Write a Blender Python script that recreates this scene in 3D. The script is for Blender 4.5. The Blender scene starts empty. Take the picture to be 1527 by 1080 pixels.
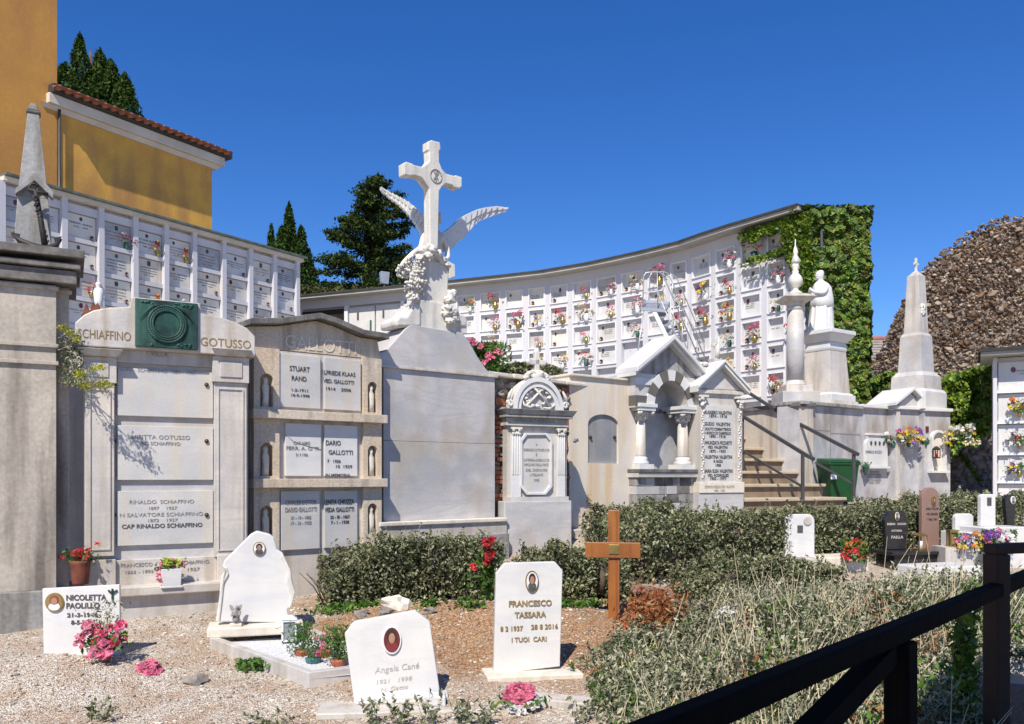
import bpy, bmesh, math, random
import numpy as np
from mathutils import Vector, Matrix, noise
R = math.radians
random.seed(7); np.random.seed(7)
scene = bpy.context.scene
C = scene.collection
# ------------------------------------------------------------ camera, sky, sun
F = 1250.0; CXP = 763.5; HY = 712.0; EYE = 1.6
cam_d = bpy.data.cameras.new('camera'); cam = bpy.data.objects.new('camera', cam_d); C.objects.link(cam)
cam.location = (0, 0, EYE); cam.rotation_euler = (R(90), 0, 0)
cam_d.sensor_fit = 'HORIZONTAL'; cam_d.sensor_width = 36; cam_d.lens = 36 * F / 1527
cam_d.shift_y = (HY - 540) / 1527.0
cam_d.clip_end = 3000; cam_d.clip_start = .05
scene.camera = cam
SUN_DIR = Vector((-.27, -.96, .0)).normalized() * math.cos(R(50)) + Vector((0, 0, math.sin(R(50))))
w = bpy.data.worlds.new("World"); scene.world = w; w.use_nodes = True
nt = w.node_tree; nt.nodes.clear()
sky = nt.nodes.new('ShaderNodeTexSky'); sky.sky_type = 'NISHITA'; sky.sun_disc = False
sky.sun_elevation = R(50); sky.sun_rotation = math.atan2(SUN_DIR.x, SUN_DIR.y)
sky.air_density = 1.0; sky.dust_density = .0; sky.ozone_density = 6.0; sky.altitude = 600
hs = nt.nodes.new('ShaderNodeHueSaturation'); hs.inputs['Saturation'].default_value = 1.25; hs.inputs['Hue'].default_value = .512
bg = nt.nodes.new('ShaderNodeBackground'); bg.inputs['Strength'].default_value = .108
wo = nt.nodes.new('ShaderNodeOutputWorld')
nt.links.new(sky.outputs[0], hs.inputs['Color']); nt.links.new(hs.outputs[0], bg.inputs[0]); nt.links.new(bg.outputs[0], wo.inputs[0])
sl = bpy.data.lights.new('sun', 'SUN'); so = bpy.data.objects.new('sun', sl); C.objects.link(so)
sl.energy = 4.6; sl.angle = R(.5); sl.color = (1, .94, .83)
so.rotation_euler = SUN_DIR.to_track_quat('Z', 'Y').to_euler()
scene.view_settings.view_transform = 'Standard'; scene.view_settings.look = 'None'
scene.view_settings.exposure = .48; scene.view_settings.gamma = 1
scene.render.resolution_x = 1024; scene.render.resolution_y = 724

# ------------------------------------------------------------ helpers
def P(px, py, D):
    return Vector(((px - CXP) / F * D, D, EYE - (py - HY) / F * D))
class Fr:
    """a vertical facade plane: local x along it, local -y towards the viewer side, z up"""
    def __init__(s, px, D, slope):
        s.o = Vector(((px - CXP) / F * D, D, 0)); s.a = math.atan(slope)
        s.u = Vector((math.cos(s.a), math.sin(s.a), 0)); s.m = Vector((-math.sin(s.a), math.cos(s.a), 0))
    def L(s, px, py, y=0.0):
        k = (px - CXP) / F
        o = s.o + s.m * y
        t = (k * o.y - o.x) / (s.u.x - k * s.u.y)
        D = o.y + t * s.u.y
        return t, EYE - (py - HY) / F * D
    def x(s, px, y=0.0): return s.L(px, HY, y)[0]
    def z(s, px, py, y=0.0): return s.L(px, py, y)[1]
    def W(s, x, y, z): return s.o + s.u * x + s.m * y + Vector((0, 0, z))
    def poly(s, pts, y=0.0): return [s.L(a, b, y) for a, b in pts]
def zm(pts, s, ox, oy): return [(ox + a / s, oy + b / s) for a, b in pts]

class MB:
    def __init__(s): s.v = []; s.f = []; s.sm = []
    def add(s, vs, fs, smooth=False):
        n = len(s.v); s.v += [tuple(v) for v in vs]; s.f += [tuple(i + n for i in f) for f in fs]; s.sm += [smooth] * len(fs); return s
    def box(s, x0, x1, y0, y1, z0, z1):
        if x0 > x1: x0, x1 = x1, x0
        if y0 > y1: y0, y1 = y1, y0
        if z0 > z1: z0, z1 = z1, z0
        return s.add([(x0,y0,z0),(x1,y0,z0),(x1,y1,z0),(x0,y1,z0),(x0,y0,z1),(x1,y0,z1),(x1,y1,z1),(x0,y1,z1)],
              [(0,3,2,1),(4,5,6,7),(0,1,5,4),(1,2,6,5),(2,3,7,6),(3,0,4,7)])
    def prism(s, poly, y0, y1, smooth=False):       # poly in xz, extruded along y
        a = sum(poly[i][0]*poly[(i+1)%len(poly)][1]-poly[(i+1)%len(poly)][0]*poly[i][1] for i in range(len(poly)))
        if a < 0: poly = poly[::-1]
        if y0 > y1: y0, y1 = y1, y0
        n = len(poly)
        vs = [(x,y0,z) for x,z in poly] + [(x,y1,z) for x,z in poly]
        return s.add(vs, [tuple(range(n)), tuple(range(2*n-1, n-1, -1))] + [(i, i+n, (i+1)%n+n, (i+1)%n) for i in range(n)])
    def slab(s, poly, z0, z1):                      # poly in xy, extruded along z
        a = sum(poly[i][0]*poly[(i+1)%len(poly)][1]-poly[(i+1)%len(poly)][0]*poly[i][1] for i in range(len(poly)))
        if a < 0: poly = poly[::-1]
        n = len(poly)
        vs = [(x,y,z0) for x,y in poly] + [(x,y,z1) for x,y in poly]
        return s.add(vs, [tuple(range(n-1,-1,-1)), tuple(range(n, 2*n))] + [(i, (i+1)%n, (i+1)%n+n, i+n) for i in range(n)])
    def frust(s, cx, cy, z0, a0, b0, z1, a1, b1, rot=0):  # tapered rectangular block
        vs = []
        for z, a, b in ((z0,a0,b0),(z1,a1,b1)):
            for p, q in ((-a,-b),(a,-b),(a,b),(-a,b)):
                vs.append((cx + p*math.cos(rot)-q*math.sin(rot), cy + p*math.sin(rot)+q*math.cos(rot), z))
        return s.add(vs, [(0,3,2,1),(4,5,6,7),(0,1,5,4),(1,2,6,5),(2,3,7,6),(3,0,4,7)])
    def lathe(s, cx, cy, prof, n=20, sx=1, sy=1, fold=None, smooth=True):
        vs = []; fs = []
        for k, (r, z) in enumerate(prof):
            for i in range(n):
                t = 2*math.pi*i/n; rr = r*(fold(t, k/(len(prof)-1)) if fold else 1)
                vs.append((cx+rr*sx*math.cos(t), cy+rr*sy*math.sin(t), z))
        for k in range(len(prof)-1):
            for i in range(n):
                j = (i+1) % n; fs.append((k*n+i, k*n+j, (k+1)*n+j, (k+1)*n+i))
        fs.append(tuple(range(n-1,-1,-1))); m = (len(prof)-1)*n; fs.append(tuple(range(m, m+n)))
        return s.add(vs, fs, smooth)
    def loft(s, rings, n=24, fold=None, smooth=True):   # rings (z,cx,cy,rx,ry)
        vs = []; fs = []
        for k, (z, cx, cy, rx, ry) in enumerate(rings):
            for i in range(n):
                t = 2*math.pi*i/n; q = fold(t, k/(len(rings)-1)) if fold else 1
                vs.append((cx+rx*q*math.cos(t), cy+ry*q*math.sin(t), z))
        for k in range(len(rings)-1):
            for i in range(n):
                j = (i+1) % n; fs.append((k*n+i, k*n+j, (k+1)*n+j, (k+1)*n+i))
        fs.append(tuple(range(n-1,-1,-1))); m = (len(rings)-1)*n; fs.append(tuple(range(m, m+n)))
        return s.add(vs, fs, smooth)
    def tube(s, pts, r, n=8, smooth=True):
        pts = [Vector(p) for p in pts]; m = len(pts); rs = r if isinstance(r, (list, tuple)) else [r]*m
        vs = []; fs = []; ref = None
        for k, p in enumerate(pts):
            d = (pts[min(k+1,m-1)] - pts[max(k-1,0)])
            if d.length < 1e-9: d = Vector((0,0,1))
            d.normalize()
            if ref is None: ref = Vector((0,0,1)) if abs(d.z) < .9 else Vector((1,0,0))
            a = d.cross(ref).normalized(); b = a.cross(d); ref = b
            for i in range(n):
                t = 2*math.pi*i/n; vs.append(p + (a*math.cos(t)+b*math.sin(t))*rs[k])
        for k in range(m-1):
            for i in range(n):
                j = (i+1) % n; fs.append((k*n+i, k*n+j, (k+1)*n+j, (k+1)*n+i))
        fs.append(tuple(range(n-1,-1,-1))); q = (m-1)*n; fs.append(tuple(range(q, q+n)))
        return s.add(vs, fs, smooth)
    def bar(s, a, b, wx, wz):                         # rectangular bar from a to b
        a = Vector(a); b = Vector(b); d = (b-a).normalized()
        up = Vector((0,0,1)) if abs(d.z) < .95 else Vector((0,1,0))
        e = d.cross(up).normalized(); f = e.cross(d)
        vs = [p + e*i*wx/2 + f*j*wz/2 for p in (a,b) for i, j in ((-1,-1),(1,-1),(1,1),(-1,1))]
        return s.add(vs, [(0,1,2,3),(7,6,5,4),(0,4,5,1),(1,5,6,2),(2,6,7,3),(3,7,4,0)])
    def blob(s, c, r, sub=2, amp=.0, fr=2.0, smooth=True, seed=0, lo=None):
        bm = bmesh.new(); bmesh.ops.create_icosphere(bm, subdivisions=sub, radius=1)
        rx, ry, rz = r if isinstance(r, (list, tuple)) else (r, r, r)
        vs = []
        for v in bm.verts:
            q = 1 + amp*noise.noise(v.co*fr + Vector((seed*3.1, seed*1.7, seed*.9)))
            z = v.co.z*rz*q
            if lo is not None: z = max(z, lo)
            vs.append((c[0]+v.co.x*rx*q, c[1]+v.co.y*ry*q, c[2]+z))
        fs = [tuple(v.index for v in f.verts) for f in bm.faces]; bm.free()
        return s.add(vs, fs, smooth)
    def build(s, name, m, parent=None, bevel=0, rough=None):
        me = bpy.data.meshes.new(name); me.from_pydata(s.v, [], s.f)
        me.polygons.foreach_set('use_smooth', s.sm); me.update()
        return mk(name, me, m, parent, bevel)
def mk(name, me, m, parent=None, bevel=0):
    o = bpy.data.objects.new(name, me); C.objects.link(o)
    if m: me.materials.append(m)
    if parent: o.parent = parent
    if bevel:
        b = o.modifiers.new('bevel', 'BEVEL'); b.width = bevel; b.segments = 2; b.limit_method = 'ANGLE'; b.angle_limit = R(40)
    return o
def tag(o, label=None, cat=None, group=None, kind=None):
    if label: o['label'] = label
    if cat: o['category'] = cat
    if group: o['group'] = group
    if kind: o['kind'] = kind
    return o
def thing(name, label, cat, loc=(0,0,0), rz=0, group=None):
    o = bpy.data.objects.new(name, None); C.objects.link(o); o.location = loc; o.rotation_euler = (0,0,rz)
    o.empty_display_size = .2
    return tag(o, label, cat, group)
def fthing(fr, name, label, cat, group=None): return thing(name, label, cat, fr.o, fr.a, group)
def struct(name, mb, m): return tag(mb.build(name, m), kind='structure')
def copy_tree(o, parent=None):
    c = o.copy(); C.objects.link(c); c.parent = parent
    for ch in list(o.children): copy_tree(ch, c)
    return c
def arc(cx, cz, rx, rz, a0, a1, n=16):
    return [(cx + rx*math.cos(R(a0+(a1-a0)*i/n)), cz + rz*math.sin(R(a0+(a1-a0)*i/n))) for i in range(n+1)]
FONTC = {}
def text_mesh(body, bold=0.0):
    cu = bpy.data.curves.new('t', 'FONT'); cu.body = body; cu.align_x = 'CENTER'; cu.size = 1; cu.extrude = .02; cu.offset = bold
    cu.resolution_u = 3
    o = bpy.data.objects.new('t', cu); C.objects.link(o)
    me = bpy.data.meshes.new_from_object(o)
    bpy.data.objects.remove(o); bpy.data.curves.remove(cu)
    return me
def text_into(mb, body, x, z, wid, hei, y, bold=.0, rot=0.0, shear=0.0):
    """letters in the xz plane, centred at x, baseline z, facing -y"""
    me = text_mesh(body, bold)
    if not me.vertices: return
    xs = [v.co.x for v in me.vertices]; ys = [v.co.y for v in me.vertices]
    w0 = max(xs)-min(xs); h0 = .7; cx = (max(xs)+min(xs))/2
    sx = (wid / w0) if wid else hei/h0; sy = hei/h0
    ca, sa = math.cos(rot), math.sin(rot)
    vs = []
    for v in me.vertices:
        a = (v.co.x-cx)*sx; b = v.co.y*sy; a += shear*b
        vs.append((x + a*ca - b*sa, y - v.co.z*.06, z + a*sa + b*ca))
    mb.add(vs, [tuple(p.vertices) for p in me.polygons])
    bpy.data.meshes.remove(me)
def write(fr, parent, rows, y, m, name='inscription', bold=.0, label=None):
    """rows: (text, px_center, py_baseline, px_width or 0, px_height)"""
    mb = MB()
    for t, px, py, wpx, hpx in rows:
        x, z = fr.L(px, py, y); x1 = fr.L(px-wpx/2, py, y)[0] if wpx else 0; x2 = fr.L(px+wpx/2, py, y)[0] if wpx else 0
        D = fr.W(x, y, 0).y
        text_into(mb, t, x, z, (x2-x1), hpx/F*D, y-.002, bold)
    o = mb.build(name, m, parent)
    if label: o['label'] = label
    return o

# ------------------------------------------------------------ materials
def mat(name, c1, c2=None, scale=3.0, rough=.6, bump=.25, bscale=60.0, streak=None, samt=.5, metal=0, fine=.12, lo=.35, hi=.65,
        vein=None, spec=.5, dist=0.0, vor=None, sscale=(7,7,.55), bdist=.004):
    m = bpy.data.materials.new(name); m.use_nodes = True
    n = m.node_tree.nodes; l = m.node_tree.links; b = n['Principled BSDF']
    tc = n.new('ShaderNodeTexCoord'); co = tc.outputs['Object']
    c2 = c2 or c1
    def nz(s, det=6, mp=None, ds=0.0):
        t = n.new('ShaderNodeTexNoise'); t.inputs['Scale'].default_value = s; t.inputs['Detail'].default_value = det
        t.inputs['Distortion'].default_value = ds
        if mp:
            q = n.new('ShaderNodeMapping'); q.inputs['Scale'].default_value = mp; l.new(co, q.inputs[0]); l.new(q.outputs[0], t.inputs[0])
        else: l.new(co, t.inputs[0])
        return t.outputs['Fac']
    def ramp(src, a, bb, ca=(0,0,0,1), cb=(1,1,1,1)):
        r = n.new('ShaderNodeValToRGB'); r.color_ramp.elements[0].position = a; r.color_ramp.elements[1].position = bb
        r.color_ramp.elements[0].color = ca; r.color_ramp.elements[1].color = cb; l.new(src, r.inputs[0]); return r.outputs[0]
    def mix(f, a, bb, mode='MIX'):
        x = n.new('ShaderNodeMixRGB'); x.blend_type = mode
        for i, v in enumerate((f, a, bb)):
            if isinstance(v, (int, float)): x.inputs[i].default_value = v
            elif isinstance(v, tuple): x.inputs[i].default_value = (*v[:3], 1)
            else: l.new(v, x.inputs[i])
        return x.outputs[0]
    col = mix(ramp(nz(scale, 8, ds=dist), lo, hi), c1, c2)
    if vein:
        wv = n.new('ShaderNodeTexNoise'); wv.inputs['Scale'].default_value = 1.6; wv.inputs['Detail'].default_value = 5; wv.inputs['Distortion'].default_value = .7
        q = n.new('ShaderNodeMapping'); q.inputs['Rotation'].default_value = (0, .9, .3); q.inputs['Scale'].default_value = (.7, 2, 3.0); l.new(co, q.inputs[0]); l.new(q.outputs[0], wv.inputs[0])
        r = n.new('ShaderNodeValToRGB'); e = r.color_ramp.elements; e[0].position = .44; e[0].color = (0,0,0,1); e[1].position = .5; e[1].color = (1,1,1,1)
        k = e.new(.56); k.color = (0,0,0,1); l.new(wv.outputs['Fac'], r.inputs[0])
        m0 = n.new('ShaderNodeMath'); m0.operation = 'MULTIPLY'; m0.inputs[1].default_value = .55; l.new(r.outputs[0], m0.inputs[0])
        mm = n.new('ShaderNodeMath'); mm.operation = 'MULTIPLY'; l.new(m0.outputs[0], mm.inputs[0]); l.new(nz(2.2), mm.inputs[1])
        col = mix(mm.outputs[0], col, vein)
    if streak:
        mm = n.new('ShaderNodeMath'); mm.operation = 'MULTIPLY'; mm.inputs[1].default_value = samt
        l.new(ramp(nz(1.0, 8, sscale), .48, .66), mm.inputs[0]); col = mix(mm.outputs[0], col, streak)
    if vor:
        v = n.new('ShaderNodeTexVoronoi'); v.inputs['Scale'].default_value = vor[0]; l.new(co, v.inputs[0])
        rr = ramp(v.outputs['Distance'], .0, vor[1]); col = mix(rr, vor[2], col)
    g = 1-fine
    col = mix(1.0, col, ramp(nz(bscale, 4), .3, .7, (g,g,g,1), (1,1,1,1)), 'MULTIPLY')
    l.new(col, b.inputs['Base Color'])
    b.inputs['Roughness'].default_value = rough; b.inputs['Metallic'].default_value = metal; b.inputs['Specular IOR Level'].default_value = spec
    if bump:
        bp = n.new('ShaderNodeBump'); bp.inputs['Strength'].default_value = bump; bp.inputs['Distance'].default_value = bdist
        l.new(nz(bscale*.7, 6), bp.inputs['Height']); l.new(bp.outputs[0], b.inputs['Normal'])
    return m
def leafmat(name, cols, trans=.25, rough=.5, spec=.35):
    m = bpy.data.materials.new(name); m.use_nodes = True
    n = m.node_tree.nodes; l = m.node_tree.links; b = n['Principled BSDF']
    g = n.new('ShaderNodeNewGeometry'); r = n.new('ShaderNodeValToRGB'); r.color_ramp.interpolation = 'LINEAR'
    e = r.color_ramp.elements; e[0].position = 0; e[0].color = (*cols[0],1); e[1].position = 1; e[1].color = (*cols[-1],1)
    for i, c in enumerate(cols[1:-1]):
        k = e.new((i+1)/(len(cols)-1)); k.color = (*c,1)
    l.new(g.outputs['Random Per Island'], r.inputs[0])
    tc = n.new('ShaderNodeTexCoord'); t = n.new('ShaderNodeTexNoise'); t.inputs['Scale'].default_value = 2.3; t.inputs['Detail'].default_value = 3; l.new(tc.outputs['Object'], t.inputs[0])
    rr = n.new('ShaderNodeValToRGB'); rr.color_ramp.elements[0].position = .35; rr.color_ramp.elements[0].color = (.6,.6,.6,1); rr.color_ramp.elements[1].position = .65; l.new(t.outputs['Fac'], rr.inputs[0])
    x = n.new('ShaderNodeMixRGB'); x.blend_type = 'MULTIPLY'; x.inputs[0].default_value = 1; l.new(r.outputs[0], x.inputs[1]); l.new(rr.outputs[0], x.inputs[2])
    l.new(x.outputs[0], b.inputs['Base Color']); b.inputs['Roughness'].default_value = rough; b.inputs['Specular IOR Level'].default_value = spec
    if trans:
        tr = n.new('ShaderNodeBsdfTranslucent'); l.new(x.outputs[0], tr.inputs[0]); mx = n.new('ShaderNodeMixShader'); mx.inputs[0].default_value = trans
        l.new(b.outputs[0], mx.inputs[1]); l.new(tr.outputs[0], mx.inputs[2]); l.new(mx.outputs[0], n['Material Output'].inputs[0])
    return m
M = {}
def D_(k, *a, **kw): M[k] = mat(k, *a, **kw)
D_('marble', (.63,.57,.50), (.48,.455,.43), 2.0, .5, .2, 40, vein=(.38,.38,.41), streak=(.34,.27,.19), samt=.6, dist=.5)
D_('marble_grey', (.58,.545,.52), (.42,.41,.41), 1.6, .5, .2, 40, vein=(.33,.34,.38), streak=(.38,.30,.20), samt=.5, dist=.8, sscale=(2.2,2.2,1.3))
D_('marble_white', (.70,.675,.64), (.60,.59,.585), 2.5, .4, .1, 60, vein=(.5,.52,.56), fine=.06)
D_('marble_warm', (.74,.67,.56), (.66,.60,.52), 3, .55, .2, 50, streak=(.42,.34,.24), samt=.4)
D_('sculpt', (.72,.68,.61), (.62,.59,.54), 4, .6, .3, 35, streak=(.26,.24,.21), samt=.4, bdist=.006)
D_('travertine', (.64,.51,.37), (.70,.60,.48), 2.5, .7, .5, 45, streak=(.26,.22,.19), samt=.55, vor=(26,.2,(.33,.22,.14)), fine=.3)
D_('panel', (.62,.59,.55), (.50,.49,.475), 2.4, .45, .1, 60, vein=(.45,.46,.5), streak=(.62,.50,.34), samt=.35)
D_('stone_grey', (.40,.385,.37), (.30,.295,.29), 2.2, .8, .5, 30, streak=(.17,.15,.13), samt=.75, fine=.3)
D_('stone_pillar', (.52,.455,.38), (.38,.34,.29), 2.0, .75, .45, 32, streak=(.15,.12,.10), samt=.9, fine=.25, sscale=(5,5,.5))
D_('stone_dark', (.09,.085,.08), (.22,.20,.18), 6, .85, .6, 30, fine=.3)
D_('beige', (.74,.65,.52), (.64,.585,.52), 2.2, .65, .12, 40, streak=(.62,.42,.22), samt=.7, sscale=(4,4,.35))
D_('white_wall', (.58,.565,.59), (.53,.52,.55), 1.2, .8, .1, 30, streak=(.52,.5,.48), samt=.3, fine=.05)
D_('white_frame', (.74,.73,.74), (.68,.68,.70), 2, .7, .05, 30, fine=.04)
D_('slab_white', (.66,.64,.62), (.58,.565,.56), 3, .4, .05, 50, vein=(.55,.56,.58))
D_('slab_cream', (.66,.60,.52), (.72,.68,.62), 2, .45, .05, 50)
D_('dark_marble', (.19,.195,.21), (.29,.29,.30), 1.5, .5, .1, 40, streak=(.5,.45,.36), samt=.3)
D_('band_stone', (.14,.125,.105), (.11,.10,.09), 3, .7, .3, 40)
D_('slab_grey', (.36,.36,.38), (.46,.46,.47), 6, .4, .05, 80)
D_('soffit', (.42,.40,.36), (.34,.33,.30), 2, .85, .3, 20)
D_('cement', (.42,.40,.37), (.34,.32,.30), 3, .9, .4, 30, streak=(.2,.18,.16), samt=.5)
D_('black', (.012,.012,.012), (.02,.018,.015), 6, .55, .3, 40)
D_('ink', (.05,.05,.055), (.09,.09,.09), 40, .6, 0)
D_('ink_grey', (.20,.19,.18), (.30,.29,.28), 30, .6, 0)
D_('ink_gold', (.22,.14,.06), (.30,.2,.08), 30, .5, 0)
D_('bronze', (.022,.085,.065), (.012,.035,.03), 8, .6, .6, 30, streak=(.10,.22,.17), samt=.6, metal=.35)
D_('iron', (.03,.028,.027), (.06,.045,.035), 12, .6, .3, 50, metal=.3)
D_('rust', (.22,.06,.03), (.10,.03,.02), 12, .8, .4, 50)
D_('terracotta', (.42,.12,.06), (.30,.09,.05), 8, .8, .3, 40)
D_('brass', (.5,.36,.12), (.35,.24,.08), 8, .35, .1, 40, metal=.8)
D_('yellow_wall', (.74,.40,.07), (.60,.30,.07), 1.8, .9, .3, 12, streak=(.40,.20,.08), samt=.7, fine=.1, sscale=(1.3,1.3,.3))
D_('ochre_wall', (.60,.29,.06), (.50,.24,.06), .8, .9, .15, 12, fine=.12, streak=(.38,.18,.07), samt=.5, sscale=(1.1,1.1,.25))
D_('eave_white', (.66,.60,.52), (.58,.50,.42), 2, .8, .1, 20)
D_('roof_tile', (.46,.16,.09), (.34,.13,.08), 5, .85, .4, 20, fine=.3)
D_('roof_black', (.03,.028,.026), (.05,.045,.04), 5, .7, .2, 20)
D_('roof_slate', (.42,.38,.33), (.30,.28,.26), 5, .85, .4, 20)
D_('copper_green', (.13,.17,.14), (.08,.085,.08), 5, .7, .2, 12, sscale=(2,2,2))
D_('brick', (.30,.105,.06), (.40,.17,.10), 9, .9, .6, 40, fine=.35)
D_('mortar', (.22,.17,.14), (.32,.26,.21), 6, .95, .8, 25, fine=.4, bdist=.02)
D_('field_stone', (.30,.26,.22), (.20,.18,.165), 8, .9, .6, 30, fine=.3)
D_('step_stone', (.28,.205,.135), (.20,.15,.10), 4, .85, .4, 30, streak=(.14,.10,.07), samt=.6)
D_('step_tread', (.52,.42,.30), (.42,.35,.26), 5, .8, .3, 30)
D_('plaster_stained', (.56,.50,.43), (.46,.41,.36), 2, .8, .3, 25, streak=(.30,.24,.18), samt=.6)
D_('green_plastic', (.007,.055,.012), (.010,.07,.018), 5, .42, .05, 40)
D_('wood_cross', (.36,.13,.025), (.27,.09,.02), 3, .45, .25, 30, streak=(.17,.055,.015), samt=.7, sscale=(28,28,1.2))
D_('wood_brown', (.05,.022,.010), (.03,.013,.008), 5, .85, .3, 30, streak=(.04,.02,.01), samt=.6, sscale=(30,30,1.5))
D_('wood_shaded', (.005,.004,.0035), (.008,.006,.005), 5, .9, .5, 30, streak=(.014,.009,.006), samt=.6, spec=.08, sscale=(30,30,1.5))  # fence wood: near-black puts the shade on it into the colour
D_('metal_grey', (.50,.51,.53), (.42,.43,.45), 4, .4, .05, 40, metal=.5)
D_('metal_dark', (.045,.045,.05), (.06,.06,.065), 8, .45, .1, 40)
D_('glass_grey', (.30,.33,.34), (.2,.22,.23), 2, .1, 0, 10)
D_('granite_black', (.018,.018,.02), (.03,.03,.032), 30, .12, .02, 80)
D_('granite_pink', (.36,.22,.17), (.24,.15,.12), 60, .35, .05, 90, fine=.3)
D_('bark', (.14,.10,.07), (.08,.06,.045), 8, .95, .8, 18, bdist=.03)
D_('dry_stem', (.58,.50,.35), (.44,.37,.25), 8, .8, 0, 30)
D_('green_stem', (.16,.22,.08), (.10,.14,.05), 8, .7, 0, 30)
D_('portrait_dark', (.10,.02,.02), (.16,.03,.03), 12, .3, 0)
D_('skin', (.42,.22,.14), (.36,.18,.12), 20, .4, 0)
D_('hair', (.03,.018,.012), (.05,.03,.02), 20, .5, 0)
D_('hair_red', (.22,.06,.03), (.28,.09,.04), 20, .5, 0)
D_('shirt_red', (.24,.03,.03), (.2,.03,.03), 20, .4, 0)
D_('porcelain', (.78,.78,.8), (.7,.7,.72), 3, .15, 0)
D_('teal', (.05,.16,.18), (.04,.12,.14), 6, .3, 0)
D_('red_glass', (.45,.02,.02), (.35,.02,.02), 6, .2, 0)
D_('candle', (.75,.72,.65), None, 6, .5, 0)
D_('roof_stain', (.30,.29,.26), (.16,.155,.14), 5, .9, .5, 25, fine=.3)
PET = {}
for k, c in dict(red=(.62,.03,.03), pink=(.80,.20,.32), rose=(.72,.06,.16), white=(.82,.80,.78), yellow=(.85,.60,.05), orange=(.80,.25,.04),
                 purple=(.24,.08,.45), teal=(.04,.38,.36), peach=(.85,.42,.30), cream=(.78,.70,.42), blue=(.10,.14,.38), lime=(.45,.55,.05)).items():
    PET[k] = leafmat('petal_'+k, [tuple(v*.6 for v in c), c, tuple(min(1, v*1.25+.03) for v in c)], .3, .5)
L_hedge = leafmat('hedge_leaf', [(.05,.07,.025), (.15,.18,.075), (.29,.30,.16), (.52,.48,.33)], .22, .7, .2)
L_scrub = leafmat('scrub_leaf', [(.04,.06,.025), (.12,.16,.07), (.27,.29,.17), (.46,.44,.30), (.62,.58,.44)], .2, .6, .25)
L_ivy = leafmat('ivy_leaf', [(.015,.045,.008), (.05,.13,.015), (.10,.20,.02), (.17,.13,.03), (.15,.26,.025), (.28,.38,.03)], .2)
L_vine = leafmat('vine_leaf', [(.04,.10,.01), (.14,.25,.025), (.34,.42,.04)], .3)
L_cyp = leafmat('cypress_leaf', [(.02,.045,.010), (.05,.10,.02), (.10,.16,.035)], .15, .85, .1)
L_cedar = leafmat('cedar_leaf', [(.008,.018,.007), (.03,.055,.016), (.12,.16,.035)], .12, .85, .1)
L_green = leafmat('fresh_leaf', [(.05,.13,.02), (.10,.22,.03), (.18,.30,.05)], .3)
L_dry = leafmat('dry_leaf', [(.20,.08,.03), (.42,.20,.07), (.34,.06,.02), (.58,.36,.16)], .25)
L_fennel = leafmat('fennel_flower', [(.42,.42,.04), (.62,.58,.06), (.30,.36,.05)], .3)

# ------------------------------------------------------------ leaves
def leaves(name, pts, size, m, parent=None, normals=None, nb=.6, aspect=1.8, up=0.0, fold=.25):
    """one mesh of many little folded leaves; pts (N,3)"""
    pts = np.asarray(pts, float); N = len(pts)
    nr = np.random.normal(size=(N,3))
    if normals is not None: nr = nr*(1-nb) + np.asarray(normals)*nb*1.6
    nr[:,2] += up
    nr /= np.linalg.norm(nr, axis=1)[:,None] + 1e-9
    t = np.random.normal(size=(N,3)); t -= (t*nr).sum(1)[:,None]*nr; t /= np.linalg.norm(t, axis=1)[:,None] + 1e-9
    b = np.cross(nr, t); s = (size*(.6+.8*np.random.rand(N)))[:,None]
    a = t*s*.5; c = b*s*.5/aspect; d = nr*s*fold*.5
    v = np.empty((N,4,3)); v[:,0] = pts-a; v[:,1] = pts+c+d; v[:,2] = pts+a; v[:,3] = pts-c+d
    me = bpy.data.meshes.new(name); me.vertices.add(N*4); me.vertices.foreach_set('co', v.ravel())
    # two triangles folded along the midrib
    me.loops.add(N*6); idx = np.arange(N)[:,None]*4 + np.array([0,1,2,0,2,3])[None]
    me.loops.foreach_set('vertex_index', idx.ravel().astype(np.int32))
    me.polygons.add(N*2); me.polygons.foreach_set('loop_start', np.arange(0, N*6, 3, dtype=np.int32)); me.polygons.foreach_set('loop_total', np.full(N*2, 3, dtype=np.int32))
    me.update(); me.validate()
    return mk(name, me, m, parent)
def stalks(name, bases, tips, r, m, parent=None, bend=.06):
    """thin three-sided stems"""
    mb = MB()
    for a, b in zip(bases, tips):
        a = Vector(a); b = Vector(b); mid = (a+b)/2 + Vector((random.uniform(-1,1), random.uniform(-1,1), 0))*bend*(b-a).length
        mb.tube([a, mid, b], [r, r*.8, r*.4], 3, False)
    return mb.build(name, m, parent)
# ------------------------------------------------------------ ground
def hedge_line(X): return 10.9 + (X-.9)*.46          # depth of the long hedge's centre line
def gz(X, D):
    g = -.04 + .11*max(0, min(D, 8.2)-5.6) + .012*max(0, D-8.2)
    back = 1/(1+math.exp(-(D-hedge_line(X)-.5)*3.5))
    g += back*(.42 + .045*max(-2, min(8, X)))*(1 if X > -1 else max(0, 1+(X+1)/1.5))
    g += .10*math.exp(-((X+3.7)**2/.7 + (D-6.4)**2/.8))                  # the fresh mound on the left
    g += .17*math.exp(-((X+.55)**2/1.0 + (D-8.05)**2/.22))                # earth heap by the low hedge
    g += .03*noise.noise(Vector((X*1.3, D*1.3, 0))) + .012*noise.noise(Vector((X*5, D*5, 3)))
    return g
mb = MB()
xs = [-400,-120,-40,-16,-9] + [(-6.5 + i*.11) for i in range(175)] + [14,20,40,120,400]
ys = [-60,-10,0,2,3] + [3.6+ i*.11 for i in range(150)] + [22,26]
vs = [(x, y, gz(x, y) if (-8 < x < 15 and 0 < y < 22) else (0 if y < 22 else 0)) for y in ys for x in xs]
nx = len(xs)
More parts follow.
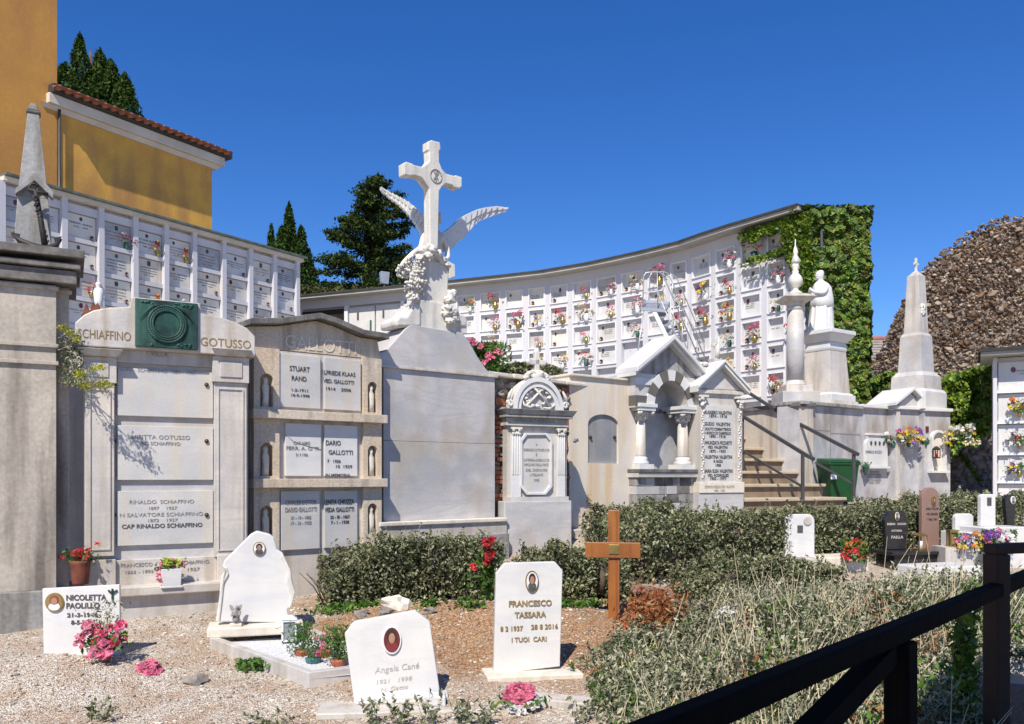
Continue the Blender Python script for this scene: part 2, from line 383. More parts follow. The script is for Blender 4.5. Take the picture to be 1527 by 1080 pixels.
fs = [(j*nx+i, j*nx+i+1, (j+1)*nx+i+1, (j+1)*nx+i) for j in range(len(ys)-1) for i in range(nx-1)]
mb.add(vs, fs, True)
def ground_mat():
    m = bpy.data.materials.new('ground_gravel'); m.use_nodes = True
    n = m.node_tree.nodes; l = m.node_tree.links; b = n['Principled BSDF']; tc = n.new('ShaderNodeTexCoord'); co = tc.outputs['Object']
    def nz(s, d=5):
        t = n.new('ShaderNodeTexNoise'); t.inputs['Scale'].default_value = s; t.inputs['Detail'].default_value = d; l.new(co, t.inputs[0]); return t.outputs['Fac']
    v = n.new('ShaderNodeTexVoronoi'); v.inputs['Scale'].default_value = 80; l.new(co, v.inputs[0])
    v2 = n.new('ShaderNodeTexVoronoi'); v2.inputs['Scale'].default_value = 24; l.new(co, v2.inputs[0])
    def cr(src, stops):
        r = n.new('ShaderNodeValToRGB'); e = r.color_ramp.elements
        e[0].position = stops[0][0]; e[0].color = (*stops[0][1],1); e[1].position = stops[-1][0]; e[1].color = (*stops[-1][1],1)
        for p, c in stops[1:-1]:
            k = e.new(p); k.color = (*c,1)
        l.new(src, r.inputs[0]); return r.outputs[0]
    sep = n.new('ShaderNodeSeparateColor'); l.new(v.outputs['Color'], sep.inputs[0])
    grav = cr(sep.outputs[0], [(0,(.30,.23,.17)), (.25,(.56,.47,.37)), (.6,(.70,.62,.52)), (.85,(.78,.73,.65)), (1,(.34,.19,.11))])
    soil = cr(sep.outputs[1], [(0,(.24,.12,.06)), (.35,(.38,.21,.11)), (.7,(.50,.31,.17)), (1,(.62,.45,.29))])
    def blobmask(cx, cy, rx, ry):
        mp = n.new('ShaderNodeMapping'); mp.inputs['Location'].default_value = (-cx/rx, -cy/ry, 0); mp.inputs['Scale'].default_value = (1/rx, 1/ry, 0)
        l.new(co, mp.inputs[0]); d = n.new('ShaderNodeVectorMath'); d.operation = 'LENGTH'; l.new(mp.outputs[0], d.inputs[0])
        a = n.new('ShaderNodeMath'); a.operation = 'MULTIPLY_ADD'; a.inputs[1].default_value = 1.1; l.new(nz(1.8, 8), a.inputs[0]); l.new(d.outputs['Value'], a.inputs[2])
        return cr(a.outputs[0], [(1.25/2.2 if False else .9,(1,1,1)), (1.0,(0,0,0))])
    mp = n.new('ShaderNodeMapping'); mp.inputs['Location'].default_value = (-.25/3.3, -8.3/2.6, 0); mp.inputs['Scale'].default_value = (1/3.3, 1/2.6, 0); l.new(co, mp.inputs[0])
    d = n.new('ShaderNodeVectorMath'); d.operation = 'LENGTH'; l.new(mp.outputs[0], d.inputs[0])
    a = n.new('ShaderNodeMath'); a.operation = 'ADD'; l.new(nz(1.6, 9), a.inputs[0]); l.new(d.outputs['Value'], a.inputs[1])
    a2 = n.new('ShaderNodeMath'); a2.operation = 'MULTIPLY'; a2.inputs[1].default_value = .5; l.new(a.outputs[0], a2.inputs[0])
    msk = cr(a2.outputs[0], [(.56,(1,1,1)), (.68,(0,0,0))])
    x = n.new('ShaderNodeMixRGB'); l.new(msk, x.inputs[0]); l.new(grav, x.inputs[1]); l.new(soil, x.inputs[2])
    dirt = cr(nz(3.1, 8), [(.42,(0,0,0)), (.62,(1,1,1))])
    y = n.new('ShaderNodeMixRGB'); mm = n.new('ShaderNodeMath'); mm.operation = 'MULTIPLY'; mm.inputs[1].default_value = .5; l.new(dirt, mm.inputs[0]); l.new(mm.outputs[0], y.inputs[0])
    l.new(x.outputs[0], y.inputs[1]); l.new(soil, y.inputs[2])
    l.new(y.outputs[0], b.inputs['Base Color']); b.inputs['Roughness'].default_value = .95; b.inputs['Specular IOR Level'].default_value = .2
    add = n.new('ShaderNodeMath'); add.operation = 'ADD'; l.new(v.outputs['Distance'], add.inputs[0]); l.new(nz(30, 8), add.inputs[1])
    bp = n.new('ShaderNodeBump'); bp.inputs['Strength'].default_value = 1; bp.inputs['Distance'].default_value = .02; bp.invert = False
    l.new(add.outputs[0], bp.inputs['Height']); l.new(bp.outputs[0], b.inputs['Normal'])
    return m
M['ground'] = ground_mat()
struct('ground', mb, M['ground'])
# pebbles and clods strewn over the ground
def pebbles(name, n, fn, s0, s1, m, label):
    base = []
    for k in range(6):
        t = MB(); t.blob((0,0,0), (1, .75+.2*random.random(), .5+.2*random.random()), 1, .5, 1.5, False, k+3); base.append((np.array(t.v), np.array(t.f)))
    V = []; Fc = []; off = 0
    for i in range(n):
        x, y = fn(); s = s0 + (s1-s0)*random.random()**3; v, f = base[i % 6]
        a = random.random()*6.28; c, sn = math.cos(a), math.sin(a)
        q = v*s; q = np.stack([q[:,0]*c-q[:,1]*sn + x, q[:,0]*sn+q[:,1]*c + y, q[:,2] + gz(x,y)+s*.2], 1)
        V.append(q); Fc.append(f+off); off += len(q)
    V = np.concatenate(V); Fc = np.concatenate(Fc)
    me = bpy.data.meshes.new(name); me.from_pydata(V.tolist(), [], Fc.tolist()); me.update()
    return tag(mk(name, me, m), label, 'gravel', kind='stuff')
G_peb = leafmat('pebble', [(.28,.22,.16), (.50,.44,.36), (.66,.62,.55), (.40,.27,.18), (.74,.71,.66)], 0, .9)
G_clod = leafmat('clod', [(.30,.16,.08), (.42,.25,.14), (.56,.40,.25), (.36,.18,.09)], 0, .95)
def near():
    D = random.uniform(5.2, 9.5); px = random.uniform(0, 900); return (px-CXP)/F*D, D
def mid():
    D = random.uniform(6.6, 9.3); px = random.uniform(520, 980); return (px-CXP)/F*D, D
pebbles('gravel', 10000, near, .005, .022, G_peb, 'pale gravel strewn over the cemetery ground')
pebbles('clods', 5000, mid, .005, .018, G_clod, 'brown earth crumbs over the bare plot')
# ------------------------------------------------------------ terrace behind the tombs
TZ = 3.02
mb = MB()
mb.slab([(-60,12.6),(-8,9.6),(-3.9,8.9),(-2.6,9.9),(-1.2,11.1),(-.2,12.1),(1.6,13.6),(2.6,14.6),(4.1,16.4),(4.3,18.9),(4.62,18.2),(5.6,16.35),(7.2,17.9),(9.45,18.7),(9.5,20.3),(60,21),(60,90),(-60,90)], -.5, TZ)
struct('terrace_ground', mb, M['cement'])
# far hills ground
mb = MB(); mb.box(-900, 900, 90, 1500, -2, 2.0); struct('far_ground', mb, M['field_stone'])

# ------------------------------------------------------------ pillar with obelisk, left edge
fp = Fr(0, 7.62, .53)
t = fthing(fp, 'obelisk_monument', 'tall stained stone pillar carrying a small grey obelisk with anchor, at the far left', 'monument')
X0 = fp.x(-60); x82 = fp.x(84); x103 = fp.x(103, .12)
def fb(mb, fr, px0, py0, px1, py1, y0, y1, pyref=None):
    """box from pixel corners on plane y0 (front)"""
    xa, za = fr.L(px0, py0, y0); xb, zb = fr.L(px1, py1, y0)
    xm = (px0+px1)/2
    z0 = fr.L(xm, py0, y0)[1]; z1 = fr.L(xm, py1, y0)[1]
    return mb.box(xa, xb, y0, y1, z0, z1)
mb = MB(); z_top = fp.z(50, 425)
mb.box(X0, x103, .10, .62, fp.z(60, 880), z_top+.02)
mb.box(X0, x82, -.02, .11, fp.z(60, 880), z_top+.01)
mb.build('pillar', M['stone_pillar'], t, .004)
mb = MB(); mb.box(X0, x103+.03, -.09, .66, -.3, fp.z(60, 880)); mb.build('base', M['stone_grey'], t, .008)
mb = MB()
for (py, e, h) in ((372, .16, .075), (392, .12, .05), (402, .08, .12)):
    z = fp.z(50, py); mb.box(X0, x103+e*.8, -.02-e, .7, z-h, z)
mb.build('cornice', M['stone_dark'], t, .006)
mb = MB()
for py in (426, 512, 538):
    z = fp.z(50, py); mb.box(X0, x82+.02, -.05, .09, z-.035, z); mb.box(x82, x103+.025, .075, .12, z-.035, z)
mb.build('moulding', M['stone_pillar'], t, .004)
# obelisk
ob = Fr(0, 7.62, .53)
cx, zb = fp.L(50, 372, .25); zt = fp.z(50, 172, .25); z2 = fp.z(50, 300, .25)
mb = MB(); mb.frust(cx, .25, zb, .155, .155, z2, .125, .125); mb.frust(cx, .25, z2, .125, .125, zt, .048, .048); mb.build('obelisk', M['stone_grey'], t, .005)
mb = MB(); mb.frust(cx, .25, zt, .06, .06, zt+.03, .06, .06); mb.frust(cx, .25, zt+.03, .055, .055, zt+.11, .022, .022); mb.build('finial', M['stone_dark'], t, .012)
mb = MB()  # little gable over the anchor ring
gl = fp.poly([(23,290),(24,281),(52,258),(80,287),(79,297),(52,270)], .08); mb.prism(gl, .06, .16); mb.build('gable', M['stone_grey'], t, .003)
an = MB(); sh = [fp.L(52, 288, 0), fp.L(64, 300, 0)]
def pt(px, py, y): a = fp.L(px, py, y); return (a[0], y, a[1])
an.tube([pt(53,285,.0), pt(61,330,-.02), pt(68,372,-.04)], [.022,.024,.028], 8)
an.tube([pt(18,350,-.04), pt(32,360,-.07), pt(50,368,-.09), pt(68,372,-.08), pt(82,367,-.05), pt(91,357,-.02)], [.012,.026,.034,.036,.028,.012], 8)
an.prism(fp.poly([(16,347),(30,350),(28,364)], -.04), -.06, -.03); an.prism(fp.poly([(92,353),(80,355),(84,369)], -.04), -.05, -.02)
an.tube([pt(42,283,.0), pt(72,290,-.01)], .016, 8)
an.tube([pt(50+7*math.cos(a*.6), 281+7*math.sin(a*.6), .0) for a in range(11)], .011, 6)
for k in range(9): # chain links along the shank
    a = k/8; an.tube([pt(52+18*a+3*math.cos(q*1.05+k), 296+66*a+4*math.sin(q*1.05), -.035) for q in range(7)], .008, 5)
an.build('anchor', M['iron'], t)

# ------------------------------------------------------------ tomb with bronze wreath (first big tomb)
fs_ = Fr(110, 8.0, .53)
t = fthing(fs_, 'wreath_tomb', 'marble family tomb with green bronze wreath plaque and curved top lettered in two halves', 'tomb')
z_ledge = fs_.z(250, 872); z_bot = -.2
mb = MB()
xl, xr = fs_.x(126), fs_.x(370)
mb.box(xl, xr, .0, .6, fs_.z(250, 880), fs_.z(250, 508)); mb.build('back_slab', M['marble_grey'], t)
mb = MB(); mb.box(fs_.x(104,-.12), fs_.x(385,-.12), -.16, .55, z_bot, fs_.z(250, 884, -.12)); mb.build('plinth', M['marble'], t, .01)
mb = MB(); mb.box(fs_.x(172,-.2), fs_.x(385,-.2), -.24, .1, fs_.z(250, 886,-.2), fs_.z(250, 872,-.2)); mb.build('ledge', M['marble'], t, .012)
mb = MB(); mb.box(xl-.0, fs_.x(172), -.09, .02, fs_.z(250,880), fs_.z(250,830)); mb.box(fs_.x(322), xr, -.09, .02, fs_.z(250,880), fs_.z(250,830)); mb.box(fs_.x(172), fs_.x(322), -.05, .02, fs_.z(250,880), fs_.z(250,832))
mb.build('footing', M['marble'], t, .004)
for (a, b) in ((127, 170), (318, 366)):
    mb = MB(); xa, xb = fs_.x(a), fs_.x(b); zt = fs_.z((a+b)/2, 572); z0 = fs_.z((a+b)/2, 829)
    mb.box(xa, xb, -.07, .0, z0, zt); 
    mb.build('pilaster', M['marble'], t, .004)
    mb = MB(); i = .045   # raised border of the recessed panel
    for (p,q,r,s) in ((xa+i-.012,xb-i+.012,z0+.06,z0+.072),(xa+i-.012,xb-i+.012,zt-.072,zt-.06),(xa+i-.012,xa+i,z0+.072,zt-.072),(xb-i,xb-i+.012,z0+.072,zt-.072)): mb.box(p,q,-.082,-.069,r,s)
    mb.build('pilaster_border', M['marble'], t)
    mb = MB(); mb.box(xa-.02, xb+.02, -.10, .01, zt, fs_.z((a+b)/2, 534)); mb.build('capital', M['marble'], t, .006)
    mb = MB(); z0=zt+.05; z1=fs_.z((a+b)/2, 534)-.05
    mb.box(xa+.05, xb-.05, -.112, -.099, z0, z1); mb.build('capital_panel', M['marble'], t, .008)
    mb = MB(); zc = fs_.z((a+b)/2, 534); mb.frust((xa+xb)/2, -.05, zc+.0, .15, .10, zc+.07, .20, .14); mb.build('abacus', M['marble'], t, .006)
# curved headpiece
xs0, xs1 = fs_.x(112,-.12), fs_.x(380,-.12)
z0l = fs_.z(246, 522, -.12); top_shoulder = fs_.z(246, 489, -.12)
zl = fs_.z(120,480,-.12)
A = fs_.poly([(118,478),(122,473),(135,466),(155,462),(193,462)], -.12)
B = fs_.poly([(298,474),(325,480),(350,492),(366,507),(377,520)], -.12)
def flat(px, py, ref): return (fs_.x(px,-.12), fs_.z(ref, py, -.12))
zb_ = fs_.z(246, 524, -.12)
poly = [(xs0, zb_+.0)] + [(xs0, fs_.z(246,492,-.12))] + [flat(125,480,246), flat(140,472,246), flat(165,466,246), flat(193,463,246), flat(196,448,246), flat(298,448,246), flat(300,463,246), flat(325,466,246), flat(350,472,246), flat(368,480,246)] + [(xs1, fs_.z(246,492,-.12)), (xs1, zb_)]
mb = MB(); mb.prism(poly, -.14, .32); mb.build('headpiece', M['marble'], t, .01)
mb = MB(); mb.box(fs_.x(172), fs_.x(320), -.05, .0, fs_.z(246,545), zb_); mb.build('frieze', M['marble'], t, .003)
write(fs_, t, [('VILLA', 238, 532, 26, 8)], -.052, M['ink_grey'], 'inscription')
def inv(px, py):  # real tilt from perspective is already in the frame: convert the tilted row to height at px
    return fs_.L(px, py, -.14)
hd = MB()
for s_, a, b in (('SCHIAFFINO', 116, 195), ('GOTUSSO', 299, 374)):
    x0, z0 = fs_.L(a, 504 if a < 200 else 516, -.14); x1, _ = fs_.L(b, 500, -.14)
    text_into(hd, s_, (x0+x1)/2, z0+.005, x1-x0, .085, -.143, .0)
hd.build('inscription', M['ink_gold'], t)
# slabs
for (p0, p1) in ((552, 622), (636, 716), (732, 812)):
    mb = MB(); z0, z1 = fs_.z(246,p1,-.03), fs_.z(246,p0,-.03); mb.box(fs_.x(175), fs_.x(317), -.035, .0, z0, z1); s_ = mb.build('slab', M['panel'], t, .004)
    for px in (170, 309 if False else 308):
        b_ = MB(); c = fs_.L(px, p0+22 if p0 < 700 else p0+36, -.04); 
        b_.lathe(0, 0, [(0,0),(.018,.004),(.022,.012),(.012,.02),(.0,.024)], 12); 
        for i, v in enumerate(b_.v): b_.v[i] = (c[0]+v[0], -.036-v[2], c[1]+v[1])
        b_.build('bolt', M['iron'], s_)
write(fs_, t, [('LUISA  SCHIAFFINO  1884 - 1967', 237, 556, 112, 5.5)], -.036, M['ink_grey'])
write(fs_, t, [('LUISITTA GOTUSSO', 238, 655, 92, 6), ('VED SCHIAFFINO', 238, 664, 62, 5)], -.036, M['ink_grey'])
write(fs_, t, [('RINALDO  SCHIAFFINO', 242, 751, 96, 5.5), ('1897    1927', 243, 760, 42, 4.5), ('N SALVATORE SCHIAFFINO', 242, 770, 124, 5.5), ('1872    1937', 243, 778, 44, 4.5)], -.036, M['ink_grey'])
write(fs_, t, [('CAP RINALDO SCHIAFFINO', 243, 787, 120, 6)], -.036, M['ink'], bold=.02)
write(fs_, t, [('FRANCESCO e', 207, 845, 54, 5.5), ('SCHIAFFINO', 291, 841, 42, 5.5), ('1862 - 1892', 208, 855, 42, 4.5), ('1927', 289, 851, 18, 4.5)], -.052, M['ink_grey'])
# bronze plaque with wreath
mb = MB(); q = [flat(201,450,246), flat(294,450,246), flat(294,520,246), flat(201,520,246)]
px0, pz1 = q[0]; px1, pz0 = q[2]
mb.box(px0, px1, -.175, -.13, pz0, pz1); bz = mb.build('bronze_plaque', M['bronze'], t, .006)
wc = ((px0+px1)/2, (pz0+pz1)/2); mb = MB()
for k in range(46):
    a = 2*math.pi*k/46
    for r_, w_ in ((.150,.0),(.172,.5),(.130,-.5)):
        c = (wc[0]+r_*math.cos(a), -.185, wc[1]+r_*math.sin(a)*1.02); d = Vector((-math.sin(a+w_), 0, math.cos(a+w_)))*.03
        mb.tube([Vector(c)-d, Vector(c), Vector(c)+d], [.002,.014,.002], 5)
mb.prism(arc(wc[0], wc[1], .115, .115, 0, 360, 28)[:-1], -.182, -.174)
for k in range(26): mb.blob((wc[0]+random.uniform(-.24,.24), -.176, wc[1]+random.choice((-1,1))*random.uniform(.17,.21)), (.02,.008,.014), 1, .8, 3, True, k)
for s_ in (-1, 1):
    for k in range(9):
        a0 = (wc[0]+s_*(.03+.0*k), -.18, wc[1]+.17); a1 = (wc[0]+s_*(.10+.018*k), -.182, wc[1]+.20-.022*k)
        mb.tube([a0, ((a0[0]+a1[0])/2, -.19, a0[2]+.004), a1], [.003,.006,.002], 5)
mb.build('wreath', M['bronze'], bz)
for px in (122, 118):  pass
# ------------------------------------------------------------ travertine tomb with three shelves
fg = Fr(368, 9.0, .79)
t = fthing(fg, 'travertine_tomb', 'travertine family tomb with three shelves of paired slabs under a wavy grey coping', 'tomb')
xa, xb = fg.x(374), fg.x(568); X = fg.x
def ZG(py, px=470): return fg.z(px, py)
sp = [X(376), X(414)], [X(539), X(566)]
zs1 = (ZG(615), ZG(628)); zs2 = (ZG(714), ZG(727)); ztop = ZG(527)
mb = MB(); mb.box(xa+.01, xb-.01, .05, .6, -.2, ztop+.02); mb.build('back_wall', M['travertine'], t)
mb = MB()
cpt = [fg.L(a,b,-.1) for a,b in ((360,487),(374,482),(418,482),(453,477),(477,474),(503,482),(542,499),(569,503),(579,505))]
und = [c[0] for c in cpt]
hz = [ZG(498), ZG(497), ZG(493), ZG(483), ZG(480), ZG(494), ZG(508), ZG(508)]
zz = [c[1] for c in cpt]
poly = [(xa, ztop)] + [(x, z-.02) for x, z in zip(und[1:-1], zz[1:-1])] + [(xb, ztop)]
mb.prism(poly, -.0, .55); mb.build('gable_block', M['travertine'], t, .004)
mb = MB()  # wavy coping
lo = [(x, z-.012) for x, z in zip(und, zz)]
for i in range(len(lo)-1):
    (x0, z0), (x1, z1) = lo[i], lo[i+1]
    mb.prism([(x0,z0),(x1,z1),(x1,z1+.065),(x0,z0+.065)], -.13, .62)
mb.build('coping', M['stone_dark'], t, .006)
mb = MB(); gw = 0
x0, zc = fg.L(425, 524, 0); x1, _ = fg.L(531, 524, 0)
text_into(mb, 'GALLOTTI', (x0+x1)/2, ZG(523)+.0, x1-x0, .15, -.006, .0); mb.build('inscription', M['marble_warm'], t)
bands = [(ztop, zs1[0]), (zs1[1], zs2[0]), (zs2[1], .25)]
for (a, b) in sp:
    for (zt, z0) in bands:
        mb = MB(); w_ = b-a; zc = z0 + (zt-z0)*.05 if True else 0
        nh = min(.36, (zt-z0)*.62); nw = w_*.52; cx = (a+b)/2; nb_ = z0+.03 if z0 > .3 else ZG(800); 
        # pilaster built round an arched niche
        zsp = nb_+nh-nw/2
        mb.box(a, cx-nw/2, -.05, .05, z0, zt); mb.box(cx+nw/2, b, -.05, .05, z0, zt); mb.box(cx-nw/2, cx+nw/2, -.05, .05, z0, nb_)
        ar = arc(cx, zsp, nw/2, nw/2, 0, 180, 10)
        for i in range(10):
            p, q = ar[i], ar[i+1]; mb.prism([p, (p[0], zt), (q[0], zt), q], -.05, .05)
        pl = mb.build('pilaster', M['travertine'], t)
        mb = MB()   # weathered saint in the niche
        mb.loft([(nb_, cx, .0, .04, .03), (nb_+nh*.3, cx+.005, -.01, .034, .028), (nb_+nh*.6, cx, -.005, .042, .03), (nb_+nh*.72, cx, -.005, .02, .02), (nb_+nh*.8, cx, -.008, .03, .027), (nb_+nh*.9, cx, 0, .018, .018)], 14, lambda a_, k: 1+.12*math.sin(5*a_+3*k))
        mb.build('niche_figure', M['marble_warm'], pl)
for (z0, z1) in (zs1, zs2):
    mb = MB(); mb.box(xa-.02, xb+.02, -.13, .05, min(z0,z1), max(z0,z1)); mb.build('shelf', M['travertine'], t, .006)
pairs = [((414,525,476,618,),(482,531,535,616)), ((424,627,477,713),(482,632,531,713)), ((417,732,475,812),(482,732,531,812))]
zr = [(ZG(532), ZG(614)), (ZG(633), ZG(714)), (ZG(732), ZG(822))]
mb = MB(); mb.box(X(411), X(539), .0, .055, .2, ztop-.01); mb.build('niche_back', M['marble'], t)
txt = [
 ([('STUART',447,554,30,7.5),('RAND',446,568,22,7),('1-2-1911',447,584,24,4),('10-9-1998',448,592,27,4)], [('ELFRIEDE KLAAS',505,560,50,6),('VED. GALLOTTI',505,572,46,5.5),('1914    2006',505,583,37,4.5)]),
 ([('CAP AMO',450,663,25,4.5),('FERR. A. O TI',451,671,48,5),('21 9 1926',450,680,18,4)], [('DARIO',497,664,22,7),('GALLOTTI',508,678,36,6.5),('7   1926',498,690,20,4.5),('10  1939',513,698,24,4.5),('IN MEMORIA',504,711,37,4.5)]),
 ([('CAVALIER DOTTOR',449,752,46,6),('DARIO GALLOTTI',449,763,47,6.5),('21 - 10 - 1862',449,774,30,4.5),('17 - 12 - 1932',449,782,31,4.5)], [('LENITA CHIOZZA',506,752,44,7),('VEDA GALLOTTI',506,763,44,6.5),('22 - III - 1867',507,773,29,4.5),('7 - 1 - 1938',507,781,27,4.5)])]
for r in range(3):
    for c in range(2):
        px0, px1 = [((414,476),(482,536)), ((424,477),(482,531)), ((417,475),(482,531))][r][c]
        mb = MB(); mb.box(X(px0), X(px1), -.035, .0, zr[r][1]+.03, zr[r][0]); s_ = mb.build('slab', M['panel'] if r != 1 else M['marble_white'], t, .005)
        write(fg, s_, txt[r][c], -.037, M['ink'] if c == 1 or r == 0 else M['ink_grey'], bold=.02 if r == 2 else .01)
mb = MB(); mb.tube([(X(424), -.037, ZG(650)), (X(436), -.037, ZG(660)), (X(450), -.037, ZG(664)), (X(477), -.037, ZG(671))], .004, 4); mb.build('crack', M['ink_grey'], t)
mb = MB(); mb.box(xa, xb, -.06, .6, -.2, .25); mb.build('plinth', M['travertine'], t)

# ------------------------------------------------------------ big blank marble tomb with the angel and the cross
fm = Fr(565, 10.1, .8)
t = fthing(fm, 'angel_tomb', 'tall blank grey marble tomb crowned by a white cross and a winged stone angel', 'tomb')
X = fm.x
def ZM(py, px=655): return fm.z(px, py)
mb = MB(); za, zb = ZM(775), ZM(556)
mb.box(X(572), X(738), 0, .55, za, ZM(660)); mb.build('lower_slab', M['marble_grey'], t, .003)
mb = MB(); mb.box(X(572), X(738), 0.003, .55, ZM(660)+.004, zb); mb.build('upper_slab', M['marble_grey'], t, .003)
mb = MB(); mb.box(X(566), X(741), -.03, .58, zb, zb+.035); mb.build('band', M['marble'], t, .006)
mb = MB(); mb.box(X(566,-.15), X(757,-.15), -.16, .8, za-.05, za); mb.build('plinth_top', M['marble_warm'], t, .01); mb = MB(); mb.box(X(567,-.13), X(756,-.13), -.13, .78, za-.24, za-.05); mb.build('plinth', M['plaster_stained'], t, .006)
mb = MB(); mb.box(X(564,-.2), X(759,-.2), -.21, .85, -.2, za-.2); mb.build('foundation', M['stone_grey'], t, .01)
# shouldered pediment, traced on the facade plane
pt_ = [(564,552),(564,528),(575,524),(592,505),(605,490),(613,484),(690,497),(700,510),(712,532),(724,549),(727,553),(741,556),(741,566)]
pl = fm.poly(pt_, 0); zmin = zb+.035
pl = [(x, max(z, zmin)) for x, z in pl]
mb = MB(); mb.prism(pl, 0, .5); mb.build('pediment', M['marble_grey'], t, .008)
# stepped scroll block above it
def zf(pts): return fm.poly(zm(pts, 3.376, 360, 180), .1)
mb = MB(); mb.prism(zf([(845,1075),(840,1040),(860,1035),(870,1010),(880,990),(880,905),(1005,925),(1010,1010),(1085,1030),(1120,1040),(1118,1078)]), .02, .42); mb.build('scroll_block', M['sculpt'], t, .01)
for (pts, nm) in (([(760,1045),(755,1010),(775,990),(810,990),(830,960),(850,925),(885,935),(885,1045)], 'scroll'), ([(1005,1045),(1010,1000),(1040,985),(1085,975),(1108,985),(1118,1015),(1112,1045)], 'scroll')):
    mb = MB(); mb.prism(zf(pts), .0, .4, True); mb.build(nm, M['sculpt'], t, .03)
mb = MB(); mb.prism(zf([(885,910),(905,700),(1000,720),(1035,745),(1030,890),(1010,925)]), .06, .36); mb.build('rock_block', M['sculpt'], t, .012)
mb = MB(); mb.prism(zf([(985,690),(1060,730),(1062,790),(1035,800),(1030,745),(985,720)]), .03, .34); mb.build('stone_scroll', M['sculpt'], t, .008)
# the cross
def zc_(pts): return fm.poly(zm(pts, 3.376, 360, 180), .05)
cr = [(938,640),(936,360),(935,345),(905,300),(892,290),(850,280),(840,284),(810,278),(808,218),(822,212),(850,222),(858,228),(900,238),(925,222),(937,205),(935,160),(930,150),(930,110),(948,104),(990,115),(993,150),(985,160),(986,215),(1000,250),(1020,272),(1060,283),(1070,280),(1100,290),(1100,340),(1085,347),(1060,340),(1052,330),(1020,322),(998,340),(985,362),(983,450),(980,640)]
cp = zc_(cr); mb = MB(); mb.prism(cp, .0, .14); mb.build('cross', M['sculpt'], t, .012)
cc = zc_([(968,285)])[0]; mb = MB()
mb.tube([(cc[0]+.085*math.cos(a*.3142), -.002, cc[1]+.085*math.sin(a*.3142)) for a in range(21)], .008, 5)
for (dx, dz) in ((.045,.07),(-.045,.07)): mb.bar((cc[0]-dx*.8, -.004, cc[1]-dz*.8+.01), (cc[0]+dx*.8, -.004, cc[1]+dz*.8), .012, .012)
mb.bar((cc[0], -.004, cc[1]-.07), (cc[0], -.004, cc[1]+.075), .012, .012)
mb.tube([(cc[0]+.018+.018*math.cos(a*.7), -.006, cc[1]+.055+.018*math.sin(a*.7)) for a in range(10)], .006, 4)
mb.build('monogram', M['stone_grey'], t)
# wings: feathered sheets of real thickness, swept back; whiter stone imitates a sunward tilt
def wing(outer, inner, y0, ydir):
    """outer and inner edges (same count) from root to tip, in pixels of the zoom"""
    mb = MB(); n = len(outer)
    yy = [y0+ydir*(i/(n-1))**1.3 for i in range(n)]
    O = [fm.L(*zm([p],3.376,360,180)[0], y) for p, y in zip(outer, yy)]; I = [fm.L(*zm([p],3.376,360,180)[0], y) for p, y in zip(inner, yy)]
    for layer, (f0, f1, th) in enumerate(((0, 1, .022), (0, .42, .032))):
        for i in range(n-1):
            k0, k1 = i/(n-1), (i+1)/(n-1)
            m_ = 2
            for j in range(m_):
                a0, a1 = i+j/m_, i+(j+1)/m_
                def e(A, a): q = min(int(a), n-2); r = a-q; return (A[q][0]*(1-r)+A[q+1][0]*r, A[q][1]*(1-r)+A[q+1][1]*r)
                o0, o1, i0, i1 = e(O,a0), e(O,a1), e(I,a0), e(I,a1)
                l0 = (o0[0]+(i0[0]-o0[0])*f1, o0[1]+(i0[1]-o0[1])*f1); l1 = (o1[0]+(i1[0]-o1[0])*f1, o1[1]+(i1[1]-o1[1])*f1)
                tip = ((l0[0]*.35+l1[0]*.65)*1.0, (l0[1]*.35+l1[1]*.65)); dx = (l1[0]-o1[0], l1[1]-o1[1]); ln = math.hypot(*dx)+1e-6
                tip = (tip[0]+dx[0]/ln*.013, tip[1]+dx[1]/ln*.013)
                yb = y0 + ydir*(a0/(n-1))**1.3
                jit = .002*(j % 2)
                mb.prism([o0, o1, l1, tip, l0], yb-th-jit, yb+.02)
    return mb
wr = wing([(990,575),(1020,558),(1052,535),(1085,503),(1120,478),(1180,450),(1225,440),(1280,434),(1335,442)],
          [(995,665),(1035,655),(1062,640),(1085,610),(1115,590),(1160,535),(1195,505),(1265,478),(1332,455)], .30, .22)
wr.build('wing', M['marble_white'], t, .003)
wl = wing([(935,560),(932,520),(922,490),(880,450),(830,410),(790,388),(750,368),(694,337)],
          [(925,615),(905,575),(890,545),(860,500),(825,460),(790,425),(750,398),(697,352)], .30, .22)
wl.build('wing', M['marble_white'], t, .003)
# the angel: one continuous skinned body leaning on the cross from behind
def skinned(name, nodes, edges, m, parent, sub=2):
    """nodes: (x,y,z,r)"""
    me = bpy.data.meshes.new(name); me.from_pydata([n[:3] for n in nodes], edges, []); me.update()
    o = mk(name, me, m, parent); sk = o.modifiers.new('skin', 'SKIN'); sk.use_smooth_shade = True
    for i, n in enumerate(nodes):
        r = n[3]; r = r if isinstance(r, tuple) else (r, r); me.skin_vertices[0].data[i].radius = r
    me.skin_vertices[0].data[0].use_root = True
    s = o.modifiers.new('sub', 'SUBSURF'); s.levels = sub; s.render_levels = sub
    return o
def an(zx, zy, y, r): x, z = fm.L(360+zx/3.376, 180+zy/3.376, y); return (x, y, z, r)
nodes = [an(960,700,.34,(.13,.10)), an(962,640,.32,(.12,.09)), an(965,580,.30,(.12,.09)), an(967,548,.30,(.06,.055)), an(972,512,.28,(.075,.08)), an(972,482,.28,(.05,.055)),
         an(918,585,.26,.045), an(905,640,.16,.04), an(862,670,.06,.034), an(815,715,.02,.028), an(798,740,.0,.02),
         an(1012,590,.26,.045), an(1035,640,.26,.04), an(1040,690,.2,.034), an(1010,715,.12,.03),
         an(965,760,.30,(.16,.12)), an(985,830,.30,(.17,.13))]
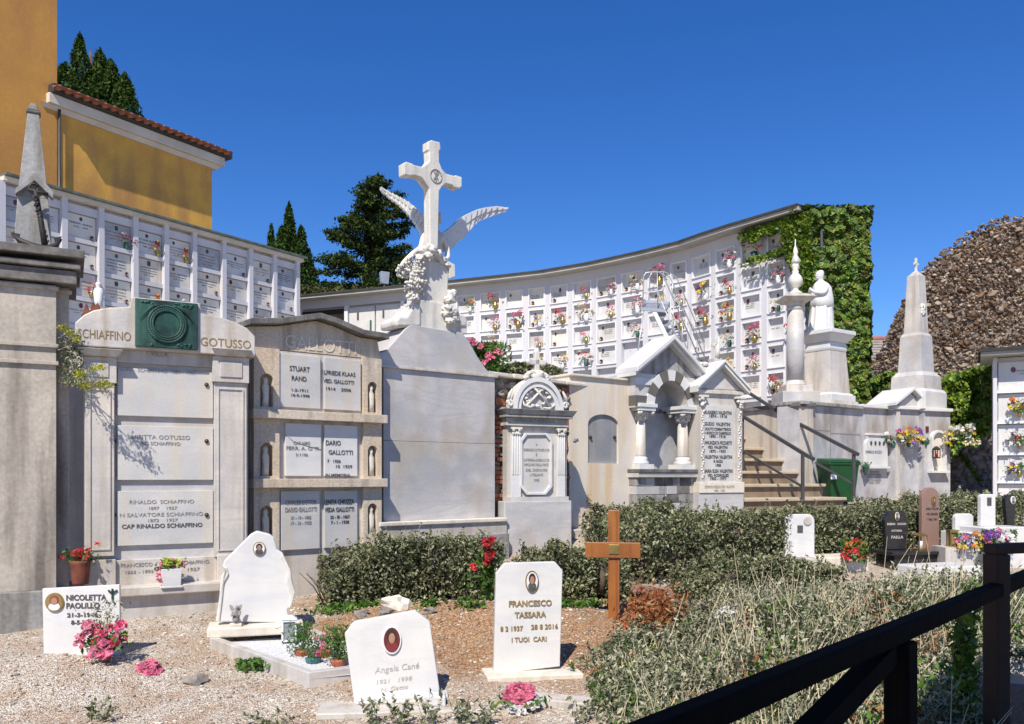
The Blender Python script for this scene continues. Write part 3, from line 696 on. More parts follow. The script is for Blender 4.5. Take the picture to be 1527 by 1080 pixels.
edges = [(0,1),(1,2),(2,3),(3,4),(4,5),(2,6),(6,7),(7,8),(8,9),(9,10),(2,11),(11,12),(12,13),(13,14),(0,15),(15,16)]
ang = skinned('angel', nodes, edges, M['sculpt'], t)
mb = MB(); h = an(972,495,.28,.1)
mb.blob((h[0]+.01, h[1]+.02, h[2]+.02), (.095,.095,.10), 3, .35, 5, True, 2)
mb.build('hair', M['sculpt'], ang)
mb = MB()  # drapery over the rock and round the foot of the cross
for i, (zx, zy, y, r) in enumerate([(925,655,.02,.07),(955,650,-.02,.075),(985,668,.02,.07),(900,690,.0,.06),(1010,700,.06,.06),(1035,725,.05,.045),(940,680,-.02,.06),(1050,900,.0,.07),(1060,870,.02,.06),(1040,945,.0,.065),(1065,965,.0,.07),(1030,975,.0,.06),(1075,1000,.0,.06),(1050,1010,-.02,.06)]):
    if i == 7: mb.build('drapery', M['sculpt'], t); mb = MB()
    p = an(zx, zy, y, r); mb.blob(p[:3], (r*1.15, r*.8, r*.75), 3, .6, 2.2, True, i)
mb.build('carved_scrollwork', M['sculpt'], t)
mb = MB(); random.seed(3)
gp = [(800,745),(830,720),(860,745),(880,720),(905,720),(800,765),(840,760),(880,770),(905,760),(865,800),(895,800),(835,825),(855,860),(880,880),(900,850),(915,815),(840,850),(870,835),(905,745),(820,775),(850,700),(875,900),(845,885)]
for i, (zx, zy) in enumerate(gp):
    for k in range(10):
        p = an(zx+random.uniform(-18,18), zy+random.uniform(-18,18), random.uniform(-.05,.05), .04); r = random.uniform(.012,.028)
        mb.blob(p[:3], (r, r*.7, r), 1, 1.3, 3.0, True, i*5+k)
mb.build('garland', M['sculpt'], t)

# ------------------------------------------------------------ low brick and rubble wall between the tombs
fb_ = Fr(735, 11.38, 1.05)
t = fthing(fb_, 'rubble_brick_wall', 'rough brick and rubble wall with a stone coping behind the carved anchor tomb', 'wall')
x0, x1 = fb_.x(728), fb_.x(955); ztw = TZ
mb = MB(); mb.box(x0, x1, .03, .7, -.2, ztw-.05); mb.build('mortar_core', M['mortar'], t)
mb = MB(); random.seed(11); mbs = MB()
z = .2; row = 0
while z < ztw-.1:
    x = x0 + random.uniform(-.1,0)
    h_ = .062 if 1.2 < z < 2.35 else random.uniform(.07,.13)
    while x < x1:
        wd = random.uniform(.12,.24)
        inb = (x < fb_.x(760)) or (fb_.x(838) < x < fb_.x(852)) or z > 2.6 or True
        if inb and random.random() < .93:
            d = random.uniform(-.035,.015)
            is_b = (1.2 < z < 2.4 and random.random() < .8) or random.random() < .15
            m_ = mb if is_b else mbs
            if is_b: m_.box(x, x+wd-.015, d, .1, z, z+h_-.012)
            else: m_.blob((x+wd/2, .05, z+h_/2), (wd*.5, .09+d, h_*.5), 2, .7, 1.6, False, int(x*100+z*37) % 97)
        x += wd
    z += h_; row += 1
mb.build('bricks', M['brick'], t); mbs.build('stones', M['field_stone'], t)
mb = MB(); x = x0
while x < x1:
    wd = random.uniform(.4,.7); mb.box(x, min(x+wd-.01, x1), -.09+random.uniform(-.02,.02), .8, ztw-.05, ztw+random.uniform(-.008,.012)); x += wd
mb.build('coping', M['marble_warm'], t, .012)

# ------------------------------------------------------------ carved tomb with the anchor lunette and small cross
fq = Fr(745, 11.3, .5)
t = fthing(fq, 'anchor_tomb', 'carved marble wall tomb with crossed anchor in a lunette and small cross on top', 'tomb')
X = fq.x
def ZQ(py, px=797): return fq.z(px, py)
def zq(pts, y=0): return fq.poly(zm(pts, 3.375, 720, 500), y)
mb = MB(); mb.box(X(751,-.1), X(851,-.1), -.13, .12, -.2, ZQ(747)); mb.build('base', M['marble_grey'], t, .012)
mb = MB(); mb.box(X(756), X(845), .0, .14, ZQ(747), ZQ(636)); mb.build('body', M['marble'], t, .004)
mb = MB(); mb.box(X(755), X(846), -.045, .0, ZQ(747), ZQ(741)); mb.build('skirting', M['marble'], t, .004)
# octagonal framed panel
oc = [(775,743-6),(775,655),(783,645),(815,645),(823,655),(823,728),(813,738),(785,738),(775,728)]
oc = [(775,726),(775,656),(783,646),(815,646),(823,656),(823,726),(813,738),(785,738)]
po = fq.poly(oc, -.03); ctr = (sum(p[0] for p in po)/8, sum(p[1] for p in po)/8)
mb = MB(); inn = [(ctr[0]+(x-ctr[0])*.86, ctr[1]+(z-ctr[1])*.93) for x, z in po]
for i in range(8):
    j = (i+1) % 8; mb.prism([po[i], po[j], inn[j], inn[i]], -.05, .0)
mb.build('panel_frame', M['marble_white'], t, .004)
mb = MB(); mb.prism(inn, -.02, .0); mb.build('panel', M['panel'], t)
write(fq, t, [('+',800,665,0,4),('GHERARDO ANTONIO D RE',800,673,38,4),('E',800,680,0,4),('CATERINA ANGELA D RE',800,688,38,4),('RIPOSANO NELLA PACE',800,695,36,4),('DEL SIGNORE',800,703,32,4),('LI FIGLIANO',800,710,20,4),('1908',800,718,8,4)], -.022, M['ink_grey'])
for (a, b) in ((761,775),(829,841)):
    mb = MB(); x_, y_ = X(a), X(b); n_ = 4
    mb.box(x_, y_, -.04, .0, ZQ(741), ZQ(650))
    for k in range(4):
        c = x_+(y_-x_)*(k+.5)/4; mb.tube([(c, -.042, ZQ(708)), (c, -.042, ZQ(651))], .010, 6)
    mb.build('pilaster', M['marble_white'], t, .003)
    mb = MB(); mb.box(x_-.012, y_+.012, -.06, .0, ZQ(641), ZQ(638))
    for s_ in (-1, 1):
        cx = (x_+y_)/2 + s_*.045; cz = ZQ(643)
        mb.tube([(cx+.024*math.cos(q*.8)*(1-q*.09), -.058, cz+.024*math.sin(q*.8)*(1-q*.09)) for q in range(10)], .010, 5)
    for k in range(7): mb.blob((x_+.02+(y_-x_-.04)*k/6, -.045, ZQ(648)+.012*(k%2)), (.016,.016,.03), 1, .3, 3, True, k)
    mb.build('capital', M['sculpt'], t)
mb = MB(); mb.box(X(753), X(845), -.06, .14, ZQ(636), ZQ(632)); mb.box(X(754), X(844), -.03, .14, ZQ(632), ZQ(624)); mb.build('architrave', M['marble'], t, .004)
mb = MB(); mb.box(X(750), X(848), -.12, .16, ZQ(624), ZQ(620)); mb.frust((X(747)+X(851))/2, .02, ZQ(620), (X(848)-X(750))/2, .15, ZQ(612), (X(850)-X(747))/2+.02, .19); mb.build('cornice', M['stone_grey'], t, .006)
write(fq, t, [('FAMIGLIA CASTELLO', 797, 630, 62, 5)], -.032, M['ink_grey'])
# lunette: three concentric rings
cxl = (X(764)+X(838))/2; rb = (X(838)-X(764))/2+.0; z0 = ZQ(611)
rz = ZQ(563)-z0
for i, (r0, r1, y0) in enumerate(((1.0,.86,-.05),(.86,.78,-.02),(.78,.70,-.035))):
    mb = MB(); a = arc(cxl, z0, rb*r0, rz*r0, 0, 180, 24); b = arc(cxl, z0, rb*r1, rz*r1, 0, 180, 24)
    for k in range(24): mb.prism([a[k], a[k+1], b[k+1], b[k]], y0, .2)
    mb.build('lunette_ring', M['marble_white'], t, .0)
mb = MB(); mb.prism(arc(cxl, z0, rb*.72, rz*.72, 0, 180, 24), .02, .2); mb.build('lunette_back', M['marble_grey'], t)
mb = MB()
mb.tube([(cxl-.17, -.01, z0+.05), (cxl+.12, -.01, z0+.34)], .018, 6); mb.tube([(cxl+.20, -.015, z0+.05), (cxl-.12, -.015, z0+.36)], .018, 6)
mb.tube([(cxl-.19, -.01, z0+.33), (cxl+.0, -.02, z0+.36)], .014, 6)
mb.tube([(cxl-.24,-.01,z0+.14),(cxl-.22,-.01,z0+.06),(cxl-.12,-.01,z0+.03),(cxl-.04,-.01,z0+.06)], [.008,.02,.02,.008], 6)
mb.tube([(cxl+.08,-.01,z0+.03),(cxl+.18,-.01,z0+.02),(cxl+.27,-.01,z0+.08),(cxl+.26,-.01,z0+.14)], [.008,.02,.02,.008], 6)
for k in range(16):
    a = k*1.1; mb.blob((cxl+.21*math.cos(a)*random.uniform(.6,1.1), .0, z0+.17+.12*math.sin(a)), (.035,.02,.022), 2, .9, 3, True, k)
mb.build('carved_anchor', M['sculpt'], t)
for s_ in (-1, 1):
    mb = MB(); bx_ = cxl+s_*(rb+.045)
    mb.tube([(bx_+.05*math.cos(q*.7)*(1-q*.07)*s_, -.02, z0+.07+.05*math.sin(q*.7)*(1-q*.07)) for q in range(12)], .020, 6)
    mb.tube([(bx_+s_*.02,-.01,z0+.12),(bx_-s_*.0,-.01,z0+.2),(bx_-s_*.04,-.01,z0+.27)], [.03,.022,.01], 6)
    mb.build('acroterion', M['sculpt'], t)
mb = MB(); zc = z0+rz
for k in range(22):
    a = math.pi*k/21; mb.blob((cxl+.17*math.cos(a), .02, zc-.01+.09*math.sin(a)), (.036,.03,.03), 2, .9, 3, True, k)
mb.blob((cxl,.02,zc+.03),(.12,.05,.07),2,.6,3,True,5); mb.build('crest', M['sculpt'], t)
mb = MB(); zt = ZQ(524); zb = zc+.06; 
for (p, q, r, s_) in ((-.035,.035,zb,zt),(-.12,.12,zt-.18,zt-.11)): mb.box(cxl+p, cxl+q, .0, .06, r, s_)
for (dx, dz) in ((0,zt),(-.12,zt-.145),(.12,zt-.145)): mb.blob((cxl+dx, .03, dz), (.045,.032,.045), 2)
mb.build('cross', M['sculpt'], t, .006)

# ------------------------------------------------------------ plain beige tomb with the arched dark slab
fe = Fr(848, 12.5, .75)
t = fthing(fe, 'beige_tomb', 'plain stained beige tomb face with one grey arched slab and two dark bolts', 'tomb')
X = fe.x
def ZE(py, px=898): return fe.z(px, py)
xa, xb = X(849), X(948); ax0, ax1 = X(877), X(922); zt = ZE(565); az0, azs, azt = ZE(691), ZE(633), ZE(618)
mb = MB(); mb.box(xa, ax0, 0, .4, -.1, zt); mb.box(ax1, xb, 0, .4, -.1, zt); mb.box(ax0, ax1, 0, .4, -.1, az0)
ar = arc((ax0+ax1)/2, azs, (ax1-ax0)/2, azt-azs, 0, 180, 16)
for i in range(16): mb.prism([ar[i], (ar[i][0], zt), (ar[i+1][0], zt), ar[i+1]], 0, .4)
mb.box(ax0, ax1, .1, .4, az0, zt)
mb.build('face', M['beige'], t)
mb = MB(); mb.prism([(ax0-.004,az0),(ax1+.004,az0)]+ar, .035, .11); s_ = mb.build('arched_slab', M['dark_marble'], t)
for px in (882, 918):
    mb = MB(); c = fe.L(px, 652); mb.blob((c[0], .02, c[1]), (.028,.025,.028), 2); mb.build('bolt', M['iron'], s_)
mb = MB(); mb.box(xa-.02, xb+.02, -.04, .45, zt, zt+.035); mb.build('coping', M['marble_warm'], t, .008)
mb = MB(); mb.box(X(848,-.3), X(930,-.3), -.3, .0, -.1, ZE(786)); mb.build('step', M['marble'], t, .01)

# ------------------------------------------------------------ arched aedicule with two small columns
fa = Fr(943, 13.1, .7)
t = fthing(fa, 'aedicule_tomb', 'gabled stone aedicule with a banded arch on two small columns', 'tomb')
X = fa.x
def ZA(py, px=1000): return fa.z(px, py)
def za(pts, y=0): return fa.poly(zm(pts, 3.375, 720, 500), y)
xa, xb = X(947), X(1042); ac = (X(973)+X(1027))/2; ar_ = (X(1024)-X(973))/2; zsp = ZA(608); zcap = ZA(611); zled = ZA(700)
xm = (xa+xb)/2; zev = ZA(561); zap = ZA(516)
mb = MB(); mb.box(xa+.02, xb-.0, .42, .7, 0, zev); mb.build('back_wall', M['slab_grey'], t)
write(fa, t, [('GIULIA DAVEGNO', 994, 617, 52, 6)], .415, M['ink'], bold=.02)
# front wall above the columns with the arched opening
mb = MB(); ring = arc(ac, zsp, ar_, ar_*1.12, 0, 180, 18)
mb.box(xa, ac-ar_, 0, .45, zcap, zsp+.001) ; mb.box(ac+ar_, xb, 0, .45, zcap, zsp+.001)
for i in range(18):
    p, q = ring[i], ring[i+1]; mb.prism([p, (p[0], zev), (q[0], zev), q], 0, .45)
mb.box(xa, ac-ar_, 0, .45, zsp, zev); mb.box(ac+ar_, xb, 0, .45, zsp, zev)
mb.build('front_wall', M['marble_grey'], t)
mb = MB(); mb.prism([(xa, zev), (xb, zev), (xm, zap+.03)], .02, .3); mb.build('gable', M['stone_grey'], t)
for k in range(9):  # banded voussoirs
    a0, a1 = 180*k/9, 180*(k+1)/9; w_ = .17
    A = arc(ac, zsp, ar_, ar_*1.12, a0+.6, a1-.6, 4); B = arc(ac, zsp, ar_+w_, ar_*1.12+w_, a0+.6, a1-.6, 4)
    mb = MB()
    for i in range(4): mb.prism([A[i], A[i+1], B[i+1], B[i]], -.025, .3)
    mb.build('voussoir', M['marble_white'] if k % 2 == 0 else M['band_stone'], t)
mb = MB(); w_ = ar_+.17   # impost quoins, alternating
for s_, (e0, e1) in ((-1, (xa, ac-ar_)), (1, (ac+ar_, xb))):
    mb = MB(); mb.box(e0-.004, e1+.004, -.015, .3, zsp-.0, zsp+.16); mb.build('quoin', M['band_stone'], t, .003)
    mb = MB(); mb.box(e0-.004, e1+.004, -.02, .3, zsp+.33, zsp+.44); mb.build('quoin', M['marble_white'], t, .003)
def raking(mb, x0, z0, x1, z1, th, y0, y1):
    dx, dz = x1-x0, z1-z0; L_ = math.hypot(dx, dz); n_ = (-dz/L_*th, dx/L_*th)
    if n_[1] < 0: n_ = (-n_[0], -n_[1])
    mb.prism([(x0,z0),(x1,z1),(x1+0,z1+abs(th)*L_/abs(dx)),(x0,z0+abs(th)*L_/abs(dx))], y0, y1)
for s_ in (-1, 1):
    ex = xm+s_*((xb-xa)/2+.09); ez = zev-.06
    mb = MB(); raking(mb, ex, ez, xm, zap+.02, .05, -.10, .32); raking(mb, ex, ez+.062, xm, zap+.082, .06, -.16, .36)
    mb.build('raking_cornice', M['marble_white'], t, .006)
# columns
for (pa, pb) in ((957, 970), (1020, 1033)):
    c = (X(pa)+X(pb))/2; r = (X(pb)-X(pa))/2*.92; y = .13
    co = MB(); co.lathe(c, y, [(r*1.0, zled+.2),(r, zled+.22),(r*.86, ZA(629))], 20, fold=lambda a_, k: 1-.07*max(0, math.sin(10*a_))); cob = co.build('column', M['marble'], t)
    mb = MB(); mb.box(c-r*1.75, c+r*1.75, y-r*1.75, y+r*1.75, zled, zled+.08); mb.lathe(c, y, [(r*1.5,zled+.08),(r*1.6,zled+.11),(r*1.2,zled+.15),(r*1.35,zled+.175),(r,zled+.2)], 20); mb.build('column_base', M['marble_white'], cob)
    mb = MB(); zk = ZA(629); mb.lathe(c, y, [(r*.9,zk),(r*1.0,zk+.05),(r*1.5,zk+.14)], 16)
    for k in range(16):
        a = k*math.pi/8; rr = r*(1.25 if k % 2 else 1.05); mb.blob((c+rr*math.cos(a), y+rr*math.sin(a), zk+.05+.05*(k%2)), (.028,.028,.04), 1, .5, 3, True, k)
    for sx in (-1,1):
        for sy in (-1,1):
            mb.blob((c+sx*r*1.5, y+sy*r*1.5, zk+.12), (.04,.04,.035), 2, .4, 3, True, 3)
    mb.build('capital', M['sculpt'], cob)
    mb = MB(); mb.box(c-r*2.0, c+r*2.0, y-r*2, y+r*2, zk+.15, zcap+.01); mb.box(c-r*2.25, c+r*2.25, y-r*2.2, .45, zcap+.01, zcap+.07); mb.build('impost', M['marble_white'], t, .005)
mb = MB(); mb.box(xa-.03, xb+.04, -.12, .6, ZA(705), zled); mb.build('ledge', M['stone_dark'], t, .008)
mb = MB(); mb.box(xa-.02, xb+.03, -.10, .6, zled-.002 if False else ZA(712), ZA(705)); mb.build('ledge_moulding', M['marble_grey'], t, .004)
random.seed(5); z = ZA(775); bl = MB(); bd = MB(); bw = MB(); rows = 5; zt_ = ZA(712); 
hh = (zt_-z)/rows
for r_ in range(rows):
    x = xa
    while x < xb-.02:
        w_ = random.uniform(.16,.34); e = min(x+w_, xb); (random.choice([bl, bl, bd, bw])).box(x+.004, e-.004, -.03+random.uniform(-.006,.006), .3, z+r_*hh+.004, z+(r_+1)*hh-.004); x = e
for b_, m_ in ((bl,'stone_grey'),(bd,'stone_dark'),(bw,'marble_grey')):
    if b_.v: b_.build('block', M[m_], t, .004)
mb = MB(); mb.box(xa+.01, xb-.01, -.015, .6, -.1, zt_); mb.build('base_core', M['mortar'], t)

# ------------------------------------------------------------ slim gabled tomb with long list of names
fv = Fr(1040, 13.75, .45)
t = fthing(fv, 'gabled_tomb', 'slim gabled marble tomb with a long list of names between carved pilasters', 'tomb')
X = fv.x
def ZV(py, px=1072): return fv.z(px, py)
xa, xb = X(1042), X(1104); xm = (xa+xb)/2
mb = MB(); mb.box(xa+.0, xb, .0, .35, ZV(720), ZV(580)); mb.build('body', M['marble'], t)
mb = MB(); mb.box(xa-.03, xb+.03, -.07, .4, ZV(735), ZV(719)); mb.build('foot', M['marble_warm'], t, .006)
mb = MB(); mb.box(xa-.03, xb+.03, -.05, .4, -.1, ZV(735)); mb.build('base', M['marble_grey'], t, .006)
write(fv, t, [('DOMENICA PEZZOLO VED. VALENTINI',1073,728,44,4),('1846 - 1932',1073,733,16,3)], -.072, M['ink_grey'])
mb = MB(); mb.box(X(1048), X(1092), -.035, 0, ZV(719), ZV(605)); sl_ = mb.build('name_slab', M['panel'], t, .004)
rows = [('RUGGERO VALENTINI',1071,618,40,5),('1874 - 1918',1071,623,26,4),('GUIDO  VALENTINI',1070,635,38,5),('CADUTO COMBATTENDO',1070,642,40,4),('A BOSCO DI CAMPIGLIO',1070,648,40,4),('1895 - 1918',1070,653,24,4),
 ('ANNUNZIATA PICCHETTI',1070,663,43,5),('VED. VALENTINI',1070,669,30,4),('1872 - 1933',1070,675,24,4),('VALENTINA VALENTINI',1071,684,42,5),('M. MAZZA',1071,690,14,4),('1908',1071,696,8,4),('MARIA ELISA VALENTINI',1071,705,43,5),('VED. RODRIGUEZ',1071,711,32,4),('1903 - 1977',1071,716,24,4)]
write(fv, sl_, rows, -.037, M['ink'], bold=.03)
for (a, b) in ((1042,1048),(1096,1104)):
    mb = MB(); mb.box(X(a), X(b), -.05, 0, ZV(719), ZV(608)); pz = mb.build('pilaster', M['marble'], t, .003)
    mb = MB(); c = (X(a)+X(b))/2
    for k in range(26):
        z = ZV(712)+(ZV(615)-ZV(712))*k/25; mb.blob((c+.018*math.sin(k*1.3), -.055, z), (.02,.014,.024), 1, .8, 3, True, k)
    mb.build('relief', M['sculpt'], pz)
    mb = MB()
    for k in range(14): mb.blob((c+random.uniform(-.06,.06), -.06+random.uniform(-.02,.02), ZV(601)+random.uniform(-.06,.06)), (.032,.03,.032), 1, .8, 3, True, k)
    mb.box(c-.09, c+.09, -.1, .02, ZV(594), ZV(591)); mb.build('capital', M['sculpt'], t)
mb = MB(); mb.box(xa-.06, xb+.06, -.05, .38, ZV(588), ZV(583)); mb.build('architrave', M['marble'], t, .004)
zev, zap = ZV(580), ZV(548)
mb = MB(); mb.prism([(xa-.02, zev-.02), (xb+.02, zev-.02), (xm, zap)], .0, .5); mb.build('gable', M['marble_grey'], t)
for s_ in (-1, 1):
    mb = MB(); ex = xm+s_*((xb-xa)/2+.11); raking(mb, ex, zev-.08, xm, zap+.01, .055, -.12, .5); raking(mb, ex, zev-.02, xm, zap+.07, .035, -.15, .54); mb.build('raking_cornice', M['marble_white'], t, .005)
mb = MB()
for k in range(26): mb.blob((xm-.10-.22*k/25, .35+random.uniform(-.2,.2), zap+.12-.30*k/25), (.045,.07,.04), 2, .9, 3, True, k)
mb.build('garland', M['sculpt'], t)
c_ = fthing(fv, 'cross_finial', 'tiny white stone cross and figure standing on top of the slim gabled tomb', 'cross'); x0, z0 = fv.L(1067, 548, .35); z1 = fv.z(1067, 505, .35); z0 = zap+.1
mb = MB(); mb.box(x0-.09, x0+.09, .27, .43, z0-.06, z0+.10); mb.build('pedestal', M['marble'], c_, .008)
mb = MB(); mb.box(x0-.025, x0+.025, .33, .37, z0+.1, z1); mb.box(x0-.09, x0+.09, .33, .37, z1-.14, z1-.09); mb.build('shaft', M['sculpt'], c_, .006)
mb = MB(); mb.loft([(z0+.1,x0,.30,.05,.04),(z0+.22,x0,.29,.035,.03),(z0+.32,x0+.01,.29,.04,.03),(z0+.35,x0+.01,.29,.015,.015),(z0+.38,x0+.012,.285,.025,.025),(z0+.41,x0+.012,.29,.012,.012)], 12, lambda a_, k: 1+.1*math.sin(4*a_)); mb.build('figure', M['sculpt'], c_)
# ------------------------------------------------------------ flower makers
def bloom_pts(c, r, n, aim=(0,-.5,.8)):
    out = []; nrm = []
    a = Vector(aim).normalized(); e1 = a.cross(Vector((1,0,.1))).normalized(); e2 = a.cross(e1)
    for k in range(n):
        th = random.random()*6.28; q = math.sqrt(random.random())*r
        p = Vector(c) + (e1*math.cos(th)+e2*math.sin(th))*q + a*(r-q)*.5
        out.append(p); nrm.append((a + (e1*math.cos(th)+e2*math.sin(th))*.5))
    return out, nrm
def petals(name, centers, r, col, parent, per=16, size=None):
    per = int(per*1.4)
    P_ = []; N_ = []
    for c in centers:
        p, n = bloom_pts(c, r*random.uniform(.8,1.2), per, (random.uniform(-.5,.5), -.6, random.uniform(.3,1))); P_ += p; N_ += n
    return leaves(name, [tuple(p) for p in P_], size or r*.78, PET[col] if isinstance(col, str) else col, parent, [tuple(n) for n in N_], .6, 1.3)
def bouquet(name, label, cat, cols, s=.11, n=7, vase='brass', group=None, jar=True, nleaf=40, tall=.12, seed=0, per=14):
    """a small vase with blooms; base of vase at the origin"""
    random.seed(seed); np.random.seed(seed)
    t = thing(name, label, cat, group=group)
    if jar:
        mb = MB(); mb.lathe(0, 0, [(.03,0),(.032,.01),(.045,.05),(.04,.085),(.03,.10),(.038,.12)], 12); mb.build('vase', M[vase], t)
    cs = [(random.uniform(-1,1)*s, random.uniform(-.9,.25)*s*.8, tall + random.uniform(.0,1.3)*s) for _ in range(n)]
    k = max(1, len(cols))
    for i, c in enumerate(cols):
        sub = cs[i::k]
        if sub: petals('blooms', sub, s*.32, c, t, per)
    if nleaf:
        pts = [(random.gauss(0,s*.6), random.gauss(-.1*s,s*.4), tall*.8+random.uniform(-.1,.9)*s) for _ in range(nleaf)]
        leaves('foliage', pts, s*.42, L_green, t, aspect=2.5)
    return t
# ------------------------------------------------------------ the two walls of burial niches
S_MED = MB(); 
def medallion(parent, x, y, z, kind, s=1.0):
    if kind == 0:
        mb = MB(); mb.prism(arc(x, z, .035*s, .047*s, 0, 360, 14)[:-1], y-.012, y); mb.build('photo_medallion', M['ink'] if random.random() < .6 else M['portrait_dark'], parent)
    elif kind == 1:
        mb = MB(); mb.box(x-.035*s, x+.035*s, y-.012, y, z-.05*s, z+.05*s); mb.build('photo_frame', M['ink'], parent)
def scribble(parent, x, y, z, w_, seed, m='ink_grey', rows=3, h=.028):
    random.seed(seed); mb = MB(); NM = ['MARIA', 'ROSA', 'LUIGI', 'ANNA', 'CARLO', 'TERESA', 'GIOVANNI', 'EMMA', 'PIETRO', 'ANGELA', 'ROSSI', 'COSTA', 'FERRARI', 'BIANCHI', 'VIACAVA', 'OLIVARI', 'MORTOLA', 'RAZETO']
    for r_ in range(rows):
        s_ = random.choice(NM)+' '+random.choice(NM) if r_ < rows-1 else '%d - %d' % (random.randint(1880,1930), random.randint(1940,2005))
        text_into(mb, s_, x, z-r_*h*1.9, w_*(1 if r_ < rows-1 else .6), h if r_ == 0 else h*.8, y, .02)
    return mb.build('inscription', M[m], parent)
COLS = [['red','pink'],['pink','white'],['white','cream'],['orange','yellow'],['red','yellow'],['purple','yellow'],['rose','white'],['peach','cream'],['pink','rose'],['teal','teal'],['red','white'],['yellow','orange']]
CN = ['red and pink','pink and white','white','orange and yellow','red and yellow','purple and yellow','dark rose and white','peach','bright pink','teal','red and white','yellow']
protos = [bouquet('niche_flowers', 'x', 'flowers', c, .13, 6, ['brass','porcelain','bronze','porcelain'][i % 4], seed=40+i, nleaf=16, tall=.11, per=11) for i, c in enumerate(COLS)]
used = set()
NICHE_TXT = text_mesh  # alias
CARD = ['one','two','three','four','five','six','seven','eight','nine','ten','eleven','twelve','thirteen','fourteen','fifteen','sixteen','seventeen','eighteen']
ORD = ['first','second','third','fourth','fifth','sixth','seventh','eighth','ninth','tenth','eleventh','twelfth','thirteenth','fourteenth','fifteenth','sixteenth','seventeenth','eighteenth','nineteenth','twentieth']
def put_flowers(ci, loc, rz, sc, label, group):
    if ci not in used: o = protos[ci]; used.add(ci)
    else: o = copy_tree(protos[ci])
    o.location = loc; o.rotation_euler = (0,0,rz); o.scale = (sc,sc,sc); o['label'] = label; o['group'] = group; return o
lan = thing('grave_lantern', 'x', 'lantern')
mb = MB(); mb.box(-.03,.03,-.03,.03,0,.015); mb.box(-.03,.03,-.03,.03,.09,.105)
for sx in (-1,1):
    for sy in (-1,1): mb.box(sx*.027-.004,sx*.027+.004,sy*.027-.004,sy*.027+.004,.015,.09)
mb.frust(0,0,.105,.035,.035,.135,.008,.008); mb.build('frame', M['iron'], lan)
mb = MB(); mb.lathe(0,0,[(.018,.015),(.018,.075),(.0,.08)],10); mb.build('candle', M['red_glass'], lan)
lan_used = [False]
def put_lantern(loc, rz, label, group, sc=1.0):
    o = lan if not lan_used[0] else copy_tree(lan); lan_used[0] = True
    o.location = loc; o.rotation_euler = (0,0,rz); o.scale = (sc,)*3; o['label'] = label; o['group'] = group
    return o
def niche_wall(seg_nodes, ztop0, pitch, rows, parent, slabs, fl_cb, wname, hh=.57, framew=.035):
    """seg_nodes: world xy points of the pier centres from left to right"""
    cnt = 0
    wb = MB(); fbm = MB()
    for c in range(len(seg_nodes)-1):
        A = Vector((*seg_nodes[c],0)); B = Vector((*seg_nodes[c+1],0)); u = (B-A); L_ = u.length; u.normalize(); m_ = Vector((-u.y, u.x, 0))
        rz = math.atan2(u.y, u.x)
        def wl(x, y, z): p = A+u*x+m_*y; return (p.x, p.y, z)
        def bx(mb, x0,x1,y0,y1,z0,z1):
            mb.add([wl(x0,y0,z0),wl(x1,y0,z0),wl(x1,y1,z0),wl(x0,y1,z0),wl(x0,y0,z1),wl(x1,y0,z1),wl(x1,y1,z1),wl(x0,y1,z1)],
              [(0,3,2,1),(4,5,6,7),(0,1,5,4),(1,2,6,5),(2,3,7,6),(3,0,4,7)])
        yield_ = (A, u, m_, rz, L_, wl, bx)
        slabs(c, yield_)
# left wall ------------------------------------------------------------
fl = Fr(95, 19.25, 1.46)
lcol = thing('niche_wall', 'white wall of burial niches with a flat grey roof, below the yellow building', 'burial niches', fl.o, fl.a)
piers = [2, 48, 95,150,201,247,289,333,373,409,443]
X = [fl.x(p) for p in piers]
ztop = 8.12
pitch = .675; rows = 7
mb = MB(); xe = X[-1]+.06
mb.box(X[0], xe, .12, 1.2, 2.9, ztop-.0); mb.build('back_wall', M['white_wall'], lcol)
mb = MB(); z_first = ztop-.36
for i, x in enumerate(X): mb.box(x-.065, x+.065, -.06, .12, 2.9, ztop-.1)
for k in range(rows+1): 
    z = z_first - k*pitch
    for i in range(len(X)-1): mb.box(X[i]+.065, X[i+1]-.065, .012, .12, z, z+(.10 if k else .18))
mb.build('pier_grid', M['white_wall'], lcol)
mb = MB(); mb.box(X[0], xe+.10, -.12, 1.3, ztop-.10, ztop); mb.build('cornice', M['eave_white'], lcol, .004)
mb = MB(); mb.box(X[0], xe+.16, -.22, 1.35, ztop, ztop+.05); mb.build('roof_edge', M['copper_green'], lcol)
fln = 0
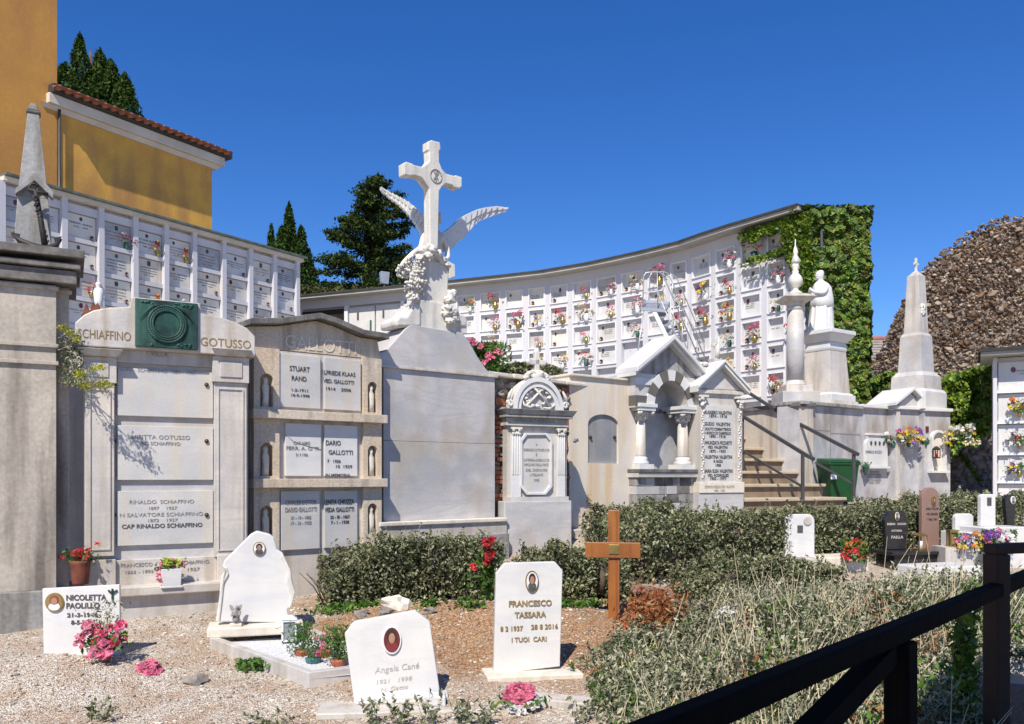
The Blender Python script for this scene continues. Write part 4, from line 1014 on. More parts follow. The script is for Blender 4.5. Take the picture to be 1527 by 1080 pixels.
for i in range(len(X)-1):
    for k in range(rows):
        if i < 0 or (k > 5) or (i > 6 and k > 4): continue
        x0, x1 = X[i]+.065, X[i+1]-.065; zt = z_first-k*pitch; z0 = zt-pitch+.10
        random.seed(i*31+k*7); w_ = x1-x0
        if k == 0 or True:
            m_ = ['slab_white','slab_cream','slab_cream','marble_warm','slab_cream','panel'][(i*3+k*2+random.randint(0,1)) % 6] if k > 0 else ['slab_grey','slab_white','slab_cream'][(i) % 3]
        mb = MB(); mb.box(x0+.015, x1-.015, .075, .119, z0+.02, zt-.02); sb = mb.build('niche_slab', M[m_], lcol)
        scribble(sb, (x0+x1)/2, .074, zt-.24, w_*random.uniform(.55,.78), i*9+k, random.choice(['ink','ink','ink_grey','ink_gold']), random.choice([2,3,3,4]), random.uniform(.028,.042))
        medallion(sb, x0+w_*random.choice([.3,.42,.5,.5]), .074, zt-.11, random.choice([0,0,1]), random.uniform(.9,1.3))
        for (a_, b_) in ():
            pass
        pos = fl.W(x1-.13, .03, z0+.0)
        if random.random() < .42 and i > 1:
            ci = random.choice([0,1,2,3,4,5,10,8]); put_flowers(ci, pos, fl.a, 1.35, '%s flowers in row %s, column %s of the left niche wall' % (CN[ci], CARD[k], CARD[i]), 'flower vases on the left niche wall'); fln += 1
        elif random.random() < .7 and i > 1:
            put_lantern(pos, fl.a, 'small lantern in row %s, column %s of the left niche wall' % (CARD[k], CARD[i]), 'lanterns on the left niche wall', .9)
# curved wall ------------------------------------------------------------
WT = 7.84
dpx = [440,600,677,750,816,886,962,1028,1063,1101,1139,1175.5,1206]; dD = [29.4,27.8,27.1,26.4,25.75,24.8,23.6,22.5,21.75,21.05,20.45,19.9,19.45]
def WD(px): return float(np.interp(px, dpx, dD))
def WP(px): d = WD(px); return ((px-CXP)/F*d, d)
piers = [603,640,677,712,750,784,816.5,850.5,886,923,962.6,996,1028.5,1063.5,1101,1139.5,1175.5,1206]
t = thing('curved_niche_wall', 'long curving white wall of burial niches full of flowers, under a thin dark roof edge', 'burial niches', (0,26,TZ))
def qbox(mb, A, B, y0, y1, z0, z1, ina=0, inb=0):
    A = Vector((*A,0)); B = Vector((*B,0)); u = (B-A).normalized(); m_ = Vector((-u.y,u.x,0)); A = A+u*ina; B = B-u*inb
    pts = [A+m_*y0, B+m_*y0, B+m_*y1, A+m_*y1]; o = Vector((0,26,TZ))
    vs = [(p.x-o.x, p.y-o.y, z-o.z) for z in (z0,z1) for p in pts]
    mb.add(vs, [(0,3,2,1),(4,5,6,7),(0,1,5,4),(1,2,6,5),(2,3,7,6),(3,0,4,7)])
pw = [WP(p) for p in piers]; zf1 = WT-.38; pt_h = .665; nrow = 7
back = MB(); grid = MB(); 
allp = [WP(p) for p in (440, 480, 520, 560, 603)] + pw[1:]
def strip(mb, pts, y0, y1, z0, z1):
    """one continuous band along the curve (mitred)"""
    V = [Vector((*p,0)) for p in pts]; ns = []
    for i in range(len(V)):
        d = (V[min(i+1,len(V)-1)]-V[max(i-1,0)]).normalized(); ns.append(Vector((-d.y,d.x,0)))
    o = Vector((0,26,TZ)); vs = []
    for v, n_ in zip(V, ns):
        for (y, z) in ((y0,z0),(y1,z0),(y1,z1),(y0,z1)): p = v+n_*y; vs.append((p.x-o.x,p.y-o.y,z-o.z))
    fs = []
    for i in range(len(V)-1):
        for j in range(4): fs.append((i*4+j, (i+1)*4+j, (i+1)*4+(j+1)%4, i*4+(j+1)%4))
    fs.append((3,2,1,0)); q = (len(V)-1)*4; fs.append((q,q+1,q+2,q+3)); fs = [f[::-1] for f in fs]
    mb.add(vs, fs)
strip(back, allp, .14, 1.3, TZ-.1, WT-.12); back.build('back_wall', M['white_wall'], t)
mb = MB(); strip(mb, allp, -.0, .14, WT-.38, WT-.10); mb.build('top_band', M['white_wall'], t)
mb = MB(); strip(mb, allp, -.42, 1.35, WT-.10, WT-.02); mb.build('roof_slab', M['soffit'], t)
mb = MB(); strip(mb, allp, -.46, 1.4, WT-.02, WT+.035); mb.build('roof_edge', M['roof_black'], t)
for i in range(len(pw)-1):
    qbox(grid, pw[i], pw[i+1], .0, .14, TZ-.1, WT-.38, 0, 0) if False else None
for i in range(1, len(pw)-1):
    qbox(grid, pw[i-1], pw[i], 0, .139, TZ-.1, WT-.38, (Vector(pw[i])-Vector(pw[i-1])).length-.09, 0)
    qbox(grid, pw[i], pw[i+1], 0, .139, TZ-.1, WT-.38, 0, (Vector(pw[i+1])-Vector(pw[i])).length-.09)
for k in range(1, nrow+1):
    z = zf1-k*pt_h
    for i in range(len(pw)-1): qbox(grid, pw[i], pw[i+1], .012, .139, z, z+.10, .09, .09)
grid.build('pier_grid', M['white_wall'], t)
fr_ = MB(); vis = []
for i in range(len(pw)-1):
    A, B = Vector((*pw[i],0)), Vector((*pw[i+1],0)); u = (B-A); L_ = u.length; u.normalize(); m_ = Vector((-u.y,u.x,0)); rz = math.atan2(u.y,u.x)
    for k in range(nrow):
        zt = zf1-k*pt_h; z0 = zt-pt_h+.10
        pxm = (piers[i]+piers[i+1])/2; pym = HY-(((zt+z0)/2)-EYE)/WD(pxm)*F
        # skip what stands wholly behind the front tombs
        lim = 556 if pxm < 850 else (560 if pxm < 940 else (505 if pxm < 1035 else 590))
        if pym > lim: continue
        random.seed(i*53+k*11)
        for (a,b,c,d) in ((.09,.125,z0,zt),(L_-.125,L_-.09,z0,zt),(.125,L_-.125,z0,z0+.03),(.125,L_-.125,zt-.03,zt)):
            qbox(fr_, pw[i], pw[i+1], -.018, .135, c, d, a, L_-b)
        sb_ = MB(); qbox(sb_, pw[i], pw[i+1], .085, .139, z0+.03, zt-.03, .125, .125)
        sb = sb_.build('niche_slab', M[random.choice(['slab_white']*6+['slab_cream','panel','marble_grey'])], t)
        vis.append((i,k))
        # lettering and photo, built in a holder frame of this bay
        def loc(x, y, z): p = A+u*x+m_*y; return (p.x, p.y-26, z-TZ)
        tb = MB(); side = random.choice([0,1]); xm_ = L_*(.5 if random.random() < .4 else .38)
        nr_ = random.choice([0,1,2,3])
        for r_ in range(nr_):
            s_ = random.choice(['MARIA COSTA','LUIGI ROSSI','ANNA OLIVARI','CARLO MORTOLA','EMMA RAZETO','ROSA FERRARI']) if r_ else random.choice(['1921 - 1998','1908 - 1989','1930 - 2004'])
            text_into(tb, s_, 0, -r_*.05, L_*.34, .03, 0, .03)
        if nr_:
            tb.v = [loc(xm_+v[0], .083+v[1], zt-.30+.05*nr_*.5-v[2]*-1) for v in tb.v]; tb.build('inscription', M['ink_grey'], sb)
        if random.random() < .7:
            pm = MB(); cx = L_*random.choice([.3,.4,.5]); 
            if random.random() < .5: pm.prism(arc(cx, zt-.14, .032, .045, 0, 360, 12)[:-1], .07, .084)
            else: pm.box(cx-.035, cx+.035, .07, .084, zt-.19, zt-.09)
            pm.v = [loc(*v) for v in pm.v]; pm.build('photo_medallion', M['ink'] if random.random() < .7 else M['portrait_dark'], sb)
        def wloc(x, y, z): p = A+u*x+m_*y; return (p.x, p.y, z)
        if random.random() < .70:
            ci = random.randrange(12); 
            if ci == 9 and random.random() < .7: ci = 0
            put_flowers(ci, wloc(L_-.24, -.05, z0+.01), rz, random.uniform(1.1,2.0), '%s flowers in row %s, bay %s of the curved niche wall' % (CN[ci], CARD[k], CARD[i]), 'flower vases on the curved niche wall')
        if random.random() < .45:
            put_lantern(wloc(.22, .05, z0+.025), rz, 'small red grave lamp in row %s, bay %s of the curved niche wall' % (CARD[k], CARD[i]), 'lamps on the curved niche wall', 1.1)
fr_.build('niche_frames', M['white_frame'], t)
print('slabs', len(vis))
# low part at the left end: dark double panel and long white panels with a projecting shelf
def bay(pxa, pxb, y0, y1, z0, z1, name, m): mb = MB(); qbox(mb, WP(pxa), WP(pxb), y0, y1, z0, z1); return mb.build(name, M[m], t)
bay(440, 603, -.0, .139, TZ-.1, 6.0, 'lower_wall', 'white_wall')
bay(440, 603, -.35, .139, 6.0, 6.12, 'shelf', 'marble_grey')
bay(450, 513, .03, .139, 6.5, 7.38, 'dark_panel', 'granite_black')
bay(444, 449, -.03, .139, 6.12, 7.46, 'pier', 'white_frame'); bay(514, 519, -.03, .139, 6.12, 7.46, 'pier', 'white_frame'); bay(598, 603, -.03, .139, 6.12, 7.46, 'pier', 'white_frame')
lp = bay(520, 558, .03, .139, 6.35, 7.38, 'long_slab', 'slab_white'); lp2 = bay(560, 597, .03, .139, 6.35, 7.38, 'long_slab', 'slab_white')
for px in (532, 570): bay(px, px+2.6, .01, .029, 6.95, 7.2, 'photo_medallion', 'ink')
for px in (552, 588): bay(px, px+1.5, -.03, .029, 6.5, 6.9, 'candle_holder', 'bronze')
for j, (px, ci, what) in enumerate(((460,0,'left end of the dark panel'),(500,10,'middle of the dark panel'),(522,4,'right end of the dark panel'))):
    p = WP(px); put_flowers(ci, (p[0], p[1]-.1, 6.42), 0, .9, '%s flowers at the %s of the curved wall' % (CN[ci], what), 'flowers on the low end of the curved wall')
bu = thing('bronze_bust', 'small dark bronze bust on the shelf beside the dark panel', 'bust', (*[v-.0 for v in WP(512)], 6.12)); bu.location.y -= .2
mb = MB(); mb.loft([(.0,0,0,.22,.12),(.18,0,0,.24,.12),(.34,0,0,.16,.10),(.42,0,0,.07,.07),(.48,0,0,.07,.07),(.55,0,-.01,.11,.12),(.66,0,-.01,.12,.13),(.75,0,0,.09,.10),(.79,0,0,.03,.04)], 16); mb.build('bust', M['bronze'], bu)

# ------------------------------------------------------------ block of the wall's end, clad in ivy
A_ = WP(1206); e0 = P(1186, 318, 19.4); e1 = P(1290, 318, 19.3)
t = thing('wall_end_block', 'tall plain end block of the curved niche wall, hidden under ivy', 'wall', (e0.x, e0.y, TZ))
mb = MB(); mb.slab([(.55,.12),(e1.x-e0.x,.0),(e1.x-e0.x+.5,1.6),(.7,1.7)], -.1, 7.66-TZ); mb.build('masonry', M['stone_dark'], t)
mb = MB(); mb.tube([(.55,-.16,0),(.55,-.16,7.5-TZ)], .035, 8); mb.build('downpipe', M['metal_dark'], t)
iv = []; nn = []
random.seed(4)
H = 7.75-TZ; Wd = e1.x-e0.x
for _ in range(15000):
    x = random.uniform(.35, Wd+.03); z = random.uniform(-.1, H); b_ = .14*noise.noise(Vector((x*1.6,z*1.6,0)))+.16*noise.noise(Vector((x*6,z*6,2)))
    if abs(x-.52) < .045 and random.random() < .8: continue
    iv.append((e0.x+x + (.09*noise.noise(Vector((z*2.5,1,0))) if x > Wd-.12 else 0), e0.y-.10-b_-random.uniform(0,.10), TZ+z + (.14*noise.noise(Vector((x*3,0,0))) if z > H-.1 else 0))); nn.append((0,-1,.35))
for _ in range(5200):
    y = random.uniform(-.1,1.6); z = random.uniform(-.1,H); b_ = .10*noise.noise(Vector((y*1.6,z*1.6,5)))
    iv.append((e0.x+Wd+.06+.3*y+b_+random.uniform(0,.1), e0.y+y, TZ+z)); nn.append((1,-.2,.3))
for _ in range(2600):
    iv.append((e0.x+random.uniform(-.1,Wd+.2), e0.y+random.uniform(-.15,1.5), TZ+H+.03+random.uniform(-.03,.07)+.06*noise.noise(Vector((_*.01,0,0))))); nn.append((0,-.2,1))
ivo = leaves('ivy', iv, .125, L_ivy, None, nn, .62, 1.15); tag(ivo, 'dense green and reddish ivy covering the tall end block of the niche wall', 'ivy')
vn = []; random.seed(9)
# creeper hanging over the top and down the last bays
for _ in range(5200):
    px = 1100+ (1210-1100)*random.random()**.55; d = WD(px)
    base = 318+(1206-px)*.30; hang = 8+ 24*max(0,noise.noise(Vector((px*.045,3,0)))+.35) + max(0, px-1165)*1.6
    py = base-2+hang*random.random()**1.4
    if px < 1180 and random.random() < .12: py = base+46+ (px-1130)*.0+random.uniform(-6,6)
    if px > 1165 and random.random() < .5: py = random.uniform(330, 460-(1205-px)*2.2)
    p = P(px, py, d-.15-random.uniform(0,.22)); vn.append(tuple(p))
tag(leaves('creeper', vn, .095, L_vine, None, None, aspect=1.3, up=.6), 'bright green creeper hanging over the top bays of the curved niche wall', 'creeper')

# ------------------------------------------------------------ yellow building
fy = Fr(82, 21.2, 1.5)
t = fthing(fy, 'yellow_building', 'ochre yellow plastered building with a white eave above the left niche wall', 'building')
zr = fy.z(82, 128, -.35); xr_ = fy.x(316)
zt2 = fy.z(300, 240, 0)
mb = MB(); mb.box(-2, xr_, 0, 6, 3, zt2-.0); mb.build('wing_wall', M['yellow_wall'], t)
mb = MB(); mb.box(-.25, xr_+.32, -.20, 6.4, zt2-.0, zt2+.26)
mb.build('eave', M['eave_white'], t, .02)
mb = MB(); mb.frust((xr_-.25)/2+.04, 3, zt2-.12, (xr_+.25)/2+.10, 3.05, zt2, (xr_+.25)/2+.2, 3.12); mb.build('eave_moulding', M['eave_white'], t)
mb = MB(); mb.box(-.2, xr_+.52, -.30, 6.6, zt2+.26, zt2+.50); mb.build('gutter', M['roof_black'], t, .03)
rt = MB(); L_ = xr_+.7
rt.add([(-.2,-.5,zt2+.37),(L_-.3,-.5,zt2+.37),(L_-.3,6.6,zt2+.37),(-.2,6.6,zt2+.37),(-.2,3,zt2+.9),(L_-1.6,3,zt2+.9)], [(0,1,5,4),(1,2,5),(2,3,4,5),(3,0,4),(0,3,2,1)])
k = 0
x = -.1
while x < L_-.4:
    rt.tube([(x,-.42,zt2+.36),(min(x, L_-1.6),2.9,zt2+.90)], .07, 8); x += .24
rt.build('roof', M['roof_tile'], t)
mb = MB(); mb.tube([(.06,-.10,3),(.06,-.10,zt2-.05)], .035, 6); mb.build('downpipe', M['metal_dark'], t)
# the tall front part
p0 = fy.L(82, 300, 0)
mb = MB(); mb.box(-9, .02, -.06, 6, 3, 30); mb.build('tall_wall', M['ochre_wall'], t)
# ------------------------------------------------------------ trees
def cypress(name, label, base, h, lobes, n, size, m, group):
    t = thing(name, label, 'tree', base, 0, group)
    mb = MB(); mb.tube([(0,0,-1),(.05,0,h*.3),(0,0,h*.8)], [.22,.16,.05], 8); mb.build('trunk', M['bark'], t)
    pts = []
    for (lx, ly, lz, lr, lh, fr_) in lobes:
        for _ in range(int(n*fr_)):
            a = random.random()*6.28; k = random.random()**.8
            z = lz+lh*k; rr = lr*((1-k)**.55)*1.15
            q = rr*(.55+.5*random.random()); b_ = 1+.45*noise.noise(Vector((math.cos(a)*2+lx, math.sin(a)*2, z*1.6)))
            pts.append((lx+math.cos(a)*q*b_, ly+math.sin(a)*q*b_, z+random.gauss(0,.08)))
    leaves('crown', pts, size, m, t, None, aspect=2.2, up=.0)
    return t
def cp(px, pyb, pyt, D): a = P(px, pyb, D); b = P(px, pyt, D); return a, b.z-a.z
random.seed(21)
def lob(px, D, lst):  # (px offset, height px, width px, share, base drop)
    k = D/F; return [(dx*k, random.uniform(-.3,.3), -dr*k, w*k*.95, (hh+dr)*k, fr) for dx, hh, w, fr, dr in lst]
a, h = cp(135, 200, 45, 34)
cypress('cypress_tree', 'dense cypress clump with brown patches rising behind the yellow building roof', a, h,
 lob(135, 34, [(-12,142,24,.12,40),(12,124,34,.18,60),(-40,104,36,.16,60),(30,106,36,.18,60),(54,84,32,.16,60),(-4,94,54,.2,60)]), 24000, .17, L_cyp, 'cypresses behind the walls')
a, h = cp(430, 450, 303, 44)
cypress('cypress_tree', 'smaller pointed cypress just right of the left niche wall', a, h,
 lob(430, 44, [(0,146,20,.25,60),(-24,112,14,.08,60),(18,112,22,.2,60),(-8,108,26,.2,60),(26,80,26,.2,60)]), 20000, .19, L_cyp, 'cypresses behind the walls')
# the big dark conifer with layered boughs
random.seed(33)
a, h = cp(548, 450, 254, 42); sc = 42/F
t = thing('conifer_tree', 'big dark conifer with drooping layered boughs between the left niche wall and the angel', 'tree', a, 0)
mb = MB(); mb.tube([(0,0,-2),(.1,0,h*.5),(14*sc,0,h*.97)], [.35,.22,.04], 8); mb.build('trunk', M['bark'], t)
pts = []
prof = [(0,108),(.12,104),(.3,84),(.45,76),(.6,68),(.75,50),(.85,46),(.93,22),(1,4)]
for b_ in range(125):
    k = (b_+.5)/125; z = h*k*.985-.3; L_ = float(np.interp(k, [p[0] for p in prof], [p[1] for p in prof]))*sc*random.uniform(.62,1.05)
    az = random.random()*6.28; rise = random.uniform(-.15,.35)
    for _ in range(int(90+330*L_/3)):
        q = random.random()**.6; r = L_*q; wv = .10+.24*(1-q)*L_*.5
        x = math.cos(az)*r+random.gauss(0,wv); y = math.sin(az)*r+random.gauss(0,wv)
        pts.append((x+14*sc*k, y, z+rise*r-.10*r*r*.3+random.gauss(0,.08)))
leaves('crown', pts, .15, L_cedar, t, None, aspect=1.8, up=.2)
# shrubs rooted on the roof between the trees
pts = []
for _ in range(5000):
    px = random.uniform(440, 605); py = random.uniform(430, 446-(px-440)*.05) + 8*noise.noise(Vector((px*.08,0,0)))
    pts.append(tuple(P(px, py, 33+random.uniform(-.6,.6))))
tag(leaves('roof_bush', pts, .16, leafmat('bush_leaf', [(.03,.05,.01),(.10,.12,.03),(.22,.17,.06)], .15), None, up=.5), 'low olive green shrubbery growing along the top edge below the conifers', 'bush')
p = P(573, 424, 32.5)
t = thing('floodlight', 'small square grey floodlight on the wall top below the big conifer', 'floodlight', p)
mb = MB(); mb.tube([(0,0,-1.2),(0,0,0)], .04, 6); mb.build('post', M['metal_dark'], t)
mb = MB(); mb.frust(0,.05,0,.14,.10,.48,.18,.12,.5); mb.build('housing', M['metal_grey'], t, .02)
mb = MB(); mb.frust(0-.06,-.07,.06,.10,.02,.42,.12,.02,.5); mb.build('lens', M['glass_grey'], t)
# ------------------------------------------------------------ rolling stair ladder on the terrace
D0 = 19.5
t = thing('rolling_ladder', 'white tubular rolling ladder with railings leaning over the gable, before the curved niche wall', 'ladder', (P(985, 712, D0).x, D0, TZ))
o = Vector((P(985, 712, D0).x, D0, TZ))
def q(px, py, D=D0): v = P(px, py, D)-o; return v
N_, Fd = D0-.35, D0+.35
mb = MB()
pa, pb = q(958, 455), q(983, 458)
mb.bar(q(956,461,N_), q(992,464,N_), .05, .07); mb.bar(q(962,450,Fd), q(998,452,Fd), .05, .07); mb.bar(q(956,461,N_), q(962,450,Fd), .04,.07); mb.bar(q(992,464,N_), q(998,452,Fd), .04,.07)
mb.add([q(956,460,N_),q(992,463,N_),q(998,451,Fd),q(962,449,Fd)], [(0,1,2,3)])
mb.build('platform', M['metal_grey'], t)
mb = MB()
for D in (N_, Fd):
    s = 0 if D == N_ else 6
    mb.bar(q(975+s,464,D), q(1005+s,525,D), .03, .09); mb.bar(q(1005+s,525,D), q(1040+s,600,D), .03, .09)
mb.build('stringer', M['white_frame'], t)
mb = MB()
for k in range(11):
    x, y = 984+k*6.0, 474+k*12.2; a, b = q(x,y,N_), q(x+6,y-8,Fd)
    mb.bar(a, b, .20, .025)
mb.build('treads', M['metal_grey'], t)
for D, s in ((N_,0),(Fd,9)):
    mb = MB()
    mb.tube([q(958+s,463,D), q(960+s,412,D), q(963+s,407,D), q(980+s,405,D), q(987+s,408,D), q(992+s,418,D), q(1045+s,540,D)], .015, 6)
    mb.tube([q(981+s,462,D), q(980+s,406,D)], .012, 6)
    mb.tube([q(979+s,432,D), q(1030+s,555,D)], .012, 6)
    mb.tube([q(958+s,437,D), q(980+s,436,D)], .011, 6)
    for k in range(1,4): mb.tube([q(992+s+k*13,418+k*30,D), q(990+s+k*13,470+k*30,D)], .011, 6)
    mb.build('railing', M['metal_grey'], t)
mb = MB()
mb.tube([q(1003,412,Fd), q(1003,440,Fd), q(1050,513,Fd), q(1050,550,Fd)], .013, 6); mb.tube([q(992,414,Fd), q(1003,410,Fd), q(1009,414,Fd), q(1050,510,Fd)], .013, 6)
mb.build('railing', M['metal_grey'], t)
for D in (N_, Fd):
    mb = MB(); mb.tube([q(960,463,D), q(952,520,D), q(944,640,D)], .015, 6); mb.build('leg', M['metal_grey'], t)
# ------------------------------------------------------------ column with urn
D0 = 17.2
c = P(1186, 712, D0); t = thing('urn_column', 'plain round grey marble column carrying a pale urn with a small figure', 'column', (c.x, D0, TZ)); o = Vector((c.x, D0, TZ))
def zq_(py): return P(1186, py, D0).z - TZ
r = 13/F*D0
mb = MB(); mb.box(-r*2.1, r*2.1, -r*2.1, r*2.1, -.3, zq_(586)); mb.build('pedestal', M['marble_grey'], t, .01)
mb = MB(); mb.box(-r*1.5, r*1.5, -r*1.5, r*1.5, zq_(586), zq_(576)); mb.lathe(0,0,[(r*1.2,zq_(576)),(r*1.25,zq_(574)),(r*1.05,zq_(571)),(r,zq_(568))],28); mb.build('base', M['marble'], t, .006)
mb = MB(); mb.lathe(0,0,[(r,zq_(568)),(r*.99,zq_(520)),(r*.9,zq_(464))],28); mb.build('shaft', M['marble_grey'], t)
mb = MB(); mb.lathe(0,0,[(r*.9,zq_(464)),(r*1.0,zq_(462)),(r*1.0,zq_(459)),(r*.92,zq_(458)),(r*1.15,zq_(452))],28); mb.frust(0,0,zq_(452),r*1.25,r*1.25,zq_(446),r*1.85,r*1.85); mb.frust(0,0,zq_(446),r*1.85,r*1.85,zq_(440),r*.9,r*.9); mb.build('capital', M['marble'], t, .006)
mb = MB(); mb.lathe(0,0,[(.13,zq_(440)),(.14,zq_(437)),(.06,zq_(433)),(.07,zq_(430)),(.13,zq_(425)),(.145,zq_(420)),(.14,zq_(416)),(.11,zq_(412)),(.06,zq_(408)),(.07,zq_(405)),(.05,zq_(402)),(.08,zq_(398)),(.06,zq_(394)),(.03,zq_(392))],24); mb.build('urn', M['sculpt'], t)
mb = MB(); mb.loft([(zq_(394),0,0,.07,.06),(zq_(389),.02,0,.09,.07),(zq_(384),0,0,.06,.06),(zq_(380),.0,0,.035,.035),(zq_(377),0,0,.05,.05),(zq_(373),0,0,.04,.04),(zq_(366),0,0,.012,.012),(zq_(357),0,0,.008,.008)],14,lambda a,k:1+.2*math.sin(3*a+5*k)); mb.build('figure', M['sculpt'], t)
# ------------------------------------------------------------ pedestal and robed statue
D0 = 17.6; al = .62
c = P(1231, 712, D0); t = thing('statue_pedestal', 'tall tapered marble pedestal with flared cap carrying the robed statue', 'pedestal', (c.x, D0, TZ), al)
def zs_(py): return P(1231, py, D0).z - TZ
w_ = 27/F*D0
mb = MB(); mb.frust(0,0,-.3,w_*1.12,w_*1.12,zs_(591),w_*1.12,w_*1.12); mb.frust(0,0,zs_(591),w_*1.05,w_*1.05,zs_(588),w_*.98,w_*.98); mb.build('base', M['marble_white'], t, .01)
mb = MB(); mb.frust(0,0,zs_(588),w_*.92,w_*.92,zs_(526),w_*.76,w_*.76); mb.build('shaft', M['marble'], t, .006)
mb = MB(); mb.frust(0,0,zs_(526),w_*.78,w_*.78,zs_(522),w_*.82,w_*.82); mb.frust(0,0,zs_(522),w_*.78,w_*.78,zs_(513),w_*.76,w_*.76);mb.frust(0,0,zs_(513),w_*.8,w_*.8,zs_(502),w_*1.12,w_*1.12); mb.box(-w_*1.14,w_*1.14,-w_*1.14,w_*1.14,zs_(502),zs_(496)); mb.build('cap', M['marble_white'], t, .01)
zc = TZ+zs_(496); H = 93/F*D0
c2 = P(1224, 712, D0)
t = thing('robed_statue', 'white marble statue of a veiled robed figure facing left on the tall pedestal', 'statue', (c2.x, D0, zc), .45)
def fold(a, k): return 1+.045*math.sin(9*a+2*k)+.035*math.sin(15*a-3*k)+.02*math.sin(23*a+6*k)
hh = H
mb = MB()
# one continuous robed body: rings from hem to neck
rg = [(0,.0,0,.31,.27),(.06,.0,0,.31,.27),(.2,.01,0,.29,.25),(.42,.02,0,.275,.235),(.6,.03,0,.26,.22),(.78,.035,0,.25,.21),(.92,.03,0,.225,.19),(1.0,.025,0,.20,.175),(1.06,.01,0,.15,.135),(1.10,-.01,0,.085,.085),(1.13,-.025,0,.07,.075),(1.17,-.035,0,.085,.085),(1.23,-.035,0,.10,.098),(1.29,-.025,0,.09,.09),(1.33,-.01,0,.06,.06),(1.345,-.005,0,.01,.01)]
f = hh/1.345
mb.loft([(z*f, x*f, y*f, rx*f*.92, ry*f*.92) for z,x,y,rx,ry in rg], 56, lambda a,k: fold(a,k) if k < .62 else 1+.2*(fold(a,k)-1))
mb.build('body', M['marble_white'], t)
mb = MB()
mb.loft([(.50*f,.03*f,0,.15*f,.15*f),(.55*f,.03*f,0,.262*f,.226*f),(.70*f,.035*f,0,.252*f,.216*f),(.95*f,.035*f,0,.215*f,.190*f),(1.04*f,.03*f,0,.16*f,.14*f)], 56, lambda a,k: 1+.03*math.sin(7*a+5*k))
mb.build('mantle_folds', M['marble_white'], t)
nodes = [(.0*f,-.17*f,.98*f,.06*f),(-.10*f,-.2*f,.80*f,.055*f),(-.24*f,-.10*f,.82*f,.04*f),(-.30*f,-.02*f,.88*f,.028*f),(-.31*f,0,.94*f,.018*f)]
skinned('arm', nodes, [(0,1),(1,2),(2,3),(3,4)], M['marble_white'], t)
nodes = [(.0*f,.17*f,.98*f,.06*f),(-.10*f,.2*f,.80*f,.055*f),(-.24*f,.08*f,.82*f,.04*f),(-.29*f,.03*f,.88*f,.028*f),(-.30*f,.015,.94*f,.018*f)]
skinned('arm', nodes, [(0,1),(1,2),(2,3),(3,4)], M['marble_white'], t)
mb = MB(); mb.blob((-.128*f,0,1.21*f),(.014*f,.012*f,.022*f),2); mb.blob((-.105*f,0,1.165*f),(.022*f,.035*f,.02*f),2); mb.blob((-.108*f,0,1.245*f),(.02*f,.05*f,.015*f),2); mb.build('face', M['marble_white'], t)
mb = MB(); mb.blob((-.25*f,.03*f,.03*f),(.12*f,.16*f,.05*f),3,.5,2,True,3); mb.box(-.28*f,.27*f,-.25*f,.25*f,-.0,.03*f); mb.build('rock', M['marble_white'], t)
# ------------------------------------------------------------ obelisk with cross
D0 = 18.3; al = .5
c = P(1366, 712, D0); zb = 3.05
t = thing('marble_obelisk', 'tall pale marble obelisk with a small cross on its tip, standing on the white wall', 'obelisk', (c.x, D0, zb), .62)
def zo(py): return P(1366, py, D0).z - zb
def wpx(p): return p/2/F*D0/1.38
mb = MB(); mb.frust(0,0,-.0,wpx(84),wpx(84),zo(588),wpx(84),wpx(84)); mb.frust(0,0,zo(588),wpx(84),wpx(84),zo(583),wpx(76),wpx(76)); mb.build('plinth', M['marble_white'], t, .01)
mb = MB(); mb.frust(0,0,zo(583),wpx(70),wpx(70),zo(563),wpx(68),wpx(68)); mb.frust(0,0,zo(563),wpx(68),wpx(68),zo(556),wpx(52),wpx(52)); mb.build('base_block', M['marble_grey'], t, .006)
mb = MB(); mb.frust(0,0,zo(556),wpx(50),wpx(50),zo(503),wpx(44),wpx(44)); mb.frust(0,0,zo(503),wpx(44),wpx(44),zo(498),wpx(36),wpx(36)); dm = mb.build('die', M['marble_grey'], t, .005)
mb = MB(); mb.frust(0,0,zo(498),wpx(34),wpx(34),zo(413),wpx(25),wpx(25)); mb.frust(0,0,zo(413),wpx(25),wpx(25),zo(404),wpx(4),wpx(4)); mb.build('needle', M['marble'], t, .004)
mb = MB(); mb.box(-.025,.025,-.02,.02,zo(405),zo(385)); mb.box(-.085,.085,-.02,.02,zo(394)-.025,zo(394)+.025); mb.build('cross', M['sculpt'], t, .004)
mb = MB()
for k, s in enumerate(('FAMIGLIA', 'DON LUTTERI')): text_into(mb, s, wpx(24), zo(519+k*8), .22, .05, 0, .03)
ca = .0
# lettering on the right-hand face of the die
mb.v = [(wpx(47)+.012-v[1], (v[0]-wpx(24)), v[2]) for v in mb.v]; mb.build('inscription', M['ink'], dm)
mb = MB()
for k in range(14): mb.blob((random.uniform(-.07,.07), -wpx(30)-.0, zo(466)+random.uniform(-.09,.12)), (.05,.03,.06), 2, .9, 3, True, k)
mb.build('relief', M['sculpt'], t)

